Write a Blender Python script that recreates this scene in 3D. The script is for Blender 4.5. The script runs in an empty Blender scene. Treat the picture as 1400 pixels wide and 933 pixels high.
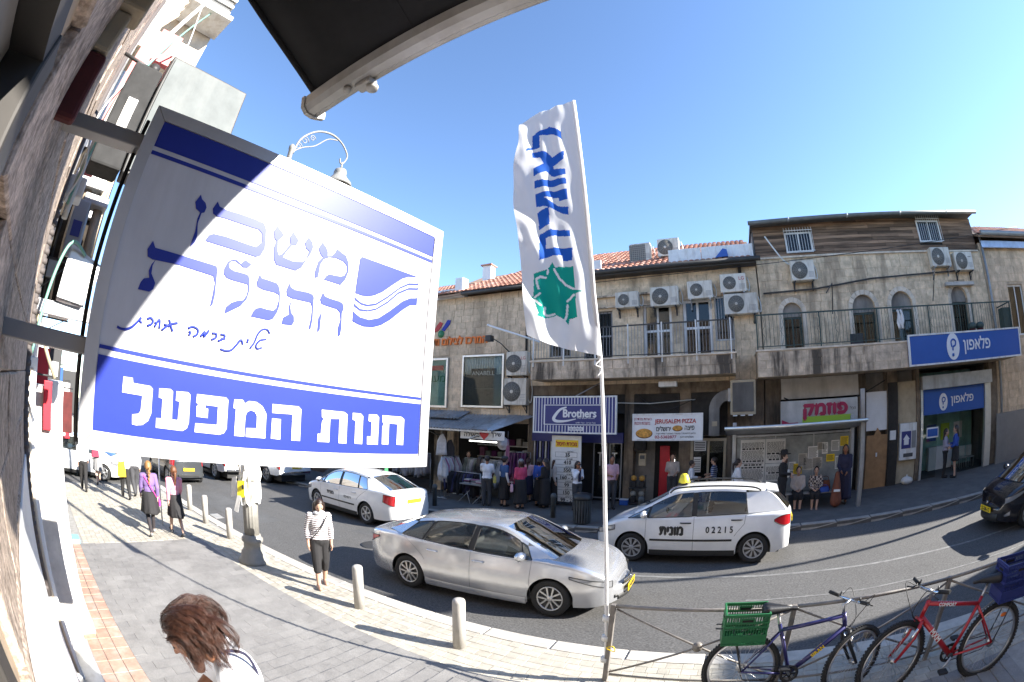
import bpy, bmesh, math, random
from mathutils import Matrix, Vector
random.seed(7)
sc = bpy.context.scene
COL = sc.collection
R = math.radians
PI = math.pi

# ---------------------------------------------------------------- camera, sky, sun, exposure
# world axes: X along the street (to the right), Y across the street, Z up. The lens is a 16 mm fisheye.
CAM = Vector((0, 0, 3.2))
HEAD, PITCH, ROLL = R(28.0), R(9.37), R(-1.5)
cd = bpy.data.cameras.new('camera')
cd.type = 'PANO'
cd.panorama_type = 'FISHEYE_EQUISOLID'
cd.sensor_fit = 'HORIZONTAL'
cd.sensor_width = 36.0
cd.fisheye_lens = 622.3 / 1400 * 36
cd.fisheye_fov = R(300)
cd.clip_start = 0.01
cd.clip_end = 3000
cam = bpy.data.objects.new('camera', cd)
COL.objects.link(cam)
_f = Vector((-math.sin(HEAD) * math.cos(PITCH), math.cos(HEAD) * math.cos(PITCH), math.sin(PITCH)))
_r0 = Vector((math.cos(HEAD), math.sin(HEAD), 0))
_u0 = _r0.cross(_f)
_r = _r0 * math.cos(ROLL) - _u0 * math.sin(ROLL)
_u = _r0 * math.sin(ROLL) + _u0 * math.cos(ROLL)
_m = Matrix((_r, _u, -_f)).transposed().to_4x4()
_m.translation = CAM
cam.matrix_world = _m
sc.camera = cam

SUN_EL = R(28.0)
SUN_H = Vector((0.965, 0.262, 0)).normalized()
w = bpy.data.worlds.new('World')
sc.world = w
w.use_nodes = True
nt = w.node_tree
bg = nt.nodes['Background']
sky = nt.nodes.new('ShaderNodeTexSky')
sky.sky_type = 'NISHITA'
sky.sun_disc = False
sky.sun_elevation = SUN_EL
sky.sun_rotation = math.atan2(SUN_H.x, SUN_H.y)
sky.altitude = 2000
sky.air_density = 1.0
sky.dust_density = 0.0
sky.ozone_density = 3.2
nt.links.new(sky.outputs[0], bg.inputs[0])
bg.inputs[1].default_value = 0.122
sd = bpy.data.lights.new('sun', 'SUN')
sd.energy = 4.7
sd.angle = R(0.5)
sd.color = (1.0, 0.95, 0.87)
sun = bpy.data.objects.new('sun', sd)
COL.objects.link(sun)
_sd = Vector((SUN_H.x * math.cos(SUN_EL), SUN_H.y * math.cos(SUN_EL), math.sin(SUN_EL)))
sun.rotation_euler = _sd.to_track_quat('Z', 'Y').to_euler()
sun.location = (20, 5, 30)
sc.view_settings.view_transform = 'Standard'
sc.view_settings.look = 'None'
sc.view_settings.gamma = 1.0
sc.view_settings.use_curve_mapping = False
sc.view_settings.exposure = 1.85
sc.cycles.max_bounces = 6
sc.cycles.transparent_max_bounces = 12
sc.cycles.caustics_reflective = False
sc.cycles.caustics_refractive = False
sc.cycles.use_denoising = True

# ---------------------------------------------------------------- materials
M = {}
def mat(name, col, rough=0.7, metal=0.0, var=0.0, scale=3.0, bump=0.0, bscale=None, rnd=0.0, coat=0.0, spec=None,
        emit=None, stain=None, trans=0.0, space='pos', detail=6.0, vs=None, grain=0.0):
    """procedural material: colour, grain (var), per-piece variation (rnd), fine relief (bump), streaky dirt (stain)"""
    m = bpy.data.materials.new(name)
    m.use_nodes = True
    t = m.node_tree
    b = t.nodes['Principled BSDF']
    b.inputs['Roughness'].default_value = rough
    b.inputs['Metallic'].default_value = metal
    if coat:
        b.inputs['Coat Weight'].default_value = coat
        b.inputs['Coat Roughness'].default_value = 0.06
    if spec is not None:
        b.inputs['Specular IOR Level'].default_value = spec
    if trans:
        b.inputs['Transmission Weight'].default_value = trans
    c4 = (col[0], col[1], col[2], 1)
    b.inputs['Base Color'].default_value = c4
    if emit:
        b.inputs['Emission Color'].default_value = c4
        b.inputs['Emission Strength'].default_value = emit
    L = t.links.new
    if var or bump or rnd or stain:
        if space == 'pos':
            g = t.nodes.new('ShaderNodeNewGeometry'); vec = g.outputs['Position']
        else:
            g = t.nodes.new('ShaderNodeTexCoord'); vec = g.outputs['Object']
        if vs:
            mq = t.nodes.new('ShaderNodeMapping'); mq.inputs['Scale'].default_value = vs; L(vec, mq.inputs[0]); vec = mq.outputs[0]
    out = None
    if var:
        n = t.nodes.new('ShaderNodeTexNoise'); n.inputs['Scale'].default_value = scale; n.inputs['Detail'].default_value = detail
        n.inputs['Roughness'].default_value = 0.65
        L(vec, n.inputs['Vector'])
        r = t.nodes.new('ShaderNodeValToRGB')
        lo = tuple(max(0, x * (1 - var)) for x in col) + (1,)
        hi = tuple(min(1, x * (1 + var)) for x in col) + (1,)
        r.color_ramp.elements[0].position = 0.33; r.color_ramp.elements[0].color = lo
        r.color_ramp.elements[1].position = 0.68; r.color_ramp.elements[1].color = hi
        L(n.outputs[0], r.inputs[0]); out = r.outputs[0]
    if stain:
        # vertical run-off streaks and blotches: stain = (colour, amount, scale)
        mp = t.nodes.new('ShaderNodeMapping'); mp.inputs['Scale'].default_value = (stain[2], stain[2], stain[2] * 0.16)
        L(vec, mp.inputs[0])
        n2 = t.nodes.new('ShaderNodeTexNoise'); n2.inputs['Scale'].default_value = 1.0; n2.inputs['Detail'].default_value = 9; n2.inputs['Roughness'].default_value = .62
        L(mp.outputs[0], n2.inputs['Vector'])
        r2 = t.nodes.new('ShaderNodeValToRGB'); r2.color_ramp.elements[0].position = 0.49; r2.color_ramp.elements[1].position = 0.62
        r2.color_ramp.elements[1].color = (stain[1],) * 3 + (1,)
        L(n2.outputs[0], r2.inputs[0])
        mx = t.nodes.new('ShaderNodeMixRGB'); L(r2.outputs[0], mx.inputs[0])
        if out: L(out, mx.inputs[1])
        else: mx.inputs[1].default_value = c4
        mx.inputs[2].default_value = tuple(stain[0]) + (1,)
        out = mx.outputs[0]
    if grain:
        ng = t.nodes.new('ShaderNodeTexNoise'); ng.inputs['Scale'].default_value = 85; ng.inputs['Detail'].default_value = 3; L(vec, ng.inputs['Vector'])
        mg = t.nodes.new('ShaderNodeMapRange'); mg.inputs[1].default_value = .3; mg.inputs[2].default_value = .7; mg.inputs[3].default_value = 1-grain; mg.inputs[4].default_value = 1+grain; L(ng.outputs[0], mg.inputs[0])
        mk = t.nodes.new('ShaderNodeMixRGB'); mk.blend_type = 'MULTIPLY'; mk.inputs[0].default_value = 1
        if out: L(out, mk.inputs[1])
        else: mk.inputs[1].default_value = c4
        L(mg.outputs[0], mk.inputs[2]); out = mk.outputs[0]
    if rnd:
        oi = t.nodes.new('ShaderNodeObjectInfo')
        mr = t.nodes.new('ShaderNodeMapRange'); mr.inputs[3].default_value = 1 - rnd; mr.inputs[4].default_value = 1 + rnd
        L(oi.outputs['Random'], mr.inputs[0])
        at = t.nodes.new('ShaderNodeAttribute'); at.attribute_name = 'rnd'
        mm = t.nodes.new('ShaderNodeMixRGB'); mm.blend_type = 'MULTIPLY'; mm.inputs[0].default_value = 1
        if out: L(out, mm.inputs[1])
        else: mm.inputs[1].default_value = c4
        ad = t.nodes.new('ShaderNodeMath'); ad.operation = 'SUBTRACT'
        L(mr.outputs[0], ad.inputs[0]); L(at.outputs['Fac'], ad.inputs[1])
        L(ad.outputs[0], mm.inputs[2]); out = mm.outputs[0]
    if out:
        L(out, b.inputs['Base Color'])
        if emit: L(out, b.inputs['Emission Color'])
    if bump:
        nb = t.nodes.new('ShaderNodeTexNoise'); nb.inputs['Scale'].default_value = bscale or scale * 4; nb.inputs['Detail'].default_value = 8
        L(vec, nb.inputs['Vector'])
        bp = t.nodes.new('ShaderNodeBump'); bp.inputs['Strength'].default_value = min(1, bump); bp.inputs['Distance'].default_value = 0.01
        L(nb.outputs[0], bp.inputs['Height']); L(bp.outputs[0], b.inputs['Normal'])
    M[name] = m
    return m

def glass_mat(name, tint, refl=0.08, rough=0.02, ior=1.5):
    """window glass: tinted see-through with a Fresnel mirror"""
    m = bpy.data.materials.new(name); m.use_nodes = True
    t = m.node_tree; t.nodes.clear()
    o = t.nodes.new('ShaderNodeOutputMaterial'); tr = t.nodes.new('ShaderNodeBsdfTransparent'); gl = t.nodes.new('ShaderNodeBsdfGlossy')
    gl.inputs['Roughness'].default_value = rough
    tr.inputs[0].default_value = tuple(tint) + (1,)
    lw = t.nodes.new('ShaderNodeFresnel'); lw.inputs['IOR'].default_value = ior
    ad = t.nodes.new('ShaderNodeMath'); ad.operation = 'ADD'; ad.inputs[1].default_value = refl
    mx = t.nodes.new('ShaderNodeMixShader')
    t.links.new(lw.outputs[0], ad.inputs[0]); t.links.new(ad.outputs[0], mx.inputs[0])
    t.links.new(tr.outputs[0], mx.inputs[1]); t.links.new(gl.outputs[0], mx.inputs[2]); t.links.new(mx.outputs[0], o.inputs[0])
    M[name] = m
    return m

def cloth_mat(name, col, transl=0.35, var=0.06):
    m = mat(name, col, 0.85, var=var, scale=6, bump=0.15, bscale=60)
    t = m.node_tree; b = t.nodes['Principled BSDF']; o = t.nodes['Material Output']
    tl = t.nodes.new('ShaderNodeBsdfTranslucent'); tl.inputs[0].default_value = tuple(col) + (1,)
    mx = t.nodes.new('ShaderNodeMixShader'); mx.inputs[0].default_value = transl
    t.links.new(b.outputs[0], mx.inputs[1]); t.links.new(tl.outputs[0], mx.inputs[2]); t.links.new(mx.outputs[0], o.inputs[0])
    return m

# ---------------------------------------------------------------- mesh helpers
class MB:
    """collects shapes into ONE mesh"""
    def __init__(s): s.v = []; s.f = []; s.sm = []
    def add(s, vs, fs, mtx=None, smooth=False):
        n = len(s.v)
        if mtx is not None: vs = [mtx @ Vector(p) for p in vs]
        s.v += [tuple(p) for p in vs]
        for f in fs: s.f.append(tuple(i + n for i in f)); s.sm.append(smooth)
        return s
    def box(s, x0, x1, y0, y1, z0, z1, mtx=None, bev=0.0):
        if bev <= 0:
            vs = [(x0,y0,z0),(x1,y0,z0),(x1,y1,z0),(x0,y1,z0),(x0,y0,z1),(x1,y0,z1),(x1,y1,z1),(x0,y1,z1)]
            return s.add(vs, [(0,3,2,1),(4,5,6,7),(0,1,5,4),(1,2,6,5),(2,3,7,6),(3,0,4,7)], mtx)
        b = min(bev, (x1-x0)*.45, (y1-y0)*.45, (z1-z0)*.45)
        bm = bmesh.new()
        bmesh.ops.create_cube(bm, size=1)
        for v in bm.verts: v.co = Vector((x0+(v.co.x+.5)*(x1-x0), y0+(v.co.y+.5)*(y1-y0), z0+(v.co.z+.5)*(z1-z0)))
        bmesh.ops.bevel(bm, geom=list(bm.edges), offset=b, segments=2, profile=.5, affect='EDGES')
        bm.verts.index_update()
        vs = [v.co.copy() for v in bm.verts]; fs = [[v.index for v in f.verts] for f in bm.faces]; bm.free()
        return s.add(vs, fs, mtx)
    def tube(s, path, r, n=8, cap=True, smooth=True, mtx=None):
        P = [Vector(p) for p in path]
        if len(P) < 2: return s
        rs = r if isinstance(r, (list, tuple)) else [r] * len(P)
        vs = []; fs = []
        prev = None
        for i, p in enumerate(P):
            t = (P[min(i+1, len(P)-1)] - P[max(i-1, 0)])
            if t.length < 1e-9: t = Vector((0, 0, 1))
            t.normalize()
            if prev is None:
                a = Vector((0,0,1)) if abs(t.z) < .9 else Vector((1,0,0))
                u = t.cross(a).normalized()
            else:
                u = (prev - t * prev.dot(t))
                u = u.normalized() if u.length > 1e-6 else t.orthogonal().normalized()
            prev = u; w_ = t.cross(u)
            for k in range(n):
                a = 2*PI*k/n
                vs.append(p + (u*math.cos(a) + w_*math.sin(a)) * rs[i])
        for i in range(len(P)-1):
            for k in range(n):
                fs.append((i*n+k, i*n+(k+1)%n, (i+1)*n+(k+1)%n, (i+1)*n+k))
        s.add(vs, fs, mtx, smooth)
        if cap:
            m_ = len(s.v) - len(vs)
            s.f.append(tuple(m_ + k for k in reversed(range(n)))); s.sm.append(False)
            s.f.append(tuple(m_ + (len(P)-1)*n + k for k in range(n))); s.sm.append(False)
        return s
    def lathe(s, prof, n=24, mtx=None, smooth=True, cap=True, flute=None):
        """prof: list of (radius, z)"""
        vs = []; fs = []
        for r_, z in prof:
            for k in range(n):
                a = 2*PI*k/n
                rr = r_ * (flute(a, z) if flute else 1)
                vs.append((rr*math.cos(a), rr*math.sin(a), z))
        for i in range(len(prof)-1):
            for k in range(n):
                fs.append((i*n+k, i*n+(k+1)%n, (i+1)*n+(k+1)%n, (i+1)*n+k))
        if cap:
            fs.append(tuple(reversed(range(n)))); fs.append(tuple((len(prof)-1)*n+k for k in range(n)))
        return s.add(vs, fs, mtx, smooth)
    def prism(s, poly, y0, y1, mtx=None, smooth=False):
        """polygon in x,z extruded from y0 to y1"""
        n = len(poly)
        bm = bmesh.new()
        vv = [bm.verts.new((p[0], y0, p[1])) for p in poly]
        try: f = bm.faces.new(vv)
        except ValueError: bm.free(); return s
        f.normal_update(); bmesh.ops.triangulate(bm, faces=[f], ngon_method='EAR_CLIP')
        bm.verts.index_update()
        tris = [[v.index for v in q.verts] for q in bm.faces]; bm.free()
        vs = [(p[0], y0, p[1]) for p in poly] + [(p[0], y1, p[1]) for p in poly]
        ar = sum(poly[i][0]*poly[(i+1)%n][1]-poly[(i+1)%n][0]*poly[i][1] for i in range(n))
        fs = [tuple(t) for t in tris] + [tuple(n+i for i in reversed(t)) for t in tris]
        for i in range(n):
            j = (i+1) % n
            fs.append((i, j, n+j, n+i) if (ar > 0) == (y1 > y0) else (j, i, n+i, n+j))
        return s.add(vs, fs, mtx, smooth)
    def grid(s, rows, mtx=None, smooth=True, flip=False):
        """rows of equally long point lists"""
        n = len(rows[0]); vs = [p for r_ in rows for p in r_]; fs = []
        for i in range(len(rows)-1):
            for k in range(n-1):
                q = (i*n+k, i*n+k+1, (i+1)*n+k+1, (i+1)*n+k)
                fs.append(q[::-1] if flip else q)
        return s.add(vs, fs, mtx, smooth)
    def ball(s, c, r, n=12, m=8, mtx=None):
        rx, ry, rz = r if isinstance(r, (list, tuple)) else (r, r, r)
        rows = []
        for i in range(m+1):
            a = PI*i/m
            rows.append([(c[0]+rx*math.sin(a)*math.cos(2*PI*k/n), c[1]+ry*math.sin(a)*math.sin(2*PI*k/n), c[2]-rz*math.cos(a)) for k in range(n+1)])
        return s.grid(rows, mtx)
    def mesh(s, name, mt):
        me = bpy.data.meshes.new(name)
        me.from_pydata(s.v, [], s.f)
        if s.sm: me.polygons.foreach_set('use_smooth', s.sm)
        if isinstance(mt, str): mt = M[mt]
        if mt: me.materials.append(mt)
        me.update()
        return me
    def build(s, name, mt, parent=None, loc=None, rotz=None, fix=False):
        me = s.mesh(name, mt)
        if fix: fixn(me)
        return link(name, me, parent, loc, rotz)

def fixn(me):
    bm = bmesh.new(); bm.from_mesh(me); bmesh.ops.recalc_face_normals(bm, faces=bm.faces); bm.to_mesh(me); bm.free()

def link(name, me, parent=None, loc=None, rotz=None):
    o = bpy.data.objects.new(name, me)
    COL.objects.link(o)
    if parent is not None: o.parent = parent
    if loc is not None: o.location = loc
    if rotz is not None: o.rotation_euler = (0, 0, rotz)
    return o

def tag(o, label=None, cat=None, group=None, kind=None):
    if label: o['label'] = label
    if cat: o['category'] = cat
    if group: o['group'] = group
    if kind: o['kind'] = kind
    return o

def thing(name, label, cat, loc=(0, 0, 0), rotz=0, group=None):
    o = bpy.data.objects.new(name, None)
    o.empty_display_size = 0.1
    COL.objects.link(o)
    o.location = loc; o.rotation_euler = (0, 0, rotz)
    return tag(o, label, cat, group)

def dup(root, loc, rotz, label):
    def cp(o, par):
        c = o.copy(); COL.objects.link(c); c.parent = par
        for ch in list(kids.get(o, ())): cp(ch, c)
        return c
    kids = {}
    def walk(o):
        kids[o] = [c for c in o.children if c.name in COL.objects]
        for c in kids[o]: walk(c)
    walk(root)
    r = cp(root, None); r.location = loc; r.rotation_euler = (0, 0, rotz); r['label'] = label
    return r

TMP = bpy.data.scenes.new('tmp')
def evaluated(o):
    TMP.collection.objects.link(o)
    TMP.view_layers[0].update()
    dg = TMP.view_layers[0].depsgraph
    me = bpy.data.meshes.new_from_object(o.evaluated_get(dg))
    TMP.collection.objects.unlink(o)
    d = o.data
    bpy.data.objects.remove(o)
    return me

FACE = Matrix(((1,0,0,0),(0,0,-1,0),(0,1,0,0),(0,0,0,1)))   # text plane standing up, facing -Y
def text_mesh(s, size=1.0, heb=False, wid=None, hgt=None, bold=0.0, ext=0.002, align='CENTER', shear=0):
    """lettering with real thickness in the x-z plane, facing -Y, centred at the origin"""
    c = bpy.data.curves.new('t', 'FONT')
    c.body = s[::-1] if heb else s
    c.size = size; c.extrude = ext; c.align_x = align; c.resolution_u = 3; c.shear = shear
    me = evaluated(bpy.data.objects.new('t', c))
    bpy.data.curves.remove(c)
    if not me.vertices: return me
    xs = [v.co.x for v in me.vertices]; ys = [v.co.y for v in me.vertices]
    cx, cy = (min(xs)+max(xs))/2, (min(ys)+max(ys))/2
    kx = wid/(max(xs)-min(xs)) if wid else 1; ky = hgt/(max(ys)-min(ys)) if hgt else (kx if wid and not hgt else 1)
    if hgt and not wid: kx = ky
    for v in me.vertices:
        x, y, z = (v.co.x-cx)*kx, (v.co.y-cy)*ky, v.co.z
        v.co = (x, -z, y)
    me.update()
    if bold:
        # heavier strokes: the same outline repeated a hair to each side
        e = bold*min(1.0, hgt or .3)*1.6; vs = [v.co.copy() for v in me.vertices]; fs = [tuple(q.vertices) for q in me.polygons]; n = len(vs); av = []; af = []
        for k, (dx, dz) in enumerate(((0, 0), (e, 0), (-e, 0), (0, e), (0, -e))):
            av += [(v.x+dx, v.y-.0004*k, v.z+dz) for v in vs]; af += [tuple(i+n*k for i in f) for f in fs]
        me = bpy.data.meshes.new('lettering'); me.from_pydata(av, [], af); me.update()
    return me
def text(name, s, parent, x, y, z, mt, **kw):
    me = text_mesh(s, **kw)
    me.materials.clear(); me.materials.append(M[mt] if isinstance(mt, str) else mt)
    o = link(name, me, parent, (x, y, z))
    return o

def organic(mb, name, mt, parent=None, voxel=0.012, smooth=3, it=0.5):
    """one continuous skin grown round overlapping volumes"""
    me = mb.mesh('raw', None)
    o = bpy.data.objects.new('raw', me)
    a = o.modifiers.new('r', 'REMESH'); a.mode = 'VOXEL'; a.voxel_size = voxel; a.use_smooth_shade = True
    if smooth:
        b = o.modifiers.new('s', 'SMOOTH'); b.factor = it; b.iterations = smooth
    out = evaluated(o)
    bpy.data.meshes.remove(me)
    out.name = name
    out.materials.clear(); out.materials.append(M[mt] if isinstance(mt, str) else mt)
    for p in out.polygons: p.use_smooth = True
    return link(name, out, parent)

GS, GD = 0.0309, 0.0164
def gz(x, y): return GS * x + GD * y       # the street climbs gently to the right
def lerp(a, b, t): return a + (b - a) * t
def interp(pts, x):
    """smooth (monotone cubic) interpolation through (x, y) pairs"""
    if x <= pts[0][0]: return pts[0][1]
    if x >= pts[-1][0]: return pts[-1][1]
    n = len(pts)
    for i in range(n-1):
        if x <= pts[i+1][0]:
            h = pts[i+1][0]-pts[i][0]
            if h < 1e-9: return pts[i+1][1]
            def sl(k): return (pts[k+1][1]-pts[k][1])/max(1e-9, pts[k+1][0]-pts[k][0])
            def tan(k):
                if k == 0: return sl(0)
                if k == n-1: return sl(n-2)
                a, b = sl(k-1), sl(k)
                return 0 if a*b <= 0 else 2*a*b/(a+b)
            t = (x-pts[i][0])/h
            m0, m1 = tan(i)*h, tan(i+1)*h
            return (2*t**3-3*t*t+1)*pts[i][1] + (t**3-2*t*t+t)*m0 + (-2*t**3+3*t*t)*pts[i+1][1] + (t**3-t*t)*m1
    return pts[-1][1]
def catmull(pts, k=6, closed=False):
    P = [Vector(p) for p in pts]; n = len(P); out = []
    for i in range(n if closed else n-1):
        g = (lambda j: P[j % n]) if closed else (lambda j: P[max(0, min(n-1, j))])
        a, b, c, d = g(i-1), g(i), g(i+1), g(i+2)
        for j in range(k):
            t = j/k
            out.append(0.5*((2*b)+(-a+c)*t+(2*a-5*b+4*c-d)*t*t+(-a+3*b-3*c+d)*t**3))
    if not closed: out.append(P[-1])
    return out

# ---------------------------------------------------------------- the palette
mat('asphalt', (0.09, 0.088, 0.086), 0.9, var=0.2, scale=0.5, bump=0.6, bscale=70, grain=.55, stain=((0.075, 0.073, 0.07), 0.6, 0.5), vs=(.35, 1, 1))
mat('asphalt_dark', (0.07, 0.07, 0.075), 0.9, var=0.25, scale=2.5, bump=0.4, bscale=70)
mat('earth', (0.22, 0.19, 0.15), 0.95, var=0.2, scale=0.4)
mat('joint', (0.29, 0.28, 0.26), 0.95, var=0.15, scale=8)
mat('paver_grey', (0.215, 0.207, 0.197), 0.8, var=0.12, scale=5, bump=0.35, bscale=40, rnd=0.06, grain=.15, stain=((0.28, 0.27, 0.255), 0.5, 1.3))
mat('paver_cream', (0.40, 0.37, 0.31), 0.85, var=0.14, scale=9, bump=0.35, bscale=45, rnd=0.10)
mat('tile_orange', (0.40, 0.25, 0.185), 0.8, var=0.18, scale=7, bump=0.3, rnd=0.09, stain=((0.45, 0.38, 0.33), 0.5, 3))
mat('kerb', (0.46, 0.43, 0.38), 0.85, var=0.15, scale=6, bump=0.3, bscale=50, rnd=0.06)
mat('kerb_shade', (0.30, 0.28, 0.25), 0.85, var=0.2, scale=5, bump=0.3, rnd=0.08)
mat('pavement_far', (0.10, 0.096, 0.092), 0.9, var=0.2, scale=2.5, bump=0.4, bscale=30)
mat('mortar', (0.44, 0.345, 0.24), 0.95, var=0.25, scale=3, bump=0.4)
mat('limestone', (0.66, 0.515, 0.345), 0.9, var=0.26, scale=3.5, bump=0.9, bscale=20, rnd=0.07, grain=.12, stain=((0.2, 0.15, 0.10), 0.6, 1.7))
mat('limestone_warm', (0.63, 0.485, 0.33), 0.9, var=0.22, scale=4, bump=0.8, bscale=20, rnd=0.09, grain=.12, stain=((0.24, 0.18, 0.12), 0.5, 1.3))
mat('limestone_old', (0.55, 0.44, 0.32), 0.9, var=0.28, scale=4, bump=0.9, bscale=18, rnd=0.12, stain=((0.06, 0.048, 0.036), 0.95, 2.0))
mat('limestone_pale', (0.68, 0.585, 0.46), 0.9, var=0.15, scale=5, bump=0.5, bscale=25, rnd=0.06, stain=((0.3, 0.24, 0.18), 0.5, 1.6))
mat('shaded_stone', (0.20, 0.155, 0.11), 0.95, var=0.3, scale=3, bump=0.6, bscale=18, stain=((0.05, 0.04, 0.03), 0.9, 1.6))  # stone darkened for the recess shade under the balconies, plus dirt streaks
mat('stone_white', (0.66, 0.63, 0.58), 0.9, var=0.12, scale=6, bump=0.6, bscale=20, rnd=0.08, stain=((0.4, 0.36, 0.32), 0.45, 2))
mat('stone_near', (0.47, 0.375, 0.30), 0.95, spec=.2, var=0.5, scale=26, bump=1.0, bscale=45, rnd=0.05, detail=12, grain=.25)
mat('plaster_grey', (0.26, 0.24, 0.21), 0.95, var=0.25, scale=1.6, bump=0.3, stain=((0.1, 0.09, 0.08), 0.6, 1.4))
mat('plaster_pale', (0.5, 0.47, 0.42), 0.95, var=0.15, scale=2, bump=0.2, stain=((0.3, 0.27, 0.23), 0.5, 2))
mat('dull_black', (0.035, 0.031, 0.027), 0.95, var=0.4, scale=2.2, bump=0.3)  # near-black; puts the shade of the shop recesses into the walls
mat('roof_tile', (0.42, 0.19, 0.125), 0.85, var=0.25, scale=6, bump=0.3, rnd=0.22, stain=((0.55, 0.42, 0.35), 0.5, 2))
mat('old_wood', (0.20, 0.13, 0.085), 0.9, var=0.6, scale=5, bump=0.8, bscale=25, rnd=0.5, vs=(.12, 1, 1.6))
mat('plywood', (0.36, 0.20, 0.09), 0.8, var=0.2, scale=3, bump=0.2)
mat('white_paint', (0.74, 0.74, 0.73), 0.55, var=0.05, scale=4, bump=0.05)
mat('white_metal', (0.70, 0.70, 0.68), 0.5, var=0.09, scale=5, stain=((0.42, 0.37, 0.3), 0.5, 5))
mat('ac_white', (0.62, 0.575, 0.49), 0.5, var=0.08, scale=4, rnd=0.10, stain=((0.36, 0.3, 0.22), 0.7, 6))
mat('ac_grille', (0.13, 0.125, 0.11), 0.6)
mat('ac_guard', (0.30, 0.285, 0.25), 0.6)
mat('grille_dark', (0.075, 0.075, 0.075), 0.6)
mat('fan_grey', (0.22, 0.22, 0.22), 0.5)
mat('steel', (0.5, 0.5, 0.5), 0.38, 0.85, var=0.1, scale=6)
mat('galvanised', (0.42, 0.43, 0.44), 0.45, 0.6, var=0.18, scale=3, bump=0.1, stain=((0.22, 0.2, 0.17), 0.5, 2.5))
mat('aluminium', (0.62, 0.62, 0.60), 0.35, 0.7, var=0.08, scale=5)
mat('grey_frame', (0.28, 0.28, 0.285), 0.45, 0.3, var=0.06, scale=5)
mat('rail_brown', (0.22, 0.20, 0.18), 0.5, 0.2, var=0.2, scale=8, bump=0.15)
mat('iron_black', (0.05, 0.05, 0.05), 0.55, 0.3, var=0.2, scale=6)
mat('iron_green', (0.045, 0.07, 0.06), 0.55, 0.2, var=0.2, scale=6)
mat('gutter', (0.05, 0.045, 0.04), 0.6, 0.2, var=0.2, scale=3)
mat('gutter_grey', (0.30, 0.31, 0.31), 0.5, 0.4, var=0.15, scale=3)
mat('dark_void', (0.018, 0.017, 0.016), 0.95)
mat('dark_room', (0.022, 0.02, 0.018), 0.9, var=0.3, scale=1.5)  # shop interiors: the deep recess shade is put into this colour
mat('black_fabric', (0.014, 0.014, 0.015), 0.9, var=0.2, scale=8, bump=0.1)
mat('black_plastic', (0.02, 0.02, 0.021), 0.45)
mat('blue_print', (0.022, 0.04, 0.30), 0.42, spec=.22, var=0.05, scale=8)
mat('sign_white', (0.64, 0.64, 0.67), 0.45, spec=.2, var=0.06, scale=3, stain=((.5, .5, .52), .5, 5))
mat('navy', (0.03, 0.035, 0.17), 0.45, var=0.05, scale=6)
mat('cell_blue', (0.02, 0.09, 0.36), 0.4, var=0.04, scale=4)
mat('letter_white', (0.72, 0.73, 0.74), 0.5)
mat('letter_black', (0.03, 0.03, 0.03), 0.6)
mat('letter_red', (0.42, 0.02, 0.02), 0.5)
mat('letter_crimson', (0.36, 0.015, 0.06), 0.5)
mat('letter_orange', (0.72, 0.17, 0.015), 0.5)
mat('letter_green', (0.03, 0.18, 0.07), 0.5)
mat('lime', (0.33, 0.50, 0.04), 0.5)
mat('yellow', (0.80, 0.56, 0.02), 0.5, var=0.05, scale=10)
mat('yellow_bright', (0.85, 0.70, 0.04), 0.45)
mat('red', (0.52, 0.015, 0.03), 0.45, var=0.1, scale=5)
mat('red_faded', (0.62, 0.13, 0.13), 0.5, var=0.15, scale=5)
mat('maroon', (0.085, 0.014, 0.013), 0.85, var=0.3, scale=5)
mat('beige', (0.42, 0.35, 0.24), 0.8, var=0.15, scale=4)
mat('paper', (0.70, 0.69, 0.66), 0.8, var=0.06, scale=6)
mat('cable_green', (0.16, 0.34, 0.27), 0.5)
mat('cable_white', (0.62, 0.62, 0.58), 0.5)
mat('cable_black', (0.02, 0.02, 0.02), 0.6)
mat('blue_tarp', (0.03, 0.12, 0.5), 0.5)
mat('curtain', (0.35, 0.32, 0.27), 0.9, var=0.3, scale=9)
mat('teal_room', (0.25, 0.45, 0.40), 0.8, var=0.3, scale=1.2)
mat('lamp_tube', (0.95, 0.95, 0.9), 0.5, emit=1.6)
mat('concrete', (0.40, 0.38, 0.35), 0.9, var=0.12, scale=5, bump=0.3, bscale=40, rnd=0.05)
mat('cast_iron', (0.26, 0.25, 0.225), 0.6, 0.1, var=0.12, scale=6, bump=0.1)
mat('bin_grey', (0.06, 0.065, 0.065), 0.6, var=0.15, scale=6)
glass_mat('shop_glass', (0.82, 0.85, 0.84), 0.0, .02, 1.22)
mat('pane_reflection', (.26, .28, .28), .3, var=.25, scale=3)  # reflections on the shelter glass put into an opaque grey
glass_mat('window_glass', (0.30, 0.32, 0.32), 0.03, .03, 1.35)

def pieces(parent, name, items, meshes, mt, limit=300, rnd=0.1, near=None):
    """items: (key, location, rotz). The nearest `limit` become objects of their own, the rest one mesh (stuff)."""
    if near is not None: items.sort(key=lambda i: (Vector(i[1]) - near).length)
    for k, loc, rz in items[:limit]:
        link(name, meshes[k], parent, loc, rz)
    rest = items[limit:]
    if rest:
        vs = []; fs = []; rv = []
        for k, loc, rz in rest:
            me = meshes[k]; n = len(vs); c, s_ = math.cos(rz), math.sin(rz); q = random.uniform(-rnd, rnd)
            vs += [(v.co.x*c - v.co.y*s_ + loc[0], v.co.x*s_ + v.co.y*c + loc[1], v.co.z + loc[2]) for v in me.vertices]
            for p in me.polygons: fs.append(tuple(i+n for i in p.vertices)); rv.append(q)
        me = bpy.data.meshes.new(name + 's')
        me.from_pydata(vs, [], fs); me.materials.append(M[mt])
        a = me.attributes.new('rnd', 'FLOAT', 'FACE'); a.data.foreach_set('value', rv)
        o = link(name + 's_beyond', me, parent); o['kind'] = 'stuff'

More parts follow.
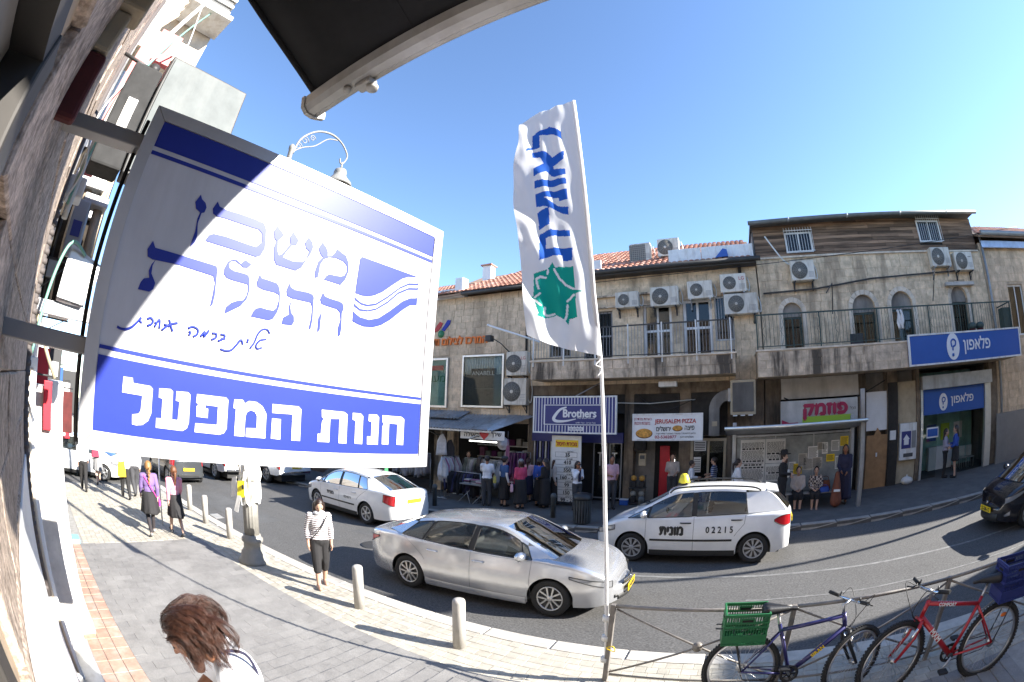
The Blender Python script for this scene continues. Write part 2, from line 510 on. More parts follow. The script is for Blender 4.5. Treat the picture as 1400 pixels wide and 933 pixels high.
def slab_mesh(name, lx, ly, h, mt, bev=0.012, slope=True):
    """paving piece with worn arris, lying along the slope of the street"""
    b = bev; vs = []
    for (ex, z) in ((0, -0.03), (0, h-b), (b, h)):
        for sx, sy in ((-1,-1),(1,-1),(1,1),(-1,1)):
            x, y = sx*(lx/2-ex), sy*(ly/2-ex)
            vs.append((x, y, z + (GS*x+GD*y if slope else 0)))
    fs = [(8,9,10,11)]
    for r_ in (0, 4):
        for k in range(4): fs.append((r_+k, r_+(k+1)%4, r_+4+(k+1)%4, r_+4+k))
    me = bpy.data.meshes.new(name); me.from_pydata(vs, [], fs); me.materials.append(M[mt]); me.update()
    return me

def sheet(name, x0, x1, y0, y1, dz, mt, nx=1, thick=0.0):
    mb = MB()
    c = [(x0,y0),(x1,y0),(x1,y1),(x0,y1)]
    vs = [(x, y, gz(x,y)+dz) for x, y in c]
    fs = [(0,1,2,3)]
    if thick:
        vs += [(x, y, gz(x,y)+dz-thick) for x, y in c]
        fs += [(0,4,5,1),(1,5,6,2),(2,6,7,3),(3,7,4,0)]
    mb.add(vs, fs)
    return tag(mb.build(name, mt), kind='structure')

# ---------------------------------------------------------------- ground, road, pavements
sheet('ground', -260, 260, -200, 260, -0.10, 'earth')
road = sheet('road', -150, 60, 5.26, 11.32, 0.0, 'asphalt')
side_road = sheet('side_road', -24, -17.2, -40, 5.26, 0.0, 'asphalt')
PV = 0.08
near_pav = sheet('near_pavement', -17.2, 40, -3, 5.24, PV-0.012, 'joint', thick=0.2)
near_pav2 = sheet('pavement', -150, -24, -3, 5.24, PV, 'paver_cream', thick=0.2)
far_pav = sheet('far_pavement', -150, 60, 11.34, 30, 0.12, 'pavement_far', thick=0.2)
CAMG = Vector((0, 0, 3.2))
# kerb stones, one by one
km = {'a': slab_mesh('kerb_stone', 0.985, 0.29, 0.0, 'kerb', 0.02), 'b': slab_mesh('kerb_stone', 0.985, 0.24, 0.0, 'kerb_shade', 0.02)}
for mm in km.values():
    for v in mm.vertices:
        if v.co.z < -0.02: v.co.z -= 0.15
it = []
for i in range(-17, 14):
    x = i + 0.5; y = 5.11
    it.append(('a', (x, y, gz(x, y)+PV+0.006), 0))
pieces(near_pav, 'kerb_stone', it, km, 'kerb')
it = []
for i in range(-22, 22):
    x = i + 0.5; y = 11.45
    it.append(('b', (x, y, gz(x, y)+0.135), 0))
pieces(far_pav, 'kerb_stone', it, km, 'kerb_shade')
# grey pavers between the shops and the cream strip
pm_ = {'g': slab_mesh('paver', 0.397, 0.197, 0.012, 'paver_grey', 0.003), 'h': slab_mesh('paver', 0.197, 0.197, 0.012, 'paver_grey', 0.003)}
it = []
row = 0
x = -9.95
while x < 4:
    y = 1.0 + (row % 2) * 0.2
    if row % 2:
        for yh in (.9, 3.9): it.append(('h', (x, yh, gz(x, yh)+PV-0.012), 0))
    while y < 3.9:
        it.append(('g', (x, y, gz(x, y)+PV-0.012 + random.uniform(-.0015, .0015)), PI/2)); y += 0.4
    x += 0.2; row += 1
pieces(near_pav, 'paver', it, pm_, 'paver_grey', 300, 0.09, Vector((-4.2, 3.0, 2)))
# cream cobbles along the kerb and all over the far stretch
cm = {k: slab_mesh('cobble', lx+.003, 0.1395, 0.0125, 'paver_cream', 0.004) for k, lx in (('a', 0.194), ('b', 0.134), ('c', 0.164))}
it = []
def cobbles(x0, x1, y0, y1):
    y = y0 + 0.07
    while y < y1:
        x = x0 + random.uniform(0, .1)
        while x < x1:
            k = random.choice('abcc'); l = {'a': .2, 'b': .14, 'c': .17}[k]
            it.append((k, (x+l/2, y, gz(x, y)+PV-0.012+random.uniform(-.003, .003)), 0)); x += l
        y += 0.142
cobbles(-10.05, 6, 4.0, 4.93)
cobbles(-17.0, -10.15, 0.9, 4.93)
pieces(near_pav, 'cobble', it, cm, 'paver_cream', 300, 0.1, Vector((-2.0, 4.4, 3)))
# terracotta tile border along the shop fronts, with one painted kerb block at its end
om = {'o': slab_mesh('border_tile', 0.29, 0.20, 0.014, 'tile_orange', 0.006)}
it = []
for i in range(24):
    for j in range(3):
        x = -9.85 + i*0.3; y = 0.28 + j*0.21
        it.append(('o', (x, y, gz(x, y)+PV-0.012), 0))
pieces(near_pav, 'border_tile', it, om, 'tile_orange')
mb = MB(); mb.box(-.18, .18, -.14, .14, -.02, .09, bev=.015)
tag(mb.build('painted_kerb_block', 'blue_tarp', None, (-10.25, .68, gz(-10.25, .68)+PV)), 'small pale blue painted kerb block at the end of the terracotta border', 'kerb block')
M['blue_tarp'].node_tree.nodes['Principled BSDF'].inputs['Base Color'].default_value = (0.2, 0.42, 0.5, 1)
# resurfaced strips, worn wheel tracks and a manhole on the road
for i, (x0, x1, y0, y1, c) in enumerate(((-9, -4.6, 8.1, 9.6, .085), (2.2, 9.5, 5.32, 5.75, .1), (-3.2, 1.0, 9.6, 11.2, .1), (-16, -11, 6.0, 7.2, .09))):
    pt = MB(); n = 16; top = []; bot = []
    for k in range(n+1):
        x = lerp(x0, x1, k/n); q = random.uniform(-.04, .04); top.append((x, y1+q, gz(x, y1+q)+.004)); bot.append((x, y0-q, gz(x, y0-q)+.004))
    pt.grid([bot, top]); tag(pt.build('road', mat('patch%d' % i, (c, c, c), .9, var=.2, scale=1.5, grain=.5, bump=.5, bscale=70)), kind='structure')
mh = thing('manhole_cover', 'round iron manhole cover in the road behind the white saloon taxi', 'manhole cover', (-7.6, 7.6, gz(-7.6, 7.6)+.006))
mb = MB(); mb.lathe([(.33, -.02), (.33, .0), (.30, .004), (0.001, .004)], 28, cap=False); mb.build('cover', 'iron_black', mh)
for i in range(5):
    mb = MB(); mb.lathe([(.05+i*.05, .004), (.06+i*.05, .008), (.07+i*.05, .004)], 28, cap=False); mb.build('ring', 'iron_black', mh)
# road details: gully grate, manhole, patches
g = thing('gully_grate', 'slotted iron gully grate in the road beside the bollards', 'drain grate', (-12.25, 5.55, gz(-12.25, 5.55)+.004))
mb = MB(); mb.box(-.3, .3, -.17, .17, -.02, .004); mb.build('frame', 'iron_black', g)
for i in range(9):
    mb = MB(); mb.box(-.012, .012, -.14, .14, 0, .012); mb.build('bar', 'steel', g, (-.24+i*.06, 0, .003))
for i, (x0, x1, y0, y1) in enumerate(((-6.5, 9, 8.28, 8.36), (0.5, 7.5, 7.15, 7.19))):
    p = MB(); n = 24; top = []; bot = []
    for k in range(n+1):
        x = lerp(x0, x1, k/n); q = random.uniform(-.02, .02)
        top.append((x, y1+q, gz(x, y1+q)+.004)); bot.append((x, y0+q, gz(x, y0+q)+.004))
    p.grid([bot, top]); tag(p.build('road_marking', 'paint_worn' if 'paint_worn' in M else mat('paint_worn', (0.17, 0.17, 0.165), .9, var=.35, scale=7)), kind='structure')

# ---------------------------------------------------------------- buildings across the street
BLK = {}
def block_mesh(w_, h_, mt, proud=0.014):
    k = (round(w_*50), round(h_*100), mt)
    if k in BLK: return BLK[k]
    w2, h2 = k[0]/100.0-0.0025, k[1]/200.0-0.0025
    b = 0.007; vs = []
    for (e, y) in ((0, 0.0), (0, -proud+0.005), (b, -proud+random.uniform(-.004, .003))):
        for sx, sz in ((-1,-1),(1,-1),(1,1),(-1,1)):
            vs.append((sx*(w2-e)+random.uniform(-.002,.002), y, sz*(h2-e)+random.uniform(-.002,.002)))
    fs = [(8,9,10,11)]
    for r_ in (0, 4):
        for q in range(4): fs.append((r_+q, r_+(q+1)%4, r_+4+(q+1)%4, r_+4+q))
    me = bpy.data.meshes.new('stone_block'); me.from_pydata(vs, [], fs); me.materials.append(M[mt]); me.update()
    BLK[k] = me
    return me

def masonry(parent, x0, x1, z0, z1, y, openings, bw, bh, mt, limit=120, proud=0.014):
    """dressed stone courses, block by block, round the openings (x0,x1,z0,z1)"""
    n = max(1, round((z1-z0)/bh)); h = (z1-z0)/n; it = []; ms = {}
    for r_ in range(n):
        a, b = z0+r_*h, z0+(r_+1)*h
        runs = [(x0, x1)]
        for o in openings:
            if o[2] < b-0.03 and o[3] > a+0.03:
                nr = []
                for p, q in runs:
                    if o[1] <= p or o[0] >= q: nr.append((p, q)); continue
                    if o[0]-p > 0.06: nr.append((p, o[0]))
                    if q-o[1] > 0.06: nr.append((o[1], q))
                runs = nr
        for p, q in runs:
            x = p + 0
            first = (r_ % 2) * bw*0.5
            while x < q-0.03:
                w_ = bw*random.uniform(0.75, 1.35) if not first else bw*0.55
                first = 0
                if q-(x+w_) < 0.14: w_ = q-x
                w_ = min(w_, q-x)
                w2 = max(0.06, math.floor(w_*50)/50)
                me = block_mesh(w2, h, mt, proud); k = me.name; ms[k] = me
                it.append((k, (x+w_/2, y, (a+b)/2), 0)); x += w_
    pieces(parent, 'stone_block', it, ms, mt, limit, 0.13, Vector((0, 0, 3.2)))

def wall(parent, name, x0, x1, z0, z1, y0, y1, openings, mt):
    """solid wall with real openings"""
    mb = MB(); cuts = sorted({x0, x1, *[min(max(o[0], x0), x1) for o in openings], *[min(max(o[1], x0), x1) for o in openings]})
    for a, b in zip(cuts, cuts[1:]):
        if b-a < 1e-4: continue
        m_ = (a+b)/2; z = z0
        for o in sorted([o for o in openings if o[0] < m_ < o[1]], key=lambda o: o[2]):
            if o[2] > z+1e-4: mb.box(a, b, y0, y1, z, o[2])
            z = max(z, o[3])
        if z < z1-1e-4: mb.box(a, b, y0, y1, z, z1)
    return mb.build(name, mt, parent)

def window(parent, x0, x1, z0, z1, y, frame='white_metal', cols=2, rows=1, f=0.05, glass='window_glass', depth=0.06, back='dark_void', bars=0):
    mb = MB()
    mb.box(x0, x0+f, y, y+depth, z0, z1); mb.box(x1-f, x1, y, y+depth, z0, z1)
    mb.box(x0+f, x1-f, y, y+depth, z0, z0+f); mb.box(x0+f, x1-f, y, y+depth, z1-f, z1)
    for c in range(1, cols):
        x = lerp(x0, x1, c/cols); mb.box(x-f*.4, x+f*.4, y+.004, y+depth-.004, z0+f, z1-f)
    for r_ in range(1, rows):
        z = lerp(z0, z1, r_/rows); mb.box(x0+f, x1-f, y+.006, y+depth-.006, z-f*.4, z+f*.4)
    fr = mb.build('window', frame, parent)
    for c in range(cols):
        for r_ in range(rows):
            a, b = lerp(x0, x1, c/cols), lerp(x0, x1, (c+1)/cols); p, q = lerp(z0, z1, r_/rows), lerp(z0, z1, (r_+1)/rows)
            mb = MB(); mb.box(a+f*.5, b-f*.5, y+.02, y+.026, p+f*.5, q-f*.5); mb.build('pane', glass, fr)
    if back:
        mb = MB(); mb.box(x0+.01, x1-.01, y+.25, y+.3, z0+.01, z1-.01); mb.build('window_back', back, fr)  # dark backs stand in for the unlit room; the rest are curtains
    for i in range(bars):
        x = lerp(x0, x1, (i+.5)/bars)
        mb = MB(); mb.tube([(x, y-.05, z0-.03), (x, y-.05, z1+.03)], .008, 5); mb.build('bar', 'iron_black' if frame != 'white_metal' else 'white_metal', fr)
    return fr

def tile_roof(parent, x0, x1, ye, ze, yr, zr, mt='roof_tile', tw=0.2, tl=0.33, hip=0.0):
    """pantiles, every one with its own curved back, in overlapping courses"""
    mb = MB(); L = math.hypot(yr-ye, zr-ze); ny = int(L/tl); nx = int((x1-x0)/tw); rv = []
    dy, dz = (yr-ye)/L, (zr-ze)/L
    for j in range(ny+1):
        s0, s1 = j*tl-0.02, min(L, (j+1)*tl+0.03)
        for i in range(nx):
            xa = x0+i*tw
            if hip and (j/ny)*hip > min(xa-x0, 1e9): continue
            q = random.uniform(-.2, .2); lift = random.uniform(0, .012)
            row0 = []; row1 = []
            for k in range(5):
                a = PI*k/4; xx = xa + tw*0.5 - math.cos(a)*tw*0.5; hh = math.sin(a)*0.055+0.012
                row0.append((xx, ye+dy*s0-dz*(hh+.03+lift), ze+dz*s0+dy*(hh+.03+lift)))
                row1.append((xx, ye+dy*s1-dz*hh, ze+dz*s1+dy*hh))
            n0 = len(mb.f); mb.grid([row0, row1], smooth=True)
            mb.add(row0, [(4,3,2,1,0)])
            rv += [q]*(len(mb.f)-n0)
    me = mb.mesh('roof_tiles', mt)
    a = me.attributes.new('rnd', 'FLOAT', 'FACE'); a.data.foreach_set('value', rv)
    o = link('roof_tiles', me, parent); o['kind'] = 'stuff'
    return o

def roof_slab(parent, x0, x1, ye, ze, yr, zr, mt='old_wood', name='roof'):
    mb = MB(); vs = []
    for x in (x0, x1):
        vs += [(x, ye, ze-.03), (x, yr, zr-.03), (x, yr*2-ye, ze-.03), (x, ye, ze-.12), (x, yr, zr-.15), (x, yr*2-ye, ze-.12)]
    mb.add(vs, [(0,6,7,1),(1,7,8,2),(3,4,10,9),(4,5,11,10),(0,3,9,6),(0,1,4,3),(1,2,5,4),(6,9,10,7),(7,10,11,8),(2,8,11,5)])
    return mb.build(name, mt, parent)

def gutter(parent, x0, x1, y, z, mt='gutter', r=0.075):
    mb = MB(); mb.tube([(x0, y, z), (x1, y, z)], r, 10); return mb.build('gutter', mt, parent)

def pipe(parent, pts, r, mt, name='pipe'):
    mb = MB(); mb.tube(pts, r, 8); return mb.build(name, mt, parent)

def ac_unit(x, z, y, w_, h_, label, dep=0.3, fan=0.3, side=0, logo=None, double=False, yaw=0, square=False):
    """outdoor air conditioner: casing, fan grille with rings, fan, feet, wall bracket"""
    o = thing('air_conditioner', label, 'air conditioner', (x, y, z), yaw, 'air conditioners on the facades')
    mb = MB(); mb.box(0, w_, -dep, 0, 0, h_, bev=.02); mb.build('casing', 'ac_white', o)
    cx = w_*(0.36 if not side else 0.62); cz = h_*.5; rr = min(fan*h_, w_*.33)*1.2
    mt = Matrix.Translation((cx, -dep-.003, cz)) @ Matrix.Rotation(PI/2, 4, 'X')
    mb = MB()
    if square: mb.box(cx-rr, cx+rr, -dep-.006, -dep+.01, cz-rr, cz+rr)
    else: mb.lathe([(rr, -.01), (rr, .004)], 28, mt)
    g_ = mb.build('fan_grille', 'ac_grille', o)
    mb = MB()
    if square:
        for k in range(8):
            q = -rr+2*rr*(k+.5)/8; mb.box(cx+q-.008, cx+q+.008, -dep-.02, -dep-.007, cz-rr, cz+rr); mb.box(cx-rr, cx+rr, -dep-.022, -dep-.009, cz+q-.008, cz+q+.008)
    for k in range(0 if square else 5):
        q = rr*(k+1)/5.2; mb.lathe([(q-.006, .005), (q-.006, .012), (q, .012), (q, .005)], 28, mt, cap=False)
    for k in range(0 if square else 12):
        a = 2*PI*k/12; mb.box(rr*.12, rr*.97, -.003, .003, .006, .012, mt @ Matrix.Rotation(a, 4, 'Z'))
    mb.build('guard', 'ac_guard', g_)
    if not square:
        mb = MB(); mb.lathe([(rr*.17, .0), (rr*.17, .016), (rr*.1, .02)], 14, mt); mb.build('hub', 'ac_white', g_)
    bm_ = 'iron_black' if random.random() < .5 else 'galvanised'
    for xx in (.08*w_, .86*w_):
        mb = MB(); mb.box(xx, xx+.05*w_, -dep-.05, .02, -.05, -.012); mb.box(xx, xx+.05*w_, -.03, .02, -.3, -.05)
        mb.tube([(xx+.02, -dep*.9, -.05), (xx+.02, -.01, -.27)], .012, 6); mb.build('bracket', bm_, o)
    mb = MB()
    for k in range(5): mb.box(w_*.73, w_*.95, -dep-.004, -dep+.01, h_*(.15+.06*k), h_*(.15+.06*k)+.012)
    mb.build('vent_slots', 'fan_grey', o)
    if logo: text('logo', logo[0], o, w_*.83, -dep-.003, h_*.72, logo[1], wid=w_*.2, ext=.002)
    mb = MB(); mb.tube(catmull([(w_*.98, -dep*.4, h_*.25), (w_+.09, -dep*.3, h_*.1), (w_+.12, -.03, h_*.5), (w_+.05, .02, h_*.9)], 5), .018, 6); mb.build('pipe', 'cable_white', o)
    return o

def bars(parent, x0, x1, z0, z1, y, step, mt, r=0.008, ydir=False):
    me = None; n = int(round(abs(x1-x0)/step))
    for i in range(n+1):
        p = lerp(x0, x1, i/n)
        if me is None:
            mb = MB(); mb.tube([(0, 0, z0), (0, 0, z1)], r, 5, cap=False); me = mb.mesh('bar', mt)
        link('bar', me, parent, (p, y, 0) if not ydir else (y, p, 0))

mat('gutter_dull', (.13, .135, .13), .6, .2, var=.2, scale=3)
M['flash'] = mat('flash', (0.35, 0.42, 0.55), .4, .3, var=.2, scale=3)
# ---- building A: the shop house with the two display windows ------------------------------------
A = thing('stone_building', 'warm limestone house with hipped red tile roof and two display windows upstairs', 'building', (0, 0, 0))
opA = [(-10.14, -8.25, 3.47, 5.52), (-13.0, -10.85, 3.42, 5.45), (-15.6, -13.6, 3.42, 5.45)]
wall(A, 'wall', -17, -7.2, 2.9, 7.95, 15.0, 15.4, opA, 'mortar')
masonry(A, -17, -7.2, 2.9, 7.95, 15.0, opA, 0.42, 0.265, 'limestone_warm', 170)
mb = MB(); mb.box(-17, -7.2, 15.42, 24, 2.9, 7.9); mb.build('house_body', 'plaster_grey', A)
roof_slab(A, -11.6, -6.95, 14.62, 8.05, 18.4, 9.95)
tile_roof(A, -11.6, -6.95, 14.62, 8.05, 18.4, 9.95, hip=2.2)
mb = MB(); mb.box(-17.1, -10.6, 14.9, 15.2, 7.953, 8.35, bev=.02); mb.build('parapet', 'white_paint', A)
mb = MB(); mb.box(-10.58, -10.2, 14.75, 15.2, 7.953, 8.75, bev=.02); mb.build('parapet_end', 'white_paint', A)
roof_slab(A, -17, -11.7, 15.3, 8.3, 19, 9.9, name='rear_roof'); tile_roof(A, -17, -11.7, 15.3, 8.3, 19, 9.9)
gutter(A, -10.1, -6.98, 14.58, 7.98, 'gutter')
pipe(A, [(-7.33, 14.93, 7.9), (-7.33, 14.93, 5.6)], .045, 'gutter', 'downpipe')
mb = MB(); mb.box(-10.55, -10.1, 16.8, 17.2, 8.8, 9.9, bev=.02); ch = mb.build('chimney', 'white_paint', A)
mb = MB(); mb.box(-10.62, -10.05, 16.72, 17.28, 9.9, 9.96); mb.build('chimney_cap', 'roof_tile', ch)
f = window(A, -10.14, -8.25, 3.47, 5.52, 14.9, 'aluminium', 1, 1, .07, 'shop_glass', .2, None)
mb = MB(); mb.box(-10.05, -8.35, 14.96, 14.98, 3.55, 4.75); mb.box(-9.72, -8.6, 14.955, 14.978, 4.75, 4.98); mb.build('poster_black', 'letter_black', f)
mb = MB()
for i in range(16): mb.tube([(-10.03+i*.112, 15.05, 4.75), (-10.03+i*.112, 15.05, 5.45)], .06, 6)
mb.build('curtain', 'curtain_pale' if 'curtain_pale' in M else mat('curtain_pale', (.6, .66, .66), .9, var=.15, scale=6), f)
text('lettering', 'ANABELL', f, -9.18, 14.945, 4.80, 'letter_white', wid=1.02, hgt=.16)
text('lettering', 'fashion & style', f, -9.15, 14.945, 4.2, 'fan_grey', wid=.8, hgt=.05)
f = window(A, -13.0, -10.85, 3.42, 5.45, 14.9, 'aluminium', 1, 1, .08, 'shop_glass', .2, None)
mb = MB(); mb.box(-12.9, -10.95, 14.97, 14.99, 3.5, 5.37); mb.build('panel', 'teal_room', f)
mb = MB(); mb.box(-11.85, -11.1, 14.95, 14.968, 4.95, 5.15); mb.build('red_label', 'red', f)
text('lettering', 'מעוין', f, -11.5, 14.955, 4.55, 'letter_green', heb=True, wid=1.0, hgt=.36)
window(A, -15.6, -13.6, 3.42, 5.45, 14.9, 'aluminium', 2, 1, .08, 'shop_glass', .2)
text('sign_lettering', 'המרכז לצילום ודיגיטל', A, -10.75, 14.955, 6.16, 'letter_orange', heb=True, wid=3.4, hgt=.34, bold=.02, ext=.03)
for i, (pts, mt) in enumerate((([(-11.75, 6.55), (-11.55, 6.85), (-11.4, 7.0), (-11.25, 6.93), (-11.35, 6.75), (-11.5, 6.6)], 'letter_red'),
        ([(-11.3, 6.65), (-11.0, 7.05), (-10.85, 7.02), (-10.9, 6.85), (-11.15, 6.58)], 'blue_print'),)):
    mb = MB(); mb.prism(pts, 14.95, 14.985); mb.build('emblem', mt, A)
mb = MB(); mb.lathe([(.16, 0), (.16, .03)], 18, Matrix.Translation((-11.32, 14.95, 6.47)) @ Matrix.Rotation(-PI/2, 4, 'X')); mb.build('emblem', 'letter_green', A)
# floodlight on an arm beside the display window
fl = thing('floodlight', 'small black floodlight on a curved arm over the black poster window', 'floodlight', (-8.35, 14.98, 5.62))
pipe(fl, [(.3, 0, -.05), (.1, -.35, .25), (-.12, -.62, .42)], .02, 'iron_black', 'arm'); mb = MB(); mb.box(-.3, -.05, -.85, -.6, .28, .5, bev=.02); mb.build('lamp_head', 'black_plastic', fl)
# corrugated awning over the bazaar
aw = thing('tin_awning', 'corrugated tin awning sloping over the clothes bazaar', 'awning', (0, 0, 0))
for j, (x0, x1, y0, z0, y1, z1) in enumerate(((-17, -9.7, 15.0, 3.32, 14.1, 3.02), (-17, -7.25, 14.9, 3.2, 13.35, 2.66))):
    n = int((x1-x0)/.035); r0 = []; r1 = []
    for i in range(n+1):
        x = lerp(x0, x1, i/n); q = .03*math.sin(i*PI/2+.4)
        r0.append((x+(.35 if j and x > -8 else 0), y0, z0+q)); r1.append((x-(.55 if j and x > -8 else 0), y1, z1+q))
    mb = MB(); mb.grid([r1, r0], smooth=False); o = mb.build('sheet', 'galvanised', aw)
    o.modifiers.new('t', 'SOLIDIFY').thickness = .004
mb = MB(); mb.box(-17, -7.8, 13.33, 13.37, 2.58, 2.64); mb.build('edge_rail', 'galvanised', aw)
for x in (-14, -10.9, -8.0):
    mb = MB(); mb.tube([(x, 13.4, 2.6), (x, 14.95, 2.2)], .02, 6); mb.build('strut', 'galvanised', aw)
pipe(aw, [(-7.2, 14.9, 3.15), (-8.6, 13.3, 2.35)], .035, 'galvanised', 'brace')
ac_unit(-8.02, 4.66, 14.98, .84, .88, 'upper of the two air conditioners beside the black poster window', fan=.36, logo=('LG', 'letter_red'))
ac_unit(-8.1, 3.58, 14.98, .92, .98, 'lower and bigger air conditioner beside the black poster window', fan=.4)

# ---- building B: the long balcony over the shoe shop and the pizza counter ------------------------
B = thing('stone_building', 'stained stone house with long railed balcony and red tile roof, in the middle', 'building', (0, 0, 0))
opB = [(-5.1, -4.05, 5.1, 6.85), (-2.95, -1.95, 5.1, 7.0), (-1.55, -.55, 5.1, 7.05), (-.45, .2, 5.6, 7.1), (-6.4, -5.6, 5.3, 6.8)]
wall(B, 'wall', -7.18, 1.13, 4.3, 8.15, 15.0, 15.4, opB, 'mortar')
masonry(B, -7.18, 1.13, 4.3, 8.15, 15.0, opB, 0.40, 0.25, 'limestone', 170)
mb = MB(); mb.box(-7.18, 1.13, 15.42, 24, 0, 8.1); mb.build('house_body', 'plaster_grey', B)
roof_slab(B, -7.2, 1.15, 14.6, 8.2, 18.6, 10.35)
tile_roof(B, -7.2, 1.15, 14.6, 8.2, 18.6, 10.35)
gutter(B, -7.2, 1.3, 14.52, 8.16, 'gutter', .085)
mb = MB(); mb.box(-7.2, 1.15, 14.56, 15.0, 8.03, 8.1); mb.build('fascia', 'gutter', B)
for x0, x1 in ((-1.9, -.75), (-.73, 1.1)):
    mb = MB(); mb.box(x0, x1, 14.75, 14.8, 8.28, 8.78, bev=.01); mb.build('roof_panel', 'white_metal', B)
mb = MB(); mb.box(-5.6, -4.35, 14.75, 14.8, 8.28, 8.7, bev=.01); mb.build('roof_panel', 'white_metal', B)
mb = MB(); mb.prism([(0, 0), (.45, .02), (.42, .26), (.28, .3), (.15, .16)], 14.5, 14.72); mb.build('tarpaulin', 'cell_blue', B, (-.25, 0, 8.28))
pipe(B, [(.55, 14.95, 8.1), (.55, 14.95, 7.0)], .06, 'gutter', 'downpipe')
for x, z0, z1 in ((-5.1, 5.12, 6.85),):
    window(B, -5.1, -4.05, 5.12, 6.85, 15.08, 'grey_frame', 2, 2, .06, 'window_glass', .06, 'dark_void', 8)
window(B, -2.95, -1.95, 5.12, 7.0, 15.1, 'white_metal', 2, 2, .09, 'window_glass', .06, 'curtain')
window(B, -1.55, -.55, 5.12, 7.05, 15.1, 'white_metal', 2, 2, .1, 'window_glass', .06, 'dark_void', 0)
window(B, -.45, .2, 5.6, 7.1, 15.08, 'white_metal', 1, 1, .06, 'window_glass', .06, 'dark_void', 7)
window(B, -6.4, -5.6, 5.3, 6.8, 15.1, 'grey_frame', 2, 1, .07)
mb = MB(); mb.box(-6.9, -1.6, 14.86, 14.99, 7.33, 7.39); mb.box(-6.9, -2.2, 14.9, 14.985, 6.95, 6.99); mb.build('string_course', 'limestone_old', B)
mb = MB(); mb.box(-6.64, .17, 13.9, 14.98, 4.42, 5.02); sl = mb.build('balcony_slab', 'mortar', B)
masonry(sl, -6.64, .17, 4.42, 5.0, 13.9, [], .55, .29, 'limestone_old', 40)
mb = MB(); mb.box(-6.68, .22, 13.86, 14.98, 5.02, 5.07); mb.build('floor_edge', 'limestone_pale', sl)
rl = MB(); rl.box(-6.64, .17, 13.93, 13.97, 6.06, 6.1); rl.box(-6.64, .17, 13.935, 13.965, 5.12, 5.145); rl.box(.13, .17, 13.97, 14.98, 6.06, 6.1); rl.box(.135, .165, 13.97, 14.98, 5.12, 5.145)
br = rl.build('railing', 'iron_black', B)
bars(br, -6.6, .1, 5.145, 6.06, 13.95, .105, 'grey_frame')
bars(br, 14.08, 14.9, 5.145, 6.06, .15, .12, 'grey_frame', ydir=True)
for i in range(7):
    mb = MB(); mb.box(-.02, .02, -.025, .012, 4.86, 6.12); mb.build('post', 'white_metal', br, (-6.55+i*1.1, 13.9, 0))
for (x, z, w_, h_, lab, kw) in ((-3.85, 6.86, .82, .55, 'leftmost of the row of air conditioners above the railed balcony, beside the flag', {}),
    (-2.62, 6.82, .98, .66, 'larger second air conditioner in the row above the railed balcony', dict(fan=.36)),
    (-1.32, 6.98, .86, .6, 'third air conditioner in the row above the railed balcony', {}),
    (-.18, 7.12, .9, .62, 'air conditioner with a red round logo, stacked above the wide one', dict(logo=('LG', 'letter_red'))),
    (-.1, 6.38, 1.15, .68, 'wide air conditioner at the corner, under the one with the red logo', dict(fan=.34))):
    ac_unit(x, z, 14.97, w_, h_, lab, **kw)
ac_unit(-5.35, 6.75, 14.97, .5, .8, 'narrow air conditioner half hidden by the flag edge')
ac_unit(-3.45, 8.78, 15.9, .78, .72, 'air conditioner with a square grille standing on the roof tiles', fan=.4, square=True)
ac_unit(-2.4, 8.9, 15.9, .82, .68, 'air conditioner with a round fan standing on the roof tiles', fan=.36)
fm = thing('flag_mast', 'slanting white mast sticking out from the end of the railed balcony', 'mast')
pipe(fm, [(-6.35, 13.95, 5.72), (-8.3, 13.8, 6.4)], .035, 'white_paint', 'rod'); mb = MB(); mb.ball((-8.33, 13.8, 6.41), .05, 8, 6); mb.build('knob', 'white_paint', fm)
# ground floor: pillars, back walls, dark soffit
mb = MB(); mb.box(-7.18, 1.13, 15.0, 15.4, 3.95, 4.3); mb.box(-7.18, -7.0, 15.0, 15.4, 0, 3.95); mb.box(-3.62, -3.3, 15.0, 15.4, 0, 3.95); mb.box(-1.74, -1.35, 15.0, 15.4, 0, 3.95); mb.box(-.12, 1.13, 15.0, 15.4, 0, 3.95); mb.build('shop_wall', 'shaded_stone', B)
mb = MB(); mb.box(-3.25, -2.9, 14.96, 15.4, 2.05, 3.95); mb.box(-3.29, -1.75, 14.95, 15.39, 2.45, 3.94); mb.box(-1.34, -.13, 14.95, 15.39, 2.55, 3.94); mb.build('upper_wall', 'dull_black', B)
mb = MB(); mb.box(-7.0, -3.62, 14.97, 15.39, 3.3, 3.95); mb.build('lintel', 'dull_black', B)
# shoe shop front
mb = MB(); mb.box(-7.0, -3.64, 14.9, 15.0, 2.3, 2.65); mb.build('fascia', 'navy', B)
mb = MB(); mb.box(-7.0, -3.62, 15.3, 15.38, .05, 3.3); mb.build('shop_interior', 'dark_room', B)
for i in range(14):
    mb = MB(); x = -6.98+i*.11; mb.box(x, x+.055, 15.02, 15.06, .3, 2.55); mb.build('stripe', 'navy' if i % 2 else 'white_metal', B)
for x0, x1 in ((-4.72, -4.2), (-4.15, -3.7)):
    window(B, x0, x1, .35, 2.3, 15.04, 'grey_frame', 1, 1, .04, 'shop_glass', .05, None)
for x in (-4.46, -3.95):
    mb = MB(); mb.box(x-.09, x+.09, 14.99, 15.02, 1.93, 1.97); mb.box(x-.02, x+.02, 14.99, 15.02, 1.5, 1.93); mb.build('door_handle', 'steel', B)
